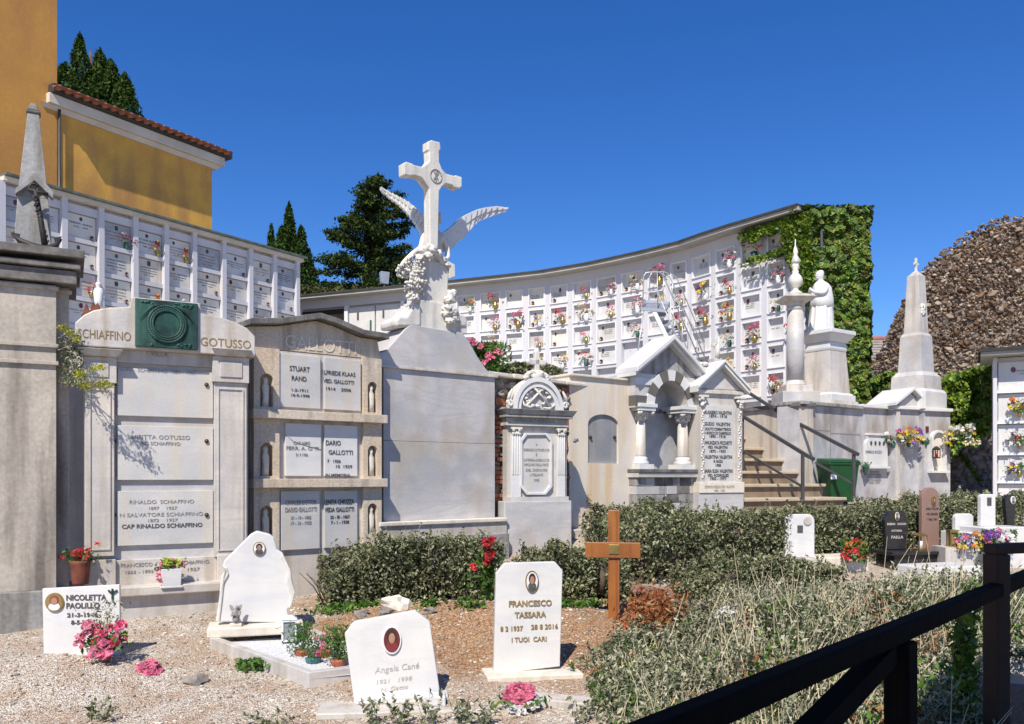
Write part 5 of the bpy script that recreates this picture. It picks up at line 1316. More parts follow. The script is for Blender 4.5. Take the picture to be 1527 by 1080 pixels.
# ------------------------------------------------------------ stone stairs and their rails
ends = [(6.05,15.2),(5.86,15.7),(5.54,16.1),(5.41,16.4),(5.18,17.0),(4.98,17.5)]
dn = Vector((.42,-.9,0)).normalized(); wd_ = Vector((-.9,-.42,0)).normalized()
t = thing('stone_stairs', 'worn stone stairs with pale treads climbing left behind the slim gabled tomb', 'stairs', (6.05, 15.2, 0), math.atan2(dn.y, dn.x))
z0s = 1.24; rise = .24; e0_ = Vector((6.05,15.2,0))
for k in range(-3, 7):
    z = z0s+rise*k
    if z < .7: continue
    kk = min(max(k,0),5); e_ = Vector((*ends[kk],0)) + (dn*(-k)*.42 if k < 0 else Vector((0,0,0))) - (dn*(k-5)*.45 if k > 5 else Vector((0,0,0)))
    r_ = e_-e0_; lx = r_.dot(dn); ly = r_.dot(Vector((-dn.y, dn.x, 0)))
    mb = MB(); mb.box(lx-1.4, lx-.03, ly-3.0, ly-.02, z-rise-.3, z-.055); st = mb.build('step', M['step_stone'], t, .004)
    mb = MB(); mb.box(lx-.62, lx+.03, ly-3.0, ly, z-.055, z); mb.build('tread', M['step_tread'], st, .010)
# side wall behind the stairs
a = P(1192, 602, 16.05); bck = Vector((a.x-.42*2.6, a.y+.9*2.6, a.z))
t = thing('stair_wall', 'stained plaster wall with a dark coping line rising beside the stone stairs', 'wall', (a.x, a.y, 0), math.atan2(a.y-bck.y, a.x-bck.x))
Ls = (a-bck).length
mb = MB(); mb.box(-Ls, 0, .0, .35, 0, TZ-.06); mb.build('wall_face', M['plaster_stained'], t)
mb = MB(); mb.box(-Ls, .03, -.05, .4, TZ-.06, TZ+.02); mb.build('coping', M['stone_dark'], t, .006)
def rail(name, label, pts, posts, r=.028):
    b = Vector(pts[0]); t = thing(name, label, 'handrail', (b.x, b.y, 0)); o = Vector((b.x, b.y, 0))
    mb = MB()
    for a_, b_ in zip(pts[:-1], pts[1:]): mb.bar(Vector(a_)-o, Vector(b_)-o, .05, .06)
    mb.build('top_rail', M['metal_dark'], t, .004)
    for i, (a_, b_) in enumerate(posts): mb = MB(); mb.bar(Vector(a_)-o, Vector(b_)-o, .05, .05); mb.build('post', M['metal_dark'], t)
    return t, o
t, o = rail('stair_handrail', 'black iron handrail on the wall side of the stone stairs, the upper one', [P(1104,578,17.3), P(1178,625,16.3), P(1280,678,14.9)], [(P(1178,625,16.3),P(1178,700,16.3)), (P(1273,677,15.0),P(1273,742,15.0))])
mb = MB(); mb.bar(P(1216,690,15.4)-o, P(1273,722,15.0)-o, .035, .035); mb.build('mid_rail', M['metal_dark'], t)
t, o = rail('stair_handrail', 'black iron handrail on the tomb side of the stone stairs, the nearer lower one', [P(1106,620,15.8), P(1204,680,14.5), P(1214,685,14.4)], [(P(1197,678,14.5),P(1197,748,14.5)), (P(1107,620,15.8),P(1107,700,15.8))])
mb = MB(); mb.bar(P(1107,672,15.8)-o, P(1197,726,14.5)-o, .035, .035); mb.build('mid_rail', M['metal_dark'], t)

# ------------------------------------------------------------ green bin
BS = .88; c = P(1249, 768, 16.15); c.z = gz(c.x, c.y)+.02
t = thing('wheelie_bin', 'dark green plastic rubbish bin with closed lid beside the foot of the stone stairs', 'bin', c, .1)
zt = P(1249, 690, 16.15).z - c.z
mb = MB(); mb.frust(0,0,.06,.27,.24,zt-.03,.345,.32); mb.build('body', M['green_plastic'], t, .02)
mb = MB(); mb.box(-.37,.37,-.34,.34,zt-.05,zt-.0); mb.build('rim', M['green_plastic'], t, .012)
mb = MB(); mb.add([(-.36,-.36,zt+.0),(.36,-.36,zt+.0),(.36,.36,zt+.0),(-.36,.36,zt+.0),(-.33,-.30,zt+.05),(.33,-.30,zt+.05),(.33,.34,zt+.09),(-.33,.34,zt+.09)],[(0,3,2,1),(4,5,6,7),(0,1,5,4),(1,2,6,5),(2,3,7,6),(3,0,4,7)]); mb.build('lid', M['green_plastic'], t, .015)
mb = MB(); mb.tube([(-.3,.38,zt-.02),(.3,.38,zt-.02)], .018, 8); mb.build('handle', M['black'], t)
mb = MB(); mb.box(-.33,-.20,-.352,-.34,zt-.32,zt-.22); mb.build('sticker', M['porcelain'], t)
for s in (-1,1):
    mb = MB(); mb.tube([(s*.25,.2,.08),(s*.31,.2,.08)], .08, 14); mb.build('wheel', M['black'], t)
t.scale = (.86,.86,1)

# ------------------------------------------------------------ long white wall with wall tombs to the right
def wallbit(name, label, pa, Da, pb, Db, ztop, cat='wall', m='marble', capm='marble_white', th=.5):
    A = P(pa, 712, Da); B = P(pb, 712, Db); f_ = Fr(pa, Da, (B.y-A.y)/(B.x-A.x)); t = fthing(f_, name, label, cat); L_ = math.hypot(B.x-A.x, B.y-A.y)
    mb = MB(); mb.box(0, L_, 0, th, -.1, ztop); mb.build('face', M[m], t)
    mb = MB(); mb.box(-.02, L_, -.08, th+.05, ztop, ztop+.07); mb.build('coping', M[capm], t, .01)
    return f_, t, L_
D_('wall_stain', (.52,.50,.50), (.36,.36,.375), 2.4, .7, .3, 30, streak=(.26,.20,.15), samt=.75, fine=.12, sscale=(2.5,2.5,1.0), dist=.8)
f1, t1, L1 = wallbit('retaining_wall', 'stained pale stone slab wall between the stairs and the carved plaque', 1192, 16.05, 1283, 17.3, 3.0, m='wall_stain', capm='stone_grey')
mb = MB(); xj = f1.x(1238); mb.box(xj-.012, xj+.012, -.006, .0, .3, 2.99); mb.box(0, xj-.012, -.004, .0, f1.z(1215,642), f1.z(1215,642)+.018); mb.box(xj+.012, L1, -.004, .0, f1.z(1262,648), f1.z(1262,648)+.018); mb.build('joints', M['ink_grey'], t1)
mb = MB(); mb.box(f1.x(1237), f1.x(1278), -.03, -.0, f1.z(1258,605), f1.z(1258,598)); mb.build('frieze', M['marble_warm'], t1)
f2, t2, L2 = wallbit('plaque_tomb', 'pale wall tomb carrying the scroll-topped family plaque', 1283, 17.3, 1338, 17.95, 3.04, 'tomb', m='wall_stain')
X = f2.x
def Z2(py, px=1305): return f2.z(px, py)
mb = MB(); a, b = X(1287), X(1320)
mb.prism([(a, Z2(696)),(b,Z2(696)),(b-.02,Z2(660)),(b-.06,Z2(656)),(b-.04,Z2(650)),(a+.06,Z2(650)),(a+.08,Z2(656)),(a+.0,Z2(660))], -.07, 0); pq = mb.build('plaque', M['marble_white'], t2, .008)
mb = MB(); mb.box(a-.0, b+.01, -.12, 0, Z2(699), Z2(696)); mb.box(a+.05, b-.05, -.10, 0, Z2(650), Z2(647)); mb.build('plaque_ledge', M['marble_white'], t2, .005)
mb = MB()
for k in range(4):
    cx = a+(b-a)*(.22+.19*k); mb.prism(arc(cx, Z2(661.5), .032, .045, 0, 360, 12)[:-1], -.08, -.069)
mb.build('photo_medallions', M['ink'], pq)
write(f2, pq, [('FAMIGLIA BOZZO', 1303, 676, 24, 4)], -.072, M['ink_grey'], bold=.03)
write(f2, t2, [('GEROLAMO B.',1304,705,14,2.5),('CATERINA BOZZO',1304,709,20,2.5),('1886 - 1969',1304,713,20,2.5),('PIETRO BOZZO',1304,717,20,2.5),('1890 - 1975',1304,721,16,2.5)], -.006, M['ink_grey'], bold=.03)
f3, t3, L3 = wallbit('gabled_wall_tomb', 'narrow wall tomb under a low pointed pale gable, with purple and yellow flowers', 1334, 17.6, 1378, 17.95, 3.03, 'tomb', m='wall_stain')
X = f3.x
a, b = X(1334), X(1377); zm_ = f3.z(1356,596); za_ = f3.z(1356,585)
mb = MB(); mb.prism([(a-.06, 3.02),(b+.06,3.02),((a+b)/2+.0, za_-.02)], -.03, .5); mb.build('gable', M['marble_grey'], t3)
for s_ in (-1,1):
    ex = (a+b)/2+s_*((b-a)/2+.10); mb = MB(); raking(mb, ex, 3.10, (a+b)/2, za_+.03, .055, -.14, .7); mb.build('raking_cornice', M['marble_white'], t3, .006)
for e_ in (a+.02, b-.12): mb = MB(); mb.box(e_, e_+.10, -.04, 0, .2, 3.0); mb.build('pilaster', M['marble'], t3, .004)
write(f3, t3, [('F. MAGGIOLO', 1355, 640, 16, 4)], -.004, M['ink_grey'])
f4, t4, L4 = wallbit('arched_wall_tomb', 'wall tomb with a deep pale arched niche and a little lantern at the wall end', 1378, 17.75, 1417, 18.0, 3.0, 'tomb', m='wall_stain', capm='marble_white')
X = f4.x
mb = MB(); a, b = X(1385), X(1407); c_ = (a+b)/2; zs = f4.z(1396, 655); z0 = f4.z(1396,702)
A = arc(c_, zs, (b-a)/2, f4.z(1396,642)-zs, 0, 180, 12); B = arc(c_, zs, (b-a)/2-.05, (f4.z(1396,642)-zs)-.05, 0, 180, 12)
for i in range(12): mb.prism([A[i],A[i+1],B[i+1],B[i]], -.09, 0)
mb.box(a, a+.05, -.09, 0, z0, zs); mb.box(b-.05, b, -.09, 0, z0, zs); mb.box(a-.04, b+.04, -.14, 0, z0-.05, z0); mb.build('arch_frame', M['marble_white'], t4, .004)
mb = MB(); mb.prism([(a+.05,z0),(b-.05,z0)]+B, -.012, 0); mb.build('niche', M['marble_warm'], t4)
mb = MB(); mb.box(X(1380), X(1384), -.02, 0, f4.z(1382,645), f4.z(1382,636)); mb.build('photo', M['portrait_dark'], t4)
# flowers on those tombs
def place_bq(name, label, cols, loc, s, n, vase='bronze', seed=0, cat='flowers', **k):
    t = bouquet(name, label, cat, cols, s, n, vase, seed=seed, **k); t.location = loc; return t
p = f2.W(f2.x(1322), -.16, f2.z(1322, 668)); place_bq('wall_flowers', 'white, pink and teal flowers on twisted stems beside the scroll plaque', ['white','pink','white','teal'], p, .18, 9, seed=1, nleaf=60)
p = f3.W(f3.x(1347), -.14, f3.z(1347, 667)); place_bq('wall_flowers', 'orange, purple and yellow bunch in a bronze vase on the gabled wall tomb', ['orange','purple','yellow','yellow'], p, .24, 14, seed=2)
p = f4.W(f4.x(1417), -.25, f4.z(1417, 672)); place_bq('wall_flowers', 'big bunch of pale yellow flowers at the right end of the white wall', ['cream','yellow','white'], p, .30, 26, seed=3, nleaf=90)
for px, py, s_ in ((1329, 700, 'right of the scroll plaque'), (1372, 665, 'right of the purple flowers'), (1283, 702, 'left of the scroll plaque')):
    fr__ = f2 if px < 1334 else f3; p = fr__.W(fr__.x(px), -.12, fr__.z(px, py)); t = thing('wall_vase', 'dark bronze wall vase '+s_, 'vase', p, 0, 'empty bronze vases on the white wall')
    mb = MB(); mb.lathe(0,0,[(.012,-.1),(.03,-.06),(.045,.0),(.07,.07),(.09,.10)],14); mb.build('bowl', M['bronze'], t); mb = MB(); mb.tube([(0,.12,-.02),(0,.03,-.03)],.012,6); mb.build('bracket', M['bronze'], t)
    if px != 1329: leaves('sprig', [(random.gauss(0,.05), random.gauss(0,.04), .12+random.gauss(0,.03)) for _ in range(40)], .06, L_green, t)
p = f4.W(f4.x(1386), -.18, f4.z(1386,684)); t = put_lantern(p, 0, 'little grey wall lantern hanging beside the pale arched niche', 'wall lanterns by the arch', 1.9)

# ------------------------------------------------------------ cyclopean rubble wall on the right
D0 = 25.0
out = [(1285,640),(1288,585),(1300,552),(1320,512),(1334,478),(1352,442),(1378,402),(1410,372),(1440,350),(1468,333),(1500,322),(1530,320),(1600,318),(1800,318),(1800,640)]
t = thing('rubble_wall', 'huge curved brown wall of rough stones rising on the right behind the obelisk', 'wall', P(1400, 712, D0))
t.location.z = TZ; o = Vector(t.location)
pl = [(P(a,b,D0)-o) for a, b in out]; pl2 = [(v.x, v.z) for v in pl]
mb = MB(); mb.prism([(x+.22, z-.14) for x, z in pl2], .14, .9); mb.build('core', M['mortar'], t)
def inside(x, z):
    c_ = False; n_ = len(pl2); j = n_-1
    for i in range(n_):
        if ((pl2[i][1] > z) != (pl2[j][1] > z)) and (x < (pl2[j][0]-pl2[i][0])*(z-pl2[i][1])/(pl2[j][1]-pl2[i][1]+1e-9)+pl2[i][0]): c_ = not c_
        j = i
    return c_
random.seed(17); base = []
for k in range(12):
    tt = MB(); tt.blob((0,0,0), (1,.85,.7), 1, .8, 1.4, False, k+11); base.append((np.array(tt.v), np.array(tt.f)))
V = []; Fc = []; off = 0; x0_, x1_ = min(p[0] for p in pl2), P(1560,712,D0).x-o.x; z1_ = max(p[1] for p in pl2)
z = -.2
while z < z1_:
    x = x0_
    while x < x1_:
        s = random.uniform(.026,.07) if random.random() < .97 else random.uniform(.09,.15); xx = x+random.uniform(-.03,.03); zz_ = z+random.uniform(-.05,.05); x += s*1.25
        if not inside(xx, zz_): continue
        v, f_ = base[random.randrange(12)]; a = random.gauss(0,.35); ca, sa = math.cos(a), math.sin(a)
        q_ = v*s; q_ = np.stack([q_[:,0]*ca-q_[:,2]*sa+xx, q_[:,1]*.9+.10+random.uniform(-.05,.08), q_[:,0]*sa+q_[:,2]*ca+zz_], 1); V.append(q_); Fc.append(f_+off); off += len(q_)
    z += .066
V = np.concatenate(V); Fc = np.concatenate(Fc); me = bpy.data.meshes.new('stones'); me.from_pydata(V.tolist(), [], Fc.tolist()); me.update()
mk('stones', me, leafmat('wall_stone', [(.07,.042,.025),(.16,.095,.055),(.28,.18,.11),(.50,.42,.33),(.13,.07,.04),(.22,.15,.10)], 0, .9), t)
# far house with tiled roof
p = P(1310, 712, 34); t = thing('far_house', 'distant house with grey slate roof and red ridge tiles beside the ivy block', 'house', (p.x, 34, TZ), .1)
def zf_(py): return P(1310, py, 34).z-TZ
mb = MB(); mb.box(-.9,1.6,0,3,-.1,zf_(536)); mb.build('wall', M['beige'], t)
mb = MB(); mb.add([(-1.1,-.25,zf_(536)),(1.8,-.25,zf_(536)),(1.8,1.6,zf_(497)),(-1.1,1.6,zf_(497)),(-1.1,-.25,zf_(539)),(1.8,-.25,zf_(539))],[(0,1,2,3),(4,5,1,0)])
for k in range(7):
    u_ = k/7; mb.box(-1.12,1.82,-.27+1.85*u_,-.27+1.85*(u_+.155),zf_(536)+(zf_(497)-zf_(536))*u_+.02,zf_(536)+(zf_(497)-zf_(536))*u_+.09)
rf = mb.build('roof', M['roof_slate'], t); mb = MB(); mb.tube([(-1.15,1.6,zf_(496)),(1.85,1.6,zf_(496))], .13, 8); mb.build('ridge_tiles', M['roof_tile'], rf)
# ivy bank over the back wall
def ivybank(name, label, region, D, n, size, m, thick=.3):
    random.seed(len(label)); pts = []
    for _ in range(n):
        px = random.uniform(region[0][0], region[-1][0]); lo_ = np.interp(px, [r_[0] for r_ in region], [r_[1] for r_ in region]); hi_ = np.interp(px, [r_[0] for r_ in region], [r_[2] for r_ in region])
        py = random.uniform(lo_+6*noise.noise(Vector((px*.08,0,0))), hi_+8*noise.noise(Vector((px*.12,5,0))))
        pts.append(tuple(P(px, py, D + random.uniform(-thick, thick)+.35*noise.noise(Vector((px*.05, py*.05, 0))))))
    return tag(leaves(name, pts, size, m, None, [(0,-1,.4)]*len(pts), .5, 1.2), label, 'ivy')
ivybank('ivy', 'sunlit ivy growing along the wall top between the statue and the obelisk', [(1255,568,600),(1290,562,600),(1330,556,592),(1345,560,592)], 20.5, 3800, .10, L_ivy)
ivybank('ivy', 'leafy ivy mound spilling down between the obelisk and the right niche wall', [(1378,570,596),(1400,566,640),(1415,560,690),(1432,556,668),(1455,550,655),(1480,545,640)], 19.0, 9000, .11, L_vine, .35)
ivybank('ivy_trail', 'thin ivy trail hanging in the shade beside the right niche wall', [(1464,560,612),(1481,540,640)], 18.3, 900, .09, L_ivy, .12)
# rough low rubble wall between the white wall and the right niches
A = P(1415, 712, 19.2); t = thing('grey_rubble_wall', 'rough grey rubble wall under the ivy beside the right niche wall', 'wall', (A.x, 19.4, 0))
mb = MB(); mb.box(-.1, 2.2, .1, 1, 0, 3.6); mb.build('core', M['mortar'], t); mb = MB(); random.seed(6)
z = .6
while z < 3.5:
    x = 0
    while x < 2.1: s = random.uniform(.06,.16); mb.blob((x, .1, z+random.uniform(-.03,.03)), (s, .09, s*.75), 1, .9, 1.6, False, int(x*90+z*50) % 89); x += s*1.7
    z += .16
mb.build('stones', M['field_stone'], t)
mb = MB(); 
iv = [tuple(P(1428+ 32*k/260+random.gauss(0,1.5), 672+46*(k/260)**1.2+random.gauss(0,2), 19.1)) for k in range(260)]
tag(leaves('ivy_strand', iv, .09, L_vine), 'single strand of ivy trailing down the grey rubble wall', 'ivy')
# ------------------------------------------------------------ right niche wall
fR = Fr(1481, 16.9, -.55)
t = fthing(fR, 'right_niche_wall', 'white block of burial niches with flower vases under a projecting roof at the right edge', 'burial niches')
X = fR.x; xe = X(1620)
def ZR(py, px=1505): return fR.z(px, py)
mb = MB(); mb.box(0, xe, .12, 1.2, -.1, ZR(532)); mb.box(-.0, .07, 0, .12, -.1, ZR(532)); mb.build('back_wall', M['white_wall'], t)
mb = MB(); mb.box(-.22, xe, -.35, 1.4, ZR(531), ZR(526)); mb.build('soffit', M['soffit'], t); mb = MB(); mb.box(-.26, xe, -.4, 1.5, ZR(526), ZR(521)); mb.build('roof_edge', M['black'], t)
zr_ = [538, 586, 632, 679, 721, 760]; xc = [.07, .86, 1.65]
for k in range(5):
    za_, zb_2 = ZR(zr_[k]), ZR(zr_[k+1])
    mb = MB(); mb.box(.07, xe, -.01, .12, zb_2-.0, zb_2+.05); mb.build('rail_band', M['white_frame'], t)
    for c in range(2):
        mb = MB(); mb.box(xc[c]+.02, xc[c+1]-.03, .07, .119, zb_2+.05, za_-.02); sb = mb.build('niche_slab', M['slab_white'], t, .004)
        scribble(sb, (xc[c]+xc[c+1])/2+.1, .068, za_-.22, .35, k*3+c, 'ink_grey', 2, .03); medallion(sb, xc[c]+.28, .068, za_-.18, 0, 1.2)
        if k in (1,2,3) or (c == 1 and k > 0):
            ci = [6,3,10,5,2][(k+c) % 5]; p = fR.W(xc[c]+.38, -.04, zb_2+.12)
            place_bq('niche_flowers', '%s flowers, row %s, column %s of the right niche wall' % (CN[ci], CARD[k], CARD[c]), COLS[ci]+['white'], p, .19, 12, 'brass', seed=70+k*2+c, group='flower vases on the right niche wall', nleaf=70)
mb = MB()
for x_ in xc[1:]: mb.box(x_-.03, x_+.02, -.01, .12, .2, ZR(538))
mb.build('upright', M['white_frame'], t)
# small madonna and rusty shapes on the left terrace
p = P(147, 462, 10.5); t = thing('madonna_statuette', 'small pale praying statuette behind the curved tomb top, on the left', 'statuette', p)
mb = MB(); h=42/F*10.5
mb.loft([(0,0,0,.06,.05),(h*.3,0,0,.05,.045),(h*.6,0,0,.065,.045),(h*.75,0,0,.045,.035),(h*.8,0,0,.02,.02),(h*.87,0,-.005,.035,.035),(h*.95,0,0,.03,.03),(h,0,0,.008,.008)],18,lambda a,k:1+.08*math.sin(7*a+4*k)); mb.build('figure', M['marble_white'], t)
mb = MB(); mb.box(-.08,.08,-.07,.07,-.5,.0); mb.build('block', M['marble_warm'], t)
p = P(128, 480, 9.6); t = thing('rusty_cutout', 'rusty iron silhouette of figures behind the left end of the curved tomb top', 'ornament', p)
k_ = 9.6/F
mb = MB(); mb.prism([(-8*k_,-.2),(22*k_,-.2),(20*k_,22*k_),(17*k_,28*k_),(14*k_,24*k_),(11*k_,30*k_),(8*k_,24*k_),(6*k_,16*k_),(3*k_,20*k_),(0,28*k_),(-3*k_,18*k_),(-7*k_,10*k_)], 0, .02); mb.build('cutout', M['rust'], t)
# shrub and oleander on the terrace behind the angel tomb
pts = [tuple(P(random.gauss(722,14), random.uniform(512,552), 14+random.uniform(-.4,.4))) for _ in range(1600)]
t = thing('oleander', 'pink flowering oleander showing behind the right shoulder of the angel tomb', 'shrub', P(722, 560, 14)); o = t.location
leaves('foliage', [tuple(Vector(p)-o) for p in pts], .12, L_green, t, aspect=3.5)
petals('blooms', [tuple(P(a,b,13.6)-o) for a,b in ((704,507),(718,516),(728,529),(744,525),(706,512),(731,534),(722,541),(700,540))], .07, 'pink', t, 22)
mb = MB(); [mb.tube([(random.uniform(-.1,.1),0,-.6),(random.uniform(-.3,.3),0,.45)], .012, 5) for _ in range(8)]; mb.build('stems', M['bark'], t)
pts = []
for _ in range(6500):
    px = random.uniform(736, 838); e = 1-((px-787)/52)**2; py = 558-random.random()*17*max(0,e)**.5+2*noise.noise(Vector((px*.2,0,0))); pts.append(tuple(P(px, py, 15+random.uniform(-.4,.4))))
tag(leaves('clipped_shrub', pts, .07, L_hedge, None, up=.5), 'low clipped grey green shrub on top of the rubble wall behind the small cross', 'shrub')
# ------------------------------------------------------------ the graves in front
def G(px, py):
    D = 3.0
    while D < 20:
        p = P(px, py, D)
        if p.z <= gz(p.x, p.y): return p
        D += .02
    return p
def stone_frame(px, py, rz):
    """frame whose origin is on the ground at that pixel"""
    p = G(px, py); return p
# --- plaque with portrait and small crucifix on the mound
b = G(120, 955); f = Fr(63, 6.75, .12)
t = fthing(f, 'name_plaque', 'small white marble plaque with oval portrait and crucifix in the gravel mound', 'gravestone')
mb = MB(); X = f.x
mb.prism([f.L(63,878),f.L(178,872),f.L(179,950),(f.L(179,950)[0], f.L(179,985)[1]),(f.L(65,985)[0], f.L(65,985)[1])], 0, .035); pq = mb.build('plaque', M['marble_white'], t, .004)
def portrait(parent, fr, px, py, rx, ry, y, rim='brass', shirt='porcelain', hair='hair', back='glass_grey'):
    cx, cz = fr.L(px, py, y); D = fr.W(cx, y, 0).y; rx = rx/F*D; ry = ry/F*D
    def disc(sx, sz, y0, y1, m, dx=0, dz=0, nm='portrait', clip=None):
        m_ = MB(); pp = arc(cx+dx*rx, cz+dz*ry, rx*sx, ry*sz, 0, 360, 28)[:-1]
        if clip is not None: pp = [(a_, b_) for a_, b_ in pp if b_ > cz+clip*ry or True]
        m_.prism(pp, y0, y1); return m_.build(nm, M[m], o_ if nm != 'portrait_rim' else parent)
    o_ = parent
    o_ = disc(1, 1, y-.014, y, rim, nm='portrait_rim')
    disc(.86, .88, y-.016, y-.012, back, nm='portrait')
    disc(.62, .40, y-.0175, y-.015, shirt, 0, -.46, 'portrait_shirt')
    disc(.52, .50, y-.0185, y-.016, hair, 0, .26, 'portrait_hair')
    disc(.33, .37, y-.0195, y-.017, 'skin', 0, .13, 'portrait_face')
portrait(pq, f, 82, 898, 13, 14, -.001, 'brass', 'porcelain', 'hair_red', 'ink_gold')
write(f, pq, [('NICOLETTA', 129, 895, 60, 8), ('PAOLILLO', 124, 907, 50, 8), ('21-3-1946', 123, 920, 46, 6), ('8-5-2015', 124, 931, 36, 6)], -.002, M['ink'], bold=.03)
mb = MB(); c = f.L(168, 888); s_ = 1/F*6.75
for a_, b_ in (((-6,8),(0,3)),((0,3),(7,8)),((0,4),(0,-5)),((0,-5),(2,-11)),((0,9),(0,4))): mb.bar((c[0]+a_[0]*s_,-.008,c[1]+a_[1]*s_),(c[0]+b_[0]*s_,-.008,c[1]+b_[1]*s_),.012,.012)
mb.blob((c[0],-.008,c[1]+9*s_),.009,1); mb.build('crucifix', M['bronze'], pq)
# flowers before it
p = G(158, 988); t = bouquet('flower_bunch', 'bunch of dark pink flowers in a terracotta pot before the white plaque', 'flowers', ['rose','rose','pink'], .13, 12, 'terracotta', seed=5, nleaf=160, tall=.14, per=24); t.location = p
petals('blooms', [(-.16,0,.22),(-.12,.03,.26),(-.19,.02,.17),(.05,-.1,.10),(.0,-.12,.12),(-.05,-.1,.08)], .055, 'pink', t, 22)
leaves('wispy_leaves', [(random.gauss(-.02,.06), random.gauss(.02,.04), .2+random.random()*.28) for _ in range(220)], .035, L_scrub, t, aspect=3)
stalks('stems', [(0,0,.05)]*14, [(random.gauss(-.02,.07), random.gauss(0,.05), random.uniform(.3,.5)) for _ in range(14)], .003, M['dry_stem'], t)
p = G(220, 1003); t = thing('fallen_rose', 'single pink cloth rose lying on the gravel right of the mound', 'flower', p)
petals('rose', [(0,0,.03),(.03,0,.02),(-.03,0,.02),(0,.01,.05)], .06, PET['pink'], t, 30, .06); mb = MB(); mb.tube([(0,0,.01),(-.08,.05,.02)], .004, 5); mb.build('stem', M['green_stem'], t)
p = G(293, 1020); t = MB(); t.blob((0,0,.02),(.085,.06,.055),2,.8,1.6,False,4); t = t.build('rock', M['field_stone']); t.location = p; tag(t, 'fist sized brown rock on the gravel right of the fallen pink rose', 'rock')
# --- pots on the ledge of the wreath tomb
p = fs_.W(fs_.x(255,-.2), -.19, fs_.z(255,876,-.2)); t = thing('planter_box', 'square white marble planter with pink and yellow flowers on the ledge of the wreath tomb', 'planter', p, fs_.a)
mb = MB(); mb.frust(0,0,0,.10,.075,.02,.10,.075); mb.frust(0,0,.02,.085,.065,.185,.095,.07); mb.build('box', M['marble_white'], t, .005)
petals('blooms', [(-.07,0,.22),(-.10,-.02,.16),(.02,0,.24),(.09,0,.22),(-.09,-.04,.10)], .045, 'pink', t, 20); petals('blooms', [(-.02,-.02,.25),(.05,-.02,.24),(-.05,0,.25)], .045, 'lime', t, 20); leaves('foliage', [(random.gauss(0,.07),random.gauss(0,.03),.21+random.gauss(0,.03)) for _ in range(90)], .05, L_green, t)
p = fs_.W(fs_.x(120,-.25), -.12, fs_.z(120,872,-.15)); t = thing('terracotta_pot', 'dark rusty pot of small red flowers between the pillar and the wreath tomb', 'flower pot', p)
mb = MB(); mb.lathe(0,0,[(.07,0),(.072,.02),(.09,.20),(.095,.22),(.08,.225)],20); mb.build('pot', M['rust'], t)
petals('blooms', [(random.gauss(0,.07),random.gauss(-.02,.04),.29+random.gauss(0,.025)) for _ in range(16)], .03, 'red', t, 12); leaves('foliage', [(random.gauss(0,.07),random.gauss(0,.04),.27+random.gauss(0,.03)) for _ in range(130)], .04, L_green, t)
# fennel growing out of the wall head
p = fs_.W(fs_.x(114), -.10, fs_.z(114,560)); t = thing('fennel_plant', 'wild fennel with yellow umbels leaning over the left pilaster of the wreath tomb', 'plant', p); k_ = 8/F
st = [((0,0,.35),(-.02,-.05,.2)),((0,0,.1),(.06,-.10,-.02)),((.06,-.10,-.02),(.16,-.16,-.10)),((.06,-.10,-.02),(.28,-.2,-.05)),((0,0,0),(.20,-.22,-.16)),((.2,-.22,-.16),(.40,-.25,-.10)),((0,0,0),(.05,-.1,.3)),((0,0,-.1),(-.03,-.05,.4))]
stalks('stems', [a for a,b in st], [b for a,b in st], .006, M['green_stem'], t, .15)
um = []
for (x,z,n,s) in ((.36,-.12,200,.032),(.20,-.13,150,.03),(.27,.02,80,.02),(.33,.04,80,.02),(.14,-.02,70,.025),(.0,.40,90,.03),(.06,.36,80,.025),(.10,.30,60,.02),(.17,-.02,60,.02)):
    um += [(x+random.gauss(0,s*1.2), -.22+random.gauss(0,s), z+random.gauss(0,s*.7)) for _ in range(n)]
leaves('umbels', um, .022, L_fennel, t)
leaves('foliage', [(random.gauss(.0,.05), -.08+random.gauss(0,.04), random.uniform(-.12,.38)) for _ in range(650)], .045, L_scrub, t, aspect=4)
# --- broken white stone with curb (left centre grave)
fbk = Fr(330, 7.3, .30)
t = fthing(fbk, 'broken_headstone', 'rough broken white marble headstone with oval portrait, angel figurine at its foot', 'gravestone')
X = fbk.x
out = zm([(95,395),(85,390),(100,290),(105,215),(125,190),(112,172),(120,150),(160,110),(225,45),(250,32),(300,45),(318,58),(330,105),(352,120),(385,190),(390,225),(402,275),(390,330),(372,345),(380,400)], 2.679, 290, 780)
mb = MB(); mb.prism(fbk.poly(out, 0), 0, .10); hs_ = mb.build('headstone', M['marble_white'], t, .012)
mb = MB(); a = fbk.poly(zm([(85,392),(100,290),(105,215),(125,190),(112,172),(130,178),(138,205),(118,240),(112,300),(100,395)], 2.679,290,780), 0); mb.prism(a, -.015, .03); mb.prism(fbk.poly(zm([(352,120),(385,190),(388,225),(402,275),(390,330),(376,345),(384,290),(368,240),(372,195),(345,140)],2.679,290,780)), -.012, .03); mb.build('rough_edge', M['sculpt'], hs_, .008)
portrait(hs_, fbk, 386.5, 818, 9, 10, -.001, 'brass', 'ink', 'hair', 'porcelain')
mb = MB(); mb.box(X(310), X(452), -.16, .22, fbk.z(380,944), fbk.z(380,930)); mb.build('foot_slab', M['marble_warm'], t, .012)
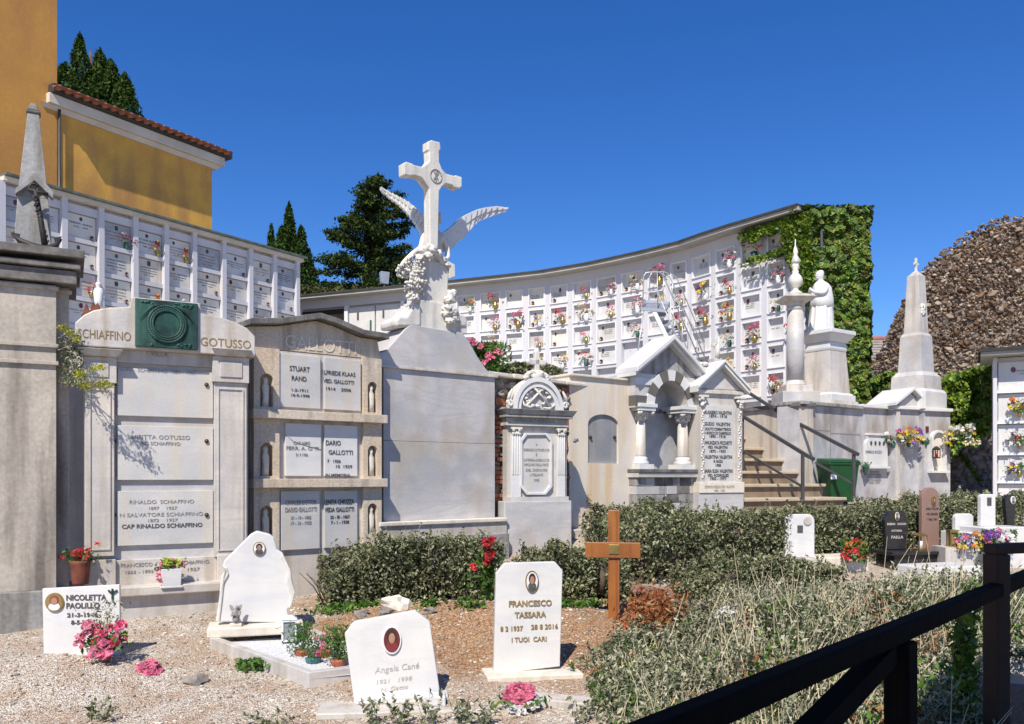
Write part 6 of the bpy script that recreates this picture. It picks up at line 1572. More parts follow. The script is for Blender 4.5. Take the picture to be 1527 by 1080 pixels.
# curb
A_ = Vector(fbk.W(X(314), -.15, 0)); zc_ = fbk.z(380, 943)
c1 = G(460, 1028); c2 = G(548, 1008); z1c = gz(c1.x, c1.y)+.12
curb = thing('grave_curb', 'low white marble curb around the grave before the broken headstone', 'grave curb', (A_.x, A_.y, 0)); o = Vector((A_.x, A_.y, 0))
def wallseg(name, p, q, h0, h1, th, m='marble'):
    p = Vector((p.x,p.y,0))-o; q = Vector((q.x,q.y,0))-o; d = (q-p).normalized(); n_ = Vector((-d.y,d.x,0))*th
    mb = MB(); vs = []
    for (z0,z1,pp) in ((0,h0,p),(0,h1,q)): pass
    A1,A2,B1,B2 = p, p+n_, q, q+n_
    vs = [(*A1.xy,-.1),(*B1.xy,-.1),(*B2.xy,-.1),(*A2.xy,-.1),(*A1.xy,h0),(*B1.xy,h1),(*B2.xy,h1),(*A2.xy,h0)]
    mb.add(vs, [(0,3,2,1),(4,5,6,7),(0,1,5,4),(1,2,6,5),(2,3,7,6),(3,0,4,7)]); mb.build(name, M[m], curb, .006)
far = Vector(fbk.W(X(470), .05, 0))
wallseg('curb_side', A_, c1, zc_, z1c, .07); wallseg('curb_front', c1, c2+Vector((.25,.1,0)), z1c, z1c+.01, .07); wallseg('curb_side', c2+Vector((.2,.05,0)), far, z1c, zc_, .06)
mb = MB(); A2, B2, C2, D2 = A_, c1, c2+Vector((.2,.05,0)), far
mb.add([(*(v.xy-o.xy), h) for v, h in ((A2,zc_-.05),(B2,z1c-.05),(C2,z1c-.05),(D2,zc_-.05))], [(0,1,2,3)]); mb.build('white_gravel', mat('white_gravel', (.74,.73,.74), (.60,.6,.62), 60, .9, .8, 70, fine=.4), curb)
# little angel figurine
p = fbk.W(X(352), -.10, fbk.z(352, 932)); t = thing('angel_figurine', 'small brown-grey kneeling angel figurine on the foot slab of the broken headstone', 'figurine', p, .3); h = .20
mb = MB(); mb.box(-.05,.05,-.04,.04,0,.03); mb.build('base', M['marble_warm'], t, .006)
skinned('body', [(0,0,.05,.028),(0,0,.085,.026),(.005,-.005,.125,.024),(.008,-.008,.15,.012),(.012,-.014,.172,.021),(.015,-.02,.185,.015),(-.03,-.005,.13,.010),(-.035,-.03,.10,.009),(-.005,-.045,.115,.008),(.035,-.01,.13,.010),(.03,-.035,.10,.009),(.0,-.048,.11,.008),(.02,-.03,.05,.02),(-.02,.03,.045,.016)], [(0,1),(1,2),(2,3),(3,4),(4,5),(2,6),(6,7),(7,8),(2,9),(9,10),(10,11),(0,12),(0,13)], M['stone_grey'], t)
for s in (-1,1):
    mb = MB(); mb.prism([(s*.005,.08),(s*.045,.15),(s*.055,.19),(s*.03,.185),(s*.01,.15)], .018, .028); mb.build('wing', M['stone_grey'], t, .003)
# lantern, pots and plants within the curb
p = G(431, 962); p.z = zc_-.05; lz = thing('memorial_lantern', 'white metal lantern with glass sides right of the broken headstone', 'lantern', p, .3)
mb = MB(); s=.055; H_=.19
mb.box(-s-.008,s+.008,-s-.008,s+.008,0,.02); mb.box(-s-.008,s+.008,-s-.008,s+.008,H_-.02,H_)
for sx in (-1,1):
    for sy in (-1,1): mb.box(sx*s-.007,sx*s+.007,sy*s-.007,sy*s+.007,.02,H_-.02)
mb.frust(0,0,H_,s+.015,s+.015,H_+.03,.03,.03); mb.build('frame', M['porcelain'], lz, .002)
mb = MB(); mb.box(-s+.004,s-.004,-s+.004,s-.004,.022,H_-.022); mb.build('glass', M['glass_grey'], lz)
def potplant(name, label, p, cols, vase, seed, s=.09, h=.16, nl=200, lm=None):
    random.seed(seed); t = thing(name, label, 'potted plant', p)
    mb = MB(); mb.lathe(0,0,[(.045,0),(.048,.01),(.062,.075),(.066,.085),(.055,.09)],18); mb.build('pot', M[vase], t)
    leaves('foliage', [(random.gauss(0,s*.6), random.gauss(0,s*.6), .09+random.random()*h) for _ in range(nl)], .04, lm or L_green, t, aspect=4, up=-.0)
    stalks('stems', [(0,0,.08)]*12, [(random.gauss(0,s*.7), random.gauss(0,s*.6), .09+random.uniform(.6,1.1)*h) for _ in range(12)], .0025, M['green_stem'], t)
    if cols: petals('blooms', [(random.gauss(0,s*.6), random.gauss(-.02,s*.4), .1+random.random()*h) for _ in range(4)], .025, cols, t, 12)
    return t
potplant('potted_plant', 'wispy green plant in a pot beside the white lantern', G(450, 985), None, 'terracotta', 3, .11, .22, 420, L_green)
potplant('potted_plant', 'small plant in a teal glass pot at the curb corner', G(467, 997), 'pink', 'teal', 4, .06, .08, 90)
potplant('potted_plant', 'tall feathery green plant behind the portrait headstone at the curb', G(505, 1000), None, 'terracotta', 8, .10, .26, 600, L_green)
potplant('potted_plant', 'low leafy plant at the right of the teal pot with one pink bloom', G(485, 985), 'pink', 'terracotta', 9, .08, .12, 200)
p = G(403, 945); t = thing('yellow_flower', 'pale yellow artificial bloom lying on green leaves by the foot slab', 'flower', (p.x,p.y,zc_-.03)); petals('bloom', [(0,0,.04),(.03,0,.03)], .04, 'cream', t, 30); leaves('foliage', [(random.gauss(-.05,.08),random.gauss(0,.03),.01) for _ in range(60)], .05, L_green, t)
p = G(427, 838); t = thing('yellow_green_plant', 'lime green plant with a few red flowers behind the broken headstone', 'plant', (p.x,p.y,p.z)); leaves('foliage', [(random.gauss(0,.06),random.gauss(0,.05),.06+random.random()*.12) for _ in range(150)], .07, L_vine, t); petals('blooms', [(.15+random.gauss(0,.04),0,.12+random.gauss(0,.02)) for _ in range(7)], .03, 'red', t, 12)
p = G(375, 1000); t = leaves('weed', [(random.gauss(0,.07),random.gauss(0,.04),.02+random.random()*.07) for _ in range(160)], .05, L_green); t.location = p; tag(t, 'small leafy weed at the outer foot of the left curb', 'weed')
# --- tilted portrait headstone, lower middle
fA = Fr(516, 5.95, .10)
t = fthing(fA, 'portrait_headstone', 'white headstone with clipped corners and dark red oval portrait, in the bottom middle', 'gravestone')
X = fA.x
mb = MB(); mb.prism(fA.poly([(530,1062),(514,945),(527,928),(619,911),(641,928),(657,1040)],0), 0, .07); hs_ = mb.build('headstone', M['marble_white'], t, .006)
portrait(hs_, fA, 584.5, 954, 14, 21, -.001, 'porcelain', 'shirt_red', 'hair', 'portrait_dark')
mb = MB(); 
for s_, px, py, wp, hp in (('Angela Cané', 592, 1000, 66, 9), ('1921   1998', 588, 1017, 52, 6), ('N. Gatto', 588, 1029, 40, 6)):
    x, z = fA.L(px, py, 0); text_into(mb, s_, x, z, wp/F*5.95, hp/F*5.95, -.003, .0, .10, .18)
mb.build('inscription', M['marble_grey'], hs_)
gA = gz(*fA.o.xy)
mb = MB(); mb.box(X(478), X(735), -.26, .20, -.05, fA.z(600,1046)); mb.build('ground_slab', M['marble'], t, .01)
mb = MB(); mb.box(X(532), X(668), -.06, .10, fA.z(600,1046), fA.z(600,1040)+.02); mb.build('foot', M['marble_white'], t, .008)
mb = MB(); mb.box(X(636), X(664), -.16, -.02, fA.z(600,1046), fA.z(650,1030)); mb.build('corner_block', M['marble_white'], t, .01)
# --- tall lettered headstone
fF = Fr(737, 6.55, .18)
t = fthing(fF, 'lettered_headstone', 'tall white headstone with gold rimmed portrait, clipped corners and bronze lettering, centre', 'gravestone')
X = fF.x
mb = MB(); mb.prism(fF.poly([(736,1006),(740,856),(753,840),(828,838),(839,851),(835,994)],0), 0, .06); hs_ = mb.build('headstone', M['marble_white'], t, .005)
portrait(hs_, fF, 793, 867, 10, 16, -.001, 'brass', 'ink', 'hair', 'porcelain')
write(fF, hs_, [('FRANCESCO',791,904,64,8.5),('TASSARA',791,921,47,8.5)], -.003, M['ink_gold'], bold=.03)
write(fF, hs_, [('8 2 1937',763,941,34,7),('28 8 2016',812,938,40,7),('I TUOI  CARI',789,957,52,7)], -.003, M['ink_gold'], bold=.02)
mb = MB(); mb.box(X(722), X(862), -.18, .16, fF.z(790,1012), fF.z(790,1000)); mb.build('foot_slab', M['marble_warm'], t, .008)
mb = MB(); mb.box(X(726), X(800), -.16, .12, -.05, fF.z(790,1012)); mb.build('plinth', M['marble'], t, .008)
p = G(845, 1052); t = MB(); t.box(-.42,.18,-.08,.10,-.03,.05); t = t.build('loose_slab', M['marble'], None, .01); t.location = p; t.rotation_euler = (0,0,-.35); tag(t, 'loose flat marble slab lying right of the lettered headstone', 'slab')
p = G(775, 1058); t = thing('aster_bunch', 'pink aster and white flowers on the ground before the lettered headstone', 'flowers', p)
petals('blooms', [(.0,-.02,.10),(-.02,-.03,.12),(.02,-.03,.12)], .085, 'pink', t, 70, .06); petals('blooms', [(.06,-.08,.05),(-.05,-.08,.04),(.1,-.05,.07),(0,-.1,.03)], .05, 'white', t, 24); leaves('foliage', [(random.gauss(0,.1),random.gauss(-.02,.05),.04+random.random()*.05) for _ in range(100)], .05, L_green, t)
# --- wooden cross
fC = Fr(873, 8.1, -.12)
t = fthing(fC, 'wooden_cross', 'plain brown wooden grave cross with a brass plate, standing by the low hedge', 'cross')
X = fC.x
mb = MB(); mb.box(X(907), X(924), 0, .05, .0, fC.z(915,761)); mb.build('upright', M['wood_cross'], t, .005)
mb = MB(); mb.box(X(873), X(955), -.022, .03, fC.z(915,832), fC.z(915,809)); mb.build('crossbar', M['wood_cross'], t, .005)
mb = MB(); mb.box(X(908), X(923), -.030, -.021, fC.z(915,826), fC.z(915,812)); mb.build('plate', M['brass'], t, .001)

# ------------------------------------------------------------ hedges
def hedge(name, label, spine, width, top, n, size, m, seed=0, droop=.0, core=True):
    """spine: list of (x, y, ground z, top z); leaves on a lumpy box-like volume"""
    random.seed(seed); np.random.seed(seed)
    t = thing(name, label, 'hedge', (spine[0][0], spine[0][1], 0)); o = Vector((spine[0][0], spine[0][1], 0))
    S = np.array(spine); seg = np.r_[0, np.cumsum(np.hypot(np.diff(S[:,0]), np.diff(S[:,1])))]
    pts = np.empty((n,3)); nr = np.empty((n,3))
    for i in range(n):
        s = random.random()*seg[-1]; x = np.interp(s, seg, S[:,0]); y = np.interp(s, seg, S[:,1]); g = np.interp(s, seg, S[:,2]); tp = np.interp(s, seg, S[:,3])
        k = min(np.searchsorted(seg, s)-1 if s > 0 else 0, len(S)-2); dx, dy = S[k+1,0]-S[k,0], S[k+1,1]-S[k,1]; L_ = math.hypot(dx,dy); nx_, ny_ = dy/L_, -dx/L_
        a = random.uniform(-20, 200); a = math.radians(a); q = 1-abs(random.gauss(0,.16))
        cx, sz_ = math.cos(a), math.sin(a); e = .38
        ox = math.copysign(abs(cx)**e, cx)*width/2*q; oz = (math.copysign(abs(sz_)**e, sz_))*q
        bump = .15*noise.noise(Vector((s*1.7, ox*2, oz*2))) + .11*noise.noise(Vector((s*5, ox*5, oz*6)))
        h = tp-g; z = g + h*(.30+.70*oz) if oz > 0 else g + h*(.30+oz)
        if random.random() < .35: z = g+random.random()*h*.95; ox = math.copysign(width/2, ox)*(1-abs(random.gauss(0,.1)))
        if s < width*.3 or s > seg[-1]-width*.3: ox *= .85
        pts[i] = (x+nx_*(ox+bump*1.1*np.sign(ox))-o.x, y+ny_*(ox+bump*1.1*np.sign(ox))-o.y, z+bump*(1.2 if oz > .5 else .3)); nr[i] = (nx_*cx, ny_*cx, max(.2, sz_))
    # short shoots standing out of the clipped surface
    ext = []; b_, e_ = [], []
    for i in np.random.choice(n, n//70, replace=False):
        p0 = Vector(pts[i]); dr = (Vector(nr[i])*.5+Vector((random.gauss(0,.5),random.gauss(0,.5),.9))).normalized(); L_ = random.uniform(.05,.17)
        b_.append(tuple(p0)); e_.append(tuple(p0+dr*L_))
        for k in range(9): ext.append(tuple(p0+dr*L_*(k+1)/9+Vector((random.gauss(0,.012),random.gauss(0,.012),random.gauss(0,.01)))))
    leaves('foliage', np.vstack([pts, np.array(ext)]), size, m, t, np.vstack([nr, np.random.normal(size=(len(ext),3))]), .35, 2.0)
    stalks('shoots', b_, e_, .002, M['dry_stem'], t)
    mb = MB()
    for i in range(26*len(spine)):
        s = random.random()*seg[-1]; x = np.interp(s, seg, S[:,0])-o.x; y = np.interp(s, seg, S[:,1])-o.y; g = np.interp(s, seg, S[:,2]); tp = np.interp(s, seg, S[:,3])
        e = Vector((random.uniform(-.3,.3), random.uniform(-.3,.3), (tp-g)*random.uniform(.6,1.0))); mb.tube([(x,y,g), Vector((x,y,g))+e*.6+Vector((.03,.02,0)), Vector((x,y,g))+e], [.008,.006,.003], 4)
    mb.build('stems', M['bark'], t)
    if core:   # dark woody heart so that light does not fall straight through
        mb = MB(); m_ = 14
        for i in range(m_):
            s = width*.4+(seg[-1]-width*.8)*(i+.5)/m_; x = np.interp(s, seg, S[:,0])-o.x; y = np.interp(s, seg, S[:,1])-o.y; g = np.interp(s, seg, S[:,2]); tp = np.interp(s, seg, S[:,3])
            mb.blob((x,y,g+(tp-g)*.42),(seg[-1]/m_*.7, width*.24, (tp-g)*.30),2,.3,3,True,i)
        mb.build('woody_core', M['bark'], t)
    return t
def hs_pt(px, D, pytop): p = P(px, pytop, D); return (p.x, p.y, gz(p.x, p.y)-.02, p.z)
hedge('hedge', 'low grey green hedge in front of the travertine tomb and the angel tomb', [hs_pt(482,8.7,842), hs_pt(520,8.8,820), hs_pt(600,9.1,806), hs_pt(680,9.4,804), hs_pt(735,9.6,814)], .72, 0, 23000, .042, L_hedge, 1)
hedge('hedge', 'low hedge behind the lettered headstone and left of the wooden cross', [hs_pt(772,9.6,826), hs_pt(830,9.5,820), hs_pt(900,9.3,826), hs_pt(935,9.3,846)], .66, 0, 16000, .042, L_hedge, 2)
hedge('hedge', 'long clipped hedge running back to the right behind the wooden cross', [hs_pt(892,10.6,776), hs_pt(960,10.9,772), hs_pt(1060,11.5,766), hs_pt(1160,12.3,764), hs_pt(1280,13.2,758), hs_pt(1380,14.0,746), hs_pt(1470,14.8,738), hs_pt(1500,15.2,738)], 1.0, 0, 62000, .05, L_hedge, 3)
hedge('hedge', 'short hedge piece before the aedicule, left end of the long hedge', [hs_pt(900,11.6,757), hs_pt(985,12.2,757)], .7, 0, 9000, .05, L_hedge, 4)
hedge('hedge', 'rounded hedge clump in the middle, in front of the long hedge', [hs_pt(1010,9.5,862), hs_pt(1070,9.5,842), hs_pt(1150,9.8,838), hs_pt(1215,10.3,852)], .8, 0, 16000, .045, L_hedge, 5)
# red geranium on the first hedge
p = P(728, 822, 8.5); t = thing('geranium', 'red geranium bush at the right end of the low hedge', 'flowers', (p.x,p.y,gz(p.x,p.y))); hh_ = p.z-gz(p.x,p.y)
petals('blooms', [(random.gauss(0,.05),random.gauss(-.1,.03),hh_+random.gauss(0,.10)) for _ in range(13)], .045, 'red', t, 20); leaves('foliage', [(random.gauss(0,.1),random.gauss(-.06,.06),hh_-.25+random.gauss(0,.14)) for _ in range(260)], .07, L_green, t)
mb = MB(); [mb.tube([(random.uniform(-.05,.05),0,0),(random.uniform(-.1,.1),-.05,hh_)], .006, 4) for _ in range(9)]; mb.build('stems', M['green_stem'], t)
# rocks and weeds along the heap
for i, (px, py, r, w_) in enumerate(((590,893,.11,'pale flat'),(612,880,.07,'small pale'),(748,848,.10,'rounded brown'),(700,880,.09,'brown'),(655,872,.06,'little grey'),(640,900,.05,'small dark'),(725,868,.06,'angular'),(540,905,.06,'grey'),(760,868,.05,'small reddish'),(575,902,.06,'dusty'))):
    r *= 1.15; p = G(px, py+15); mb = MB(); mb.blob((0,0,r*.4),(r,r*.7,r*.62),2,.9,1.5,False,i+20); t = mb.build('rock', M['field_stone'] if i % 2 else M['marble_warm']); t.location = p
    tag(t, '%s rock on the earth heap %s' % (w_, ('under the left part of the low hedge','by the middle of the low hedge','left of the geranium hedge gap','right of the lettered stone')[min(3,(px-530)//62)]) , 'rock', 'rocks on the earth heap')
wd = []
random.seed(31)
for (px, py, n, s) in ((500,915,140,.12),(525,908,180,.12),(560,905,120,.1),(660,890,120,.08),(735,880,160,.09),(640,905,60,.06),(700,905,80,.08),(1080,975,90,.1),(740,868,140,.10),(845,905,120,.1),(880,905,120,.1),(620,895,60,.05)):
    p = G(px, py)
    for _ in range(n): x = p.x+random.gauss(0,s); y = p.y+random.gauss(0,s*.6); wd.append((x,y,gz(x,y)+random.random()*.07))
tag(leaves('ground_weeds', wd, .055, L_green, up=.5), 'patches of fresh green weeds along the foot of the low hedges', 'weeds', kind='stuff')
# ------------------------------------------------------------ rampant scrub in the right foreground
random.seed(77); np.random.seed(77)
def scrub_top(X, D):
    px = CXP + X/D*F
    edge = float(np.interp(D, [3.6,4.5,5.5,6.5,7.2,8.0,8.6,9.6], [880,860,845,870,930,1010,1050,1070]))
    edge += 70*noise.noise(Vector((X*1.1, D*1.6, 7)))
    e = max(0, min(1, (px-edge)/340))
    h = float(np.interp(D, [3.6,4.5,6,7.5,8.8,10], [.34,.42,.50,.52,.50,.35]))
    h *= (.14+.86*e**1.3) if px > edge else 0
    if px > 1150 and D > 6.8: h *= max(.45, 1-(D-6.8)*.35)
    # the bed is cut back near the right, where the path and the graves begin
    if px > 1425 and D < 6.2: h *= max(0, 1-(px-1425)/70)
    return h*(1+.75*noise.noise(Vector((X*1.7, D*1.7, 0)))+.3*noise.noise(Vector((X*4,D*4,1))))
pts = []
while len(pts) < 22000:
    D = 3.6+6.3*random.random()**.75; px = random.uniform(845, 1560); X_ = (px-CXP)/F*D
    h = scrub_top(X_, D)
    if h <= .02 or (px > 1140 and D > 9) or noise.noise(Vector((X_*3.2, D*3.2, 4))) < -.16: continue
    k = 1-abs(random.gauss(0,.35))
    if k < 0: continue
    pts.append((X_, D, gz(X_,D)+h*.86*k+random.uniform(-.02,.04)))
sb0, sb1 = [], []
cnt_ = 0
while cnt_ < 4800:   # arching leafy sprays
    D = 3.6+6.3*random.random()**.75; px = random.uniform(815, 1560); X_ = (px-CXP)/F*D
    h = scrub_top(X_, D)
    if px < 900 and random.random() < .8 or (px > 1140 and D > 9): continue
    if h <= .03 or noise.noise(Vector((X_*3.2, D*3.2, 4))) < -.22: continue
    cnt_ += 1
    L_ = random.uniform(.16,.36)*(.5+h); az = random.gauss(.4,1.3); tl = random.uniform(.1,1.1)
    p0 = Vector((X_, D, gz(X_,D)+h*random.uniform(.35,.85))); dr = Vector((math.cos(az)*math.sin(tl), math.sin(az)*math.sin(tl)*.8, math.cos(tl)))
    last = p0
    for k in range(13):
        q_ = (k+1)/13; p_ = p0+dr*L_*q_+Vector((0,0,-.10*L_*q_*q_)); pts.append((p_.x+random.gauss(0,.011), p_.y+random.gauss(0,.011), p_.z+random.gauss(0,.008))); last = p_
    if cnt_ % 3 == 0: sb0.append(tuple(p0)); sb1.append(tuple(last))
tag(leaves('scrub', pts, .044, L_scrub, None, None, aspect=2.6, up=.15), 'wild grey green scrub filling the plot behind the wooden rail', 'scrub', kind='stuff')
tag(stalks('scrub_stems', sb0, sb1, .0025, M['dry_stem'], None, .05), 'thin pale stems of the scrub behind the rail', 'stems', kind='stuff')
bs, tp_ = [], []
for _ in range(1700):
    D = 3.8+6*random.random()**.8; px = random.uniform(880, 1500); X_ = (px-CXP)/F*D; h = scrub_top(X_, D)
    if h <= .1 or (px > 1140 and D > 9): continue
    a = random.gauss(.25,.35); L_ = h*random.uniform(.5,1.0)+random.uniform(.0,.14) + (.28*random.random() if random.random() < .13 else 0)
    bs.append((X_, D, gz(X_,D)+h*.3)); tp_.append((X_+a*L_, D+random.gauss(0,.25)*L_, gz(X_,D)+h*.3+L_))
tag(stalks('dry_stalks', bs, tp_, .0042, M['dry_stem'], None, .05), 'pale dry stalks standing up through the scrub', 'dry stalks', kind='stuff')
# greener weeds growing through the scrub
pts = []
while len(pts) < 9000:
    D = 3.7+6*random.random()**.75; px = random.uniform(850, 1540); X_ = (px-CXP)/F*D; h = scrub_top(X_, D)
    if h <= .02 or noise.noise(Vector((X_*1.9, D*1.9, 9))) < .08 or (px > 1140 and D > 9): continue
    pts.append((X_, D, gz(X_,D)+h*random.uniform(.5,1.02)))
tag(leaves('green_weeds', pts, .05, L_green, None, None, aspect=1.8, up=.3), 'fresh green weeds growing up through the grey scrub', 'weeds', kind='stuff')
pts = []
while len(pts) < 3500:
    D = 4.2+5*random.random()**.75; px = random.uniform(880, 1480); X_ = (px-CXP)/F*D; h = scrub_top(X_, D)
    if h <= .02 or noise.noise(Vector((X_*1.5, D*1.5, 19))) < .18 or (px > 1140 and D > 9): continue
    pts.append((X_, D, gz(X_,D)+h*random.uniform(.5,1.0)))
tag(leaves('dead_leaves', pts, .05, L_dry, None, None, aspect=2.5, up=.1), 'brown dead leaves and twigs caught in the scrub', 'dead leaves', kind='stuff')
# dried brown palm heap
pts = []; 
for _ in range(1700):
    px = random.gauss(975, 20); py = random.gauss(928, 17); p = G(px, min(970,max(880,py))); pts.append((p.x, p.y, p.z+random.random()*.18))
tag(leaves('dry_leaf_heap', pts, .085, L_dry, None, aspect=3.5), 'heap of dry rusty brown leaves right of the wooden cross', 'dry leaves', kind='stuff')
for i, (px,py,w_) in enumerate(((1020,862,'behind the dry leaf heap'),(1105,912,'lying in the scrub, middle'),(1140,918,'thin one right in the scrub'),(1000,878,'half buried brown one'))):
    p = (G(1012,866), P(px,py,7.6), P(px,py,7.8), G(990,886))[i]; p.z += .03*(i in (0,3)); mb = MB(); s_ = [.32,.22,.30,.42][i]
    mb.box(-s_,s_,-.18,.18,-.05,.0); t = mb.build('fallen_slab', M['marble_white'] if i < 3 else M['granite_pink'], None, .02); t.location = p; t.rotation_euler = (.12,-.12+.1*i,[.4,-.5,-.3,.1][i]); tag(t, 'broken flat slab %s' % w_, 'slab')
# small plants right at the lens-side edge of the graves
for i, (px, py, w_, hgt) in enumerate(((560,1066,'before the portrait headstone, left',.16),(600,1066,'before the portrait headstone, middle',.20),(640,1060,'before the portrait headstone, right',.22),(690,1058,'right of the portrait headstone',.15),(400,1066,'on the bare gravel at the bottom',.10),(148,1060,'on the gravel at the bottom left',.14),(725,1062,'beside the pink aster',.16))):
    p = P(px, py, 5.55); p.z = gz(p.x,p.y); random.seed(i); t = thing('sprout', 'young leafy sprout '+w_, 'plant', p, 0, 'sprouts along the front edge')
    bs = [(random.gauss(0,.03),0,0) for _ in range(7)]; tp_ = [(random.gauss(0,.10), random.gauss(0,.03), hgt*random.uniform(.6,1.1)) for _ in range(7)]
    stalks('stems', bs, tp_, .0028, M['green_stem'], t)
    lp_ = []
    for a_, b_ in zip(bs, tp_):
        for k in range(9): q_ = (k+2)/10; lp_.append(tuple(Vector(a_).lerp(Vector(b_), q_)+Vector((random.gauss(0,.012),random.gauss(0,.01),0))))
    leaves('foliage', lp_, .05, L_scrub, t, aspect=2.4)
# ------------------------------------------------------------ graves on the right, behind the scrub
def slabstone(name, label, px0, px1, pyt, pyb, D, m, top='round', th=.08, slope=.25, extra=None, cat='gravestone'):
    f = Fr(px0, D, slope); t = fthing(f, name, label, cat); t.location.z = 0
    x0, x1 = 0, f.x(px1); zt = f.z((px0+px1)/2, pyt); zb = f.z((px0+px1)/2, pyb); w = x1-x0
    if top == 'arch': poly = [(x0,zb),(x1,zb)] + arc((x0+x1)/2, zt-w/2, w/2, w/2, 0, 180, 16)
    elif top == 'round': r = w*.22; poly = [(x0,zb),(x1,zb)] + arc(x1-r, zt-r, r, r, 0, 90, 6) + arc(x0+r, zt-r, r, r, 90, 180, 6)
    elif top == 'clip': c = w*.2; poly = [(x0+.04,zb),(x1-.04,zb),(x1,zt-c*1.6),(x1-c,zt),(x0+c,zt),(x0,zt-c*1.6)]
    else: poly = [(x0,zb),(x1,zb),(x1,zt-.03),(x0+w*.3,zt)]
    mb = MB(); mb.prism(poly, 0, th); s_ = mb.build('headstone', M[m], t, .012)
    return f, t, s_, zb
f, t, s_, zb = slabstone('rounded_headstone', 'small white headstone with rounded corners and square photo, in front of the long hedge', 1171, 1215, 767, 832, 11.6, 'marble_white', slope=.15)
mb = MB(); c = f.L(1193,789); mb.box(c[0]-.04,c[0]+.04,-.008,0,c[1]-.05,c[1]+.05); mb.build('photo', M['ink'], s_)
mb = MB(); c = f.L(1204,777); mb.prism(arc(c[0],c[1],.06,.06,0,360,20)[:-1], -.015, 0); mb.build('disc', M['marble'], s_, .005)
write(f, s_, [('1930',1178,815,6,2.5),('2011',1178,820,6,2.5)], -.002, M['ink_grey'])
mb = MB(); mb.box(-.12,f.x(1222),-.2,.25,gz(f.o.x,f.o.y)-.1,zb); mb.build('plinth', M['marble'], t, .01)
# black granite stone
f, t, s_, zb = slabstone('black_headstone', 'black granite headstone with oval portrait and grey lettering', 1319, 1355, 762, 820, 12.2, 'granite_black', 'clip', slope=.2)
portrait(s_, f, 1337, 770, 4, 7, -.001, 'brass', 'ink', 'hair', 'porcelain'); write(f, s_, [('EUGENIO    SANGUINI',1337,783,28,3),('ANTONINA',1337,793,16,3),('FAILLA',1338,803,18,4)], -.003, M['marble_grey'], bold=.03)
mb = MB(); mb.box(-.12,f.x(1385),-.35,.12,zb-.05,zb); mb.box(-.06,f.x(1405),-.30,.12,gz(f.o.x,f.o.y)-.1,zb-.05); mb.build('plinth', M['granite_black'], t, .008)
p = f.W(f.x(1364), -.12, zb); t = thing('brass_lantern', 'brass and glass grave lantern on the black plinth', 'lantern', p, .2)
mb = MB(); mb.box(-.07,.07,-.07,.07,0,.02); mb.box(-.07,.07,-.07,.07,.20,.215); mb.frust(0,0,.215,.075,.075,.25,.03,.03)
for sx in (-1,1):
    for sy in (-1,1): mb.box(sx*.062-.006,sx*.062+.006,sy*.062-.006,sy*.062+.006,.02,.20)
mb.build('frame', M['brass'], t); mb = MB(); mb.lathe(0,0,[(.035,.02),(.035,.13),(.0,.14)],12); mb.build('candle', M['candle'], t)
f, t, s_, zb = slabstone('pink_headstone', 'tall pinkish granite headstone with rounded top and bronze portrait', 1375, 1401, 727, 818, 12.9, 'granite_pink', 'arch', slope=.25)
portrait(s_, f, 1392, 747, 4, 8, -.001, 'brass', 'ink', 'hair', 'ink_gold'); write(f, s_, [('AMELIA TALLONE',1390,760,19,3),('VED. BECHERI',1390,768,17,3),('1 FEB 1991',1390,776,15,3)], -.003, M['ink'], bold=.02)
mb = MB(); mb.box(-.1,f.x(1425),-.4,.15,gz(f.o.x,f.o.y)-.1,zb); mb.build('plinth', M['granite_pink'], t, .01)
f, t, s_, zb = slabstone('low_headstone', 'low plain white headstone with slanting top, right of the pink one', 1425, 1452, 766, 792, 12.6, 'marble_white', 'round', slope=.2)
mb = MB(); mb.box(-.1,f.x(1470),-.3,.2,gz(f.o.x,f.o.y)-.1,zb); mb.build('plinth', M['marble_white'], t, .01)
f, t, s_, zb = slabstone('leaning_headstone', 'narrow white headstone with a small framed photo near the right edge', 1463, 1485, 737, 785, 12.4, 'marble_white', 'round', slope=.2)
mb = MB(); c = f.L(1475,748); mb.box(c[0]-.035,c[0]+.035,-.008,0,c[1]-.06,c[1]+.06); mb.build('photo', M['ink'], s_)
mb = MB(); mb.box(-.2,f.x(1515),-.3,.2,gz(f.o.x,f.o.y)-.1,zb); mb.build('plinth', M['marble_white'], t, .01)
f, t, s_, zb = slabstone('dark_headstone', 'dark grey headstone with an oval portrait at the right edge', 1499, 1516, 738, 785, 12.8, 'granite_black', 'clip', slope=.2); portrait(s_, f, 1510, 746, 4, 6, -.001, 'porcelain', 'ink', 'hair', 'porcelain')
mb = MB(); mb.box(-.2,f.x(1540),-.3,.2,gz(f.o.x,f.o.y)-.1,zb); mb.build('plinth', M['granite_black'], t, .01)
p = P(1420, 815, 12.0); t = thing('brown_lantern', 'dark brown grave lantern left of the heap of mixed flowers', 'lantern', p)
mb = MB(); mb.box(-.06,.06,-.06,.06,0,.02); mb.box(-.06,.06,-.06,.06,.2,.24)
for sx in (-1,1):
    for sy in (-1,1): mb.box(sx*.05-.008,sx*.05+.008,sy*.05-.008,sy*.05+.008,.02,.2)
mb.build('frame', M['brass'], t); mb = MB(); mb.box(-.04,.04,-.04,.04,.021,.199); mb.build('glass', M['ink_gold'], t)
mb = MB(); mb.box(-.2,.2,-.2,.2,-.7,0); mb.build('support', M['marble'], t)
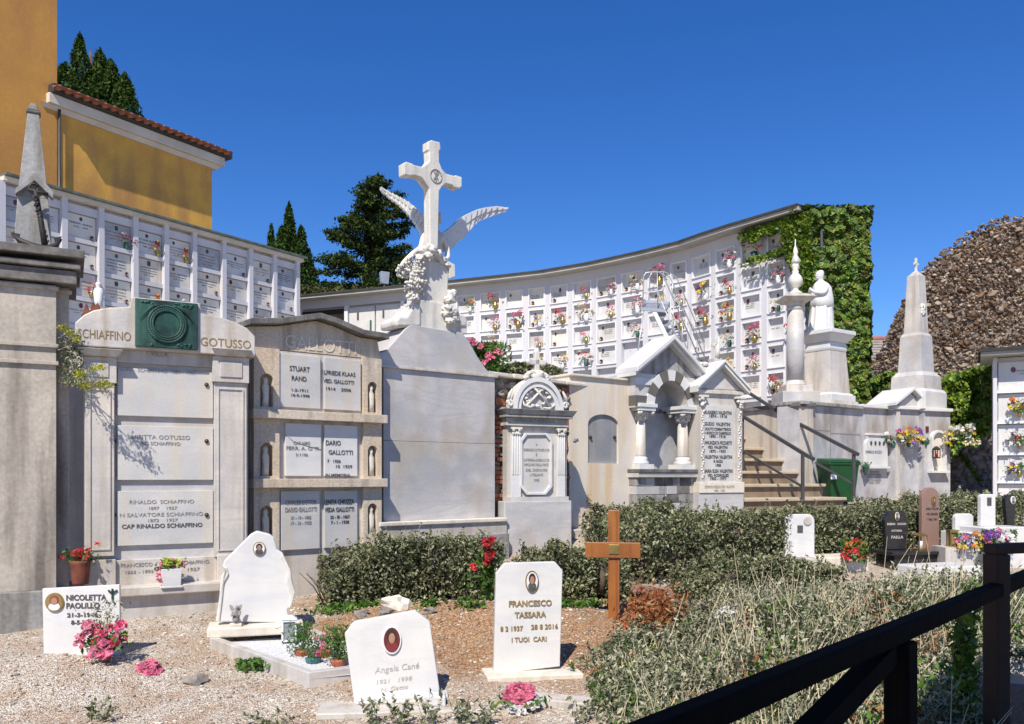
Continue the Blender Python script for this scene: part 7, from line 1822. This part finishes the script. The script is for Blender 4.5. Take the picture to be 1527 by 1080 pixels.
def heap(name, label, px0, px1, py0, py1, D, cols, n, seed):
    random.seed(seed); c = P((px0+px1)/2, py1, D); t = thing(name, label, 'flowers', c); o = Vector(c)
    for i, col in enumerate(cols): petals('blooms', [tuple(P(random.uniform(px0,px1), random.uniform(py0,py1), D+random.uniform(-.15,.15))-o) for _ in range(n)], .05, col, t, 16)
    leaves('foliage', [tuple(P(random.uniform(px0-4,px1+4), random.uniform(py0,py1+6), D+.1+random.uniform(-.1,.15))-o) for _ in range(260)], .06, L_green, t); return t
heap('flower_heap', 'mixed orange, white, pink and blue flowers heaped right of the brown lantern', 1428, 1464, 796, 820, 11.8, ['orange','white','pink','white','blue','yellow'], 5, 1)
heap('flower_heap', 'white and purple flowers behind the wooden gate post at the right', 1468, 1512, 790, 806, 11.8, ['white','purple','pink','white'], 7, 2)
heap('flower_heap', 'red flowers with green leaves right of the rounded white headstone', 1258, 1290, 806, 832, 11.4, ['red','red','orange'], 4, 3)
for i, (px, py, D, w_, s_) in enumerate(((1245,828,11.8,'flat pale grave slab between the white and the black headstone',.75),(1400,842,11.0,'white grave slab before the black plinth',.9),(1430,870,10.2,'low reddish white grave edge behind the scrub',.8))):
    p = P(px, py, D); mb = MB(); mb.box(-s_/2,s_/2,-.25,.25,-.4,0); t = mb.build('grave_slab', M[['marble_warm','marble_white','marble_warm'][i]], None, .02); t.location = p; t.rotation_euler = (0,0,.3); tag(t, w_, 'slab')
# bits seen between the posts on the right
p = G(1490, 985); 
for i, (px, py, m_, w_) in enumerate(((1512,960,'marble','white stone edging between the posts at the right edge'),(1475,1010,'granite_pink','reddish stone edging behind the right post'))):
    p = P(px, py, 6.6 if i == 0 else 5.6); mb = MB(); mb.box(-.35,.45,-.15,.15,-.3,.0); t = mb.build('edging_stone', M[m_], None, .02); t.location = p; t.rotation_euler = (0,0,-.4); tag(t, w_, 'edging')
pts = [tuple(P(random.gauss(1437,9), random.uniform(900,1067), 4.6+random.uniform(-.15,.15))) for _ in range(420)]
tag(leaves('ivy', pts, .07, L_vine), 'bright green ivy climbing down between the rail posts', 'ivy')
# ------------------------------------------------------------ wooden rail fence in the foreground
F0 = Vector((.673, 2.23, 0)); d = Vector((1.58,1.77,0)).normalized(); rz = math.atan2(d.y, d.x)
t = thing('rail_fence', 'almost black wooden rail fence with a diagonal brace in the lower right corner', 'fence', F0, rz)
mb = MB(); mb.box(-1.9, 4.2, -.035, .035, 1.004, 1.075); mb.build('top_rail', M['wood_shaded'], t, .012)
def along(px):  # distance along the rail at this pixel column
    k = (px-CXP)/F; return (k*F0.y-F0.x)/(d.x-k*d.y)
s0 = along(1343); mb = MB(); mb.box(s0-.055, s0+.055, -.045, .045, -.2, 1.0); mb.build('post', M['wood_shaded'], t, .01)
iv_ = Matrix.Rotation(-rz, 4, 'Z') @ Matrix.Translation(-F0)
q0, q1 = iv_ @ P(1322,975,3.0), iv_ @ P(1231,1070,2.54)
mb = MB(); mb.bar(q0, q0+(q1-q0)*2.6, .07, .07); mb.build('brace', M['wood_shaded'], t)
mb = MB(); mb.box(s0-1.75, s0-1.64, -.045, .045, -.2, 1.0); mb.build('post', M['wood_shaded'], t, .01)
p = F0+d*along(1487)
t = thing('gate_frame', 'dark brown wooden gate post with a crossbar at the right edge', 'gate', (p.x, p.y, 0), rz-.5)
zt = EYE-(811-HY)/F*p.y
mb = MB(); mb.box(-.05,.04,-.045,.045,-.2,zt-.05); mb.build('post', M['wood_brown'], t, .01)
mb = MB(); mb.box(-.05,1.1,-.04,.04,zt-.05,zt); mb.build('crossbar', M['wood_brown'], t, .008)
mb = MB(); mb.box(.98,1.1,-.05,.05,-.2,zt-.062); mb.build('post', M['wood_brown'], t, .01)

# added unseen roof, shaped so that its shade falls on the rail
sh = Vector((SUN_DIR.x, SUN_DIR.y, 0))*((3.32-1.02)/SUN_DIR.z)
A_ = F0+sh; nf = Vector((-d.y, d.x, 0))
e0, e1 = A_-d*6+nf*.16, A_+d*4.5+nf*.16
t = thing('added_shade_roof', 'low wooden porch roof over the path behind the dark rail fence', 'roof', (e0.x, e0.y, 0)); o = Vector((e0.x, e0.y, 0))
mb = MB(); mb.slab([(v-o).xy[:] for v in (e0, e1, e1-nf*5, e0-nf*5)], 3.32, 3.42); mb.build('boards', M['wood_brown'], t)
for k, v in enumerate((e1-nf*4.8-d*.3, e0-nf*4.8+d*.3)): mb = MB(); mb.box(*( (v-o).x-.07, (v-o).x+.07, (v-o).y-.07, (v-o).y+.07, -.1, 3.32)); mb.build('post', M['wood_brown'], t)
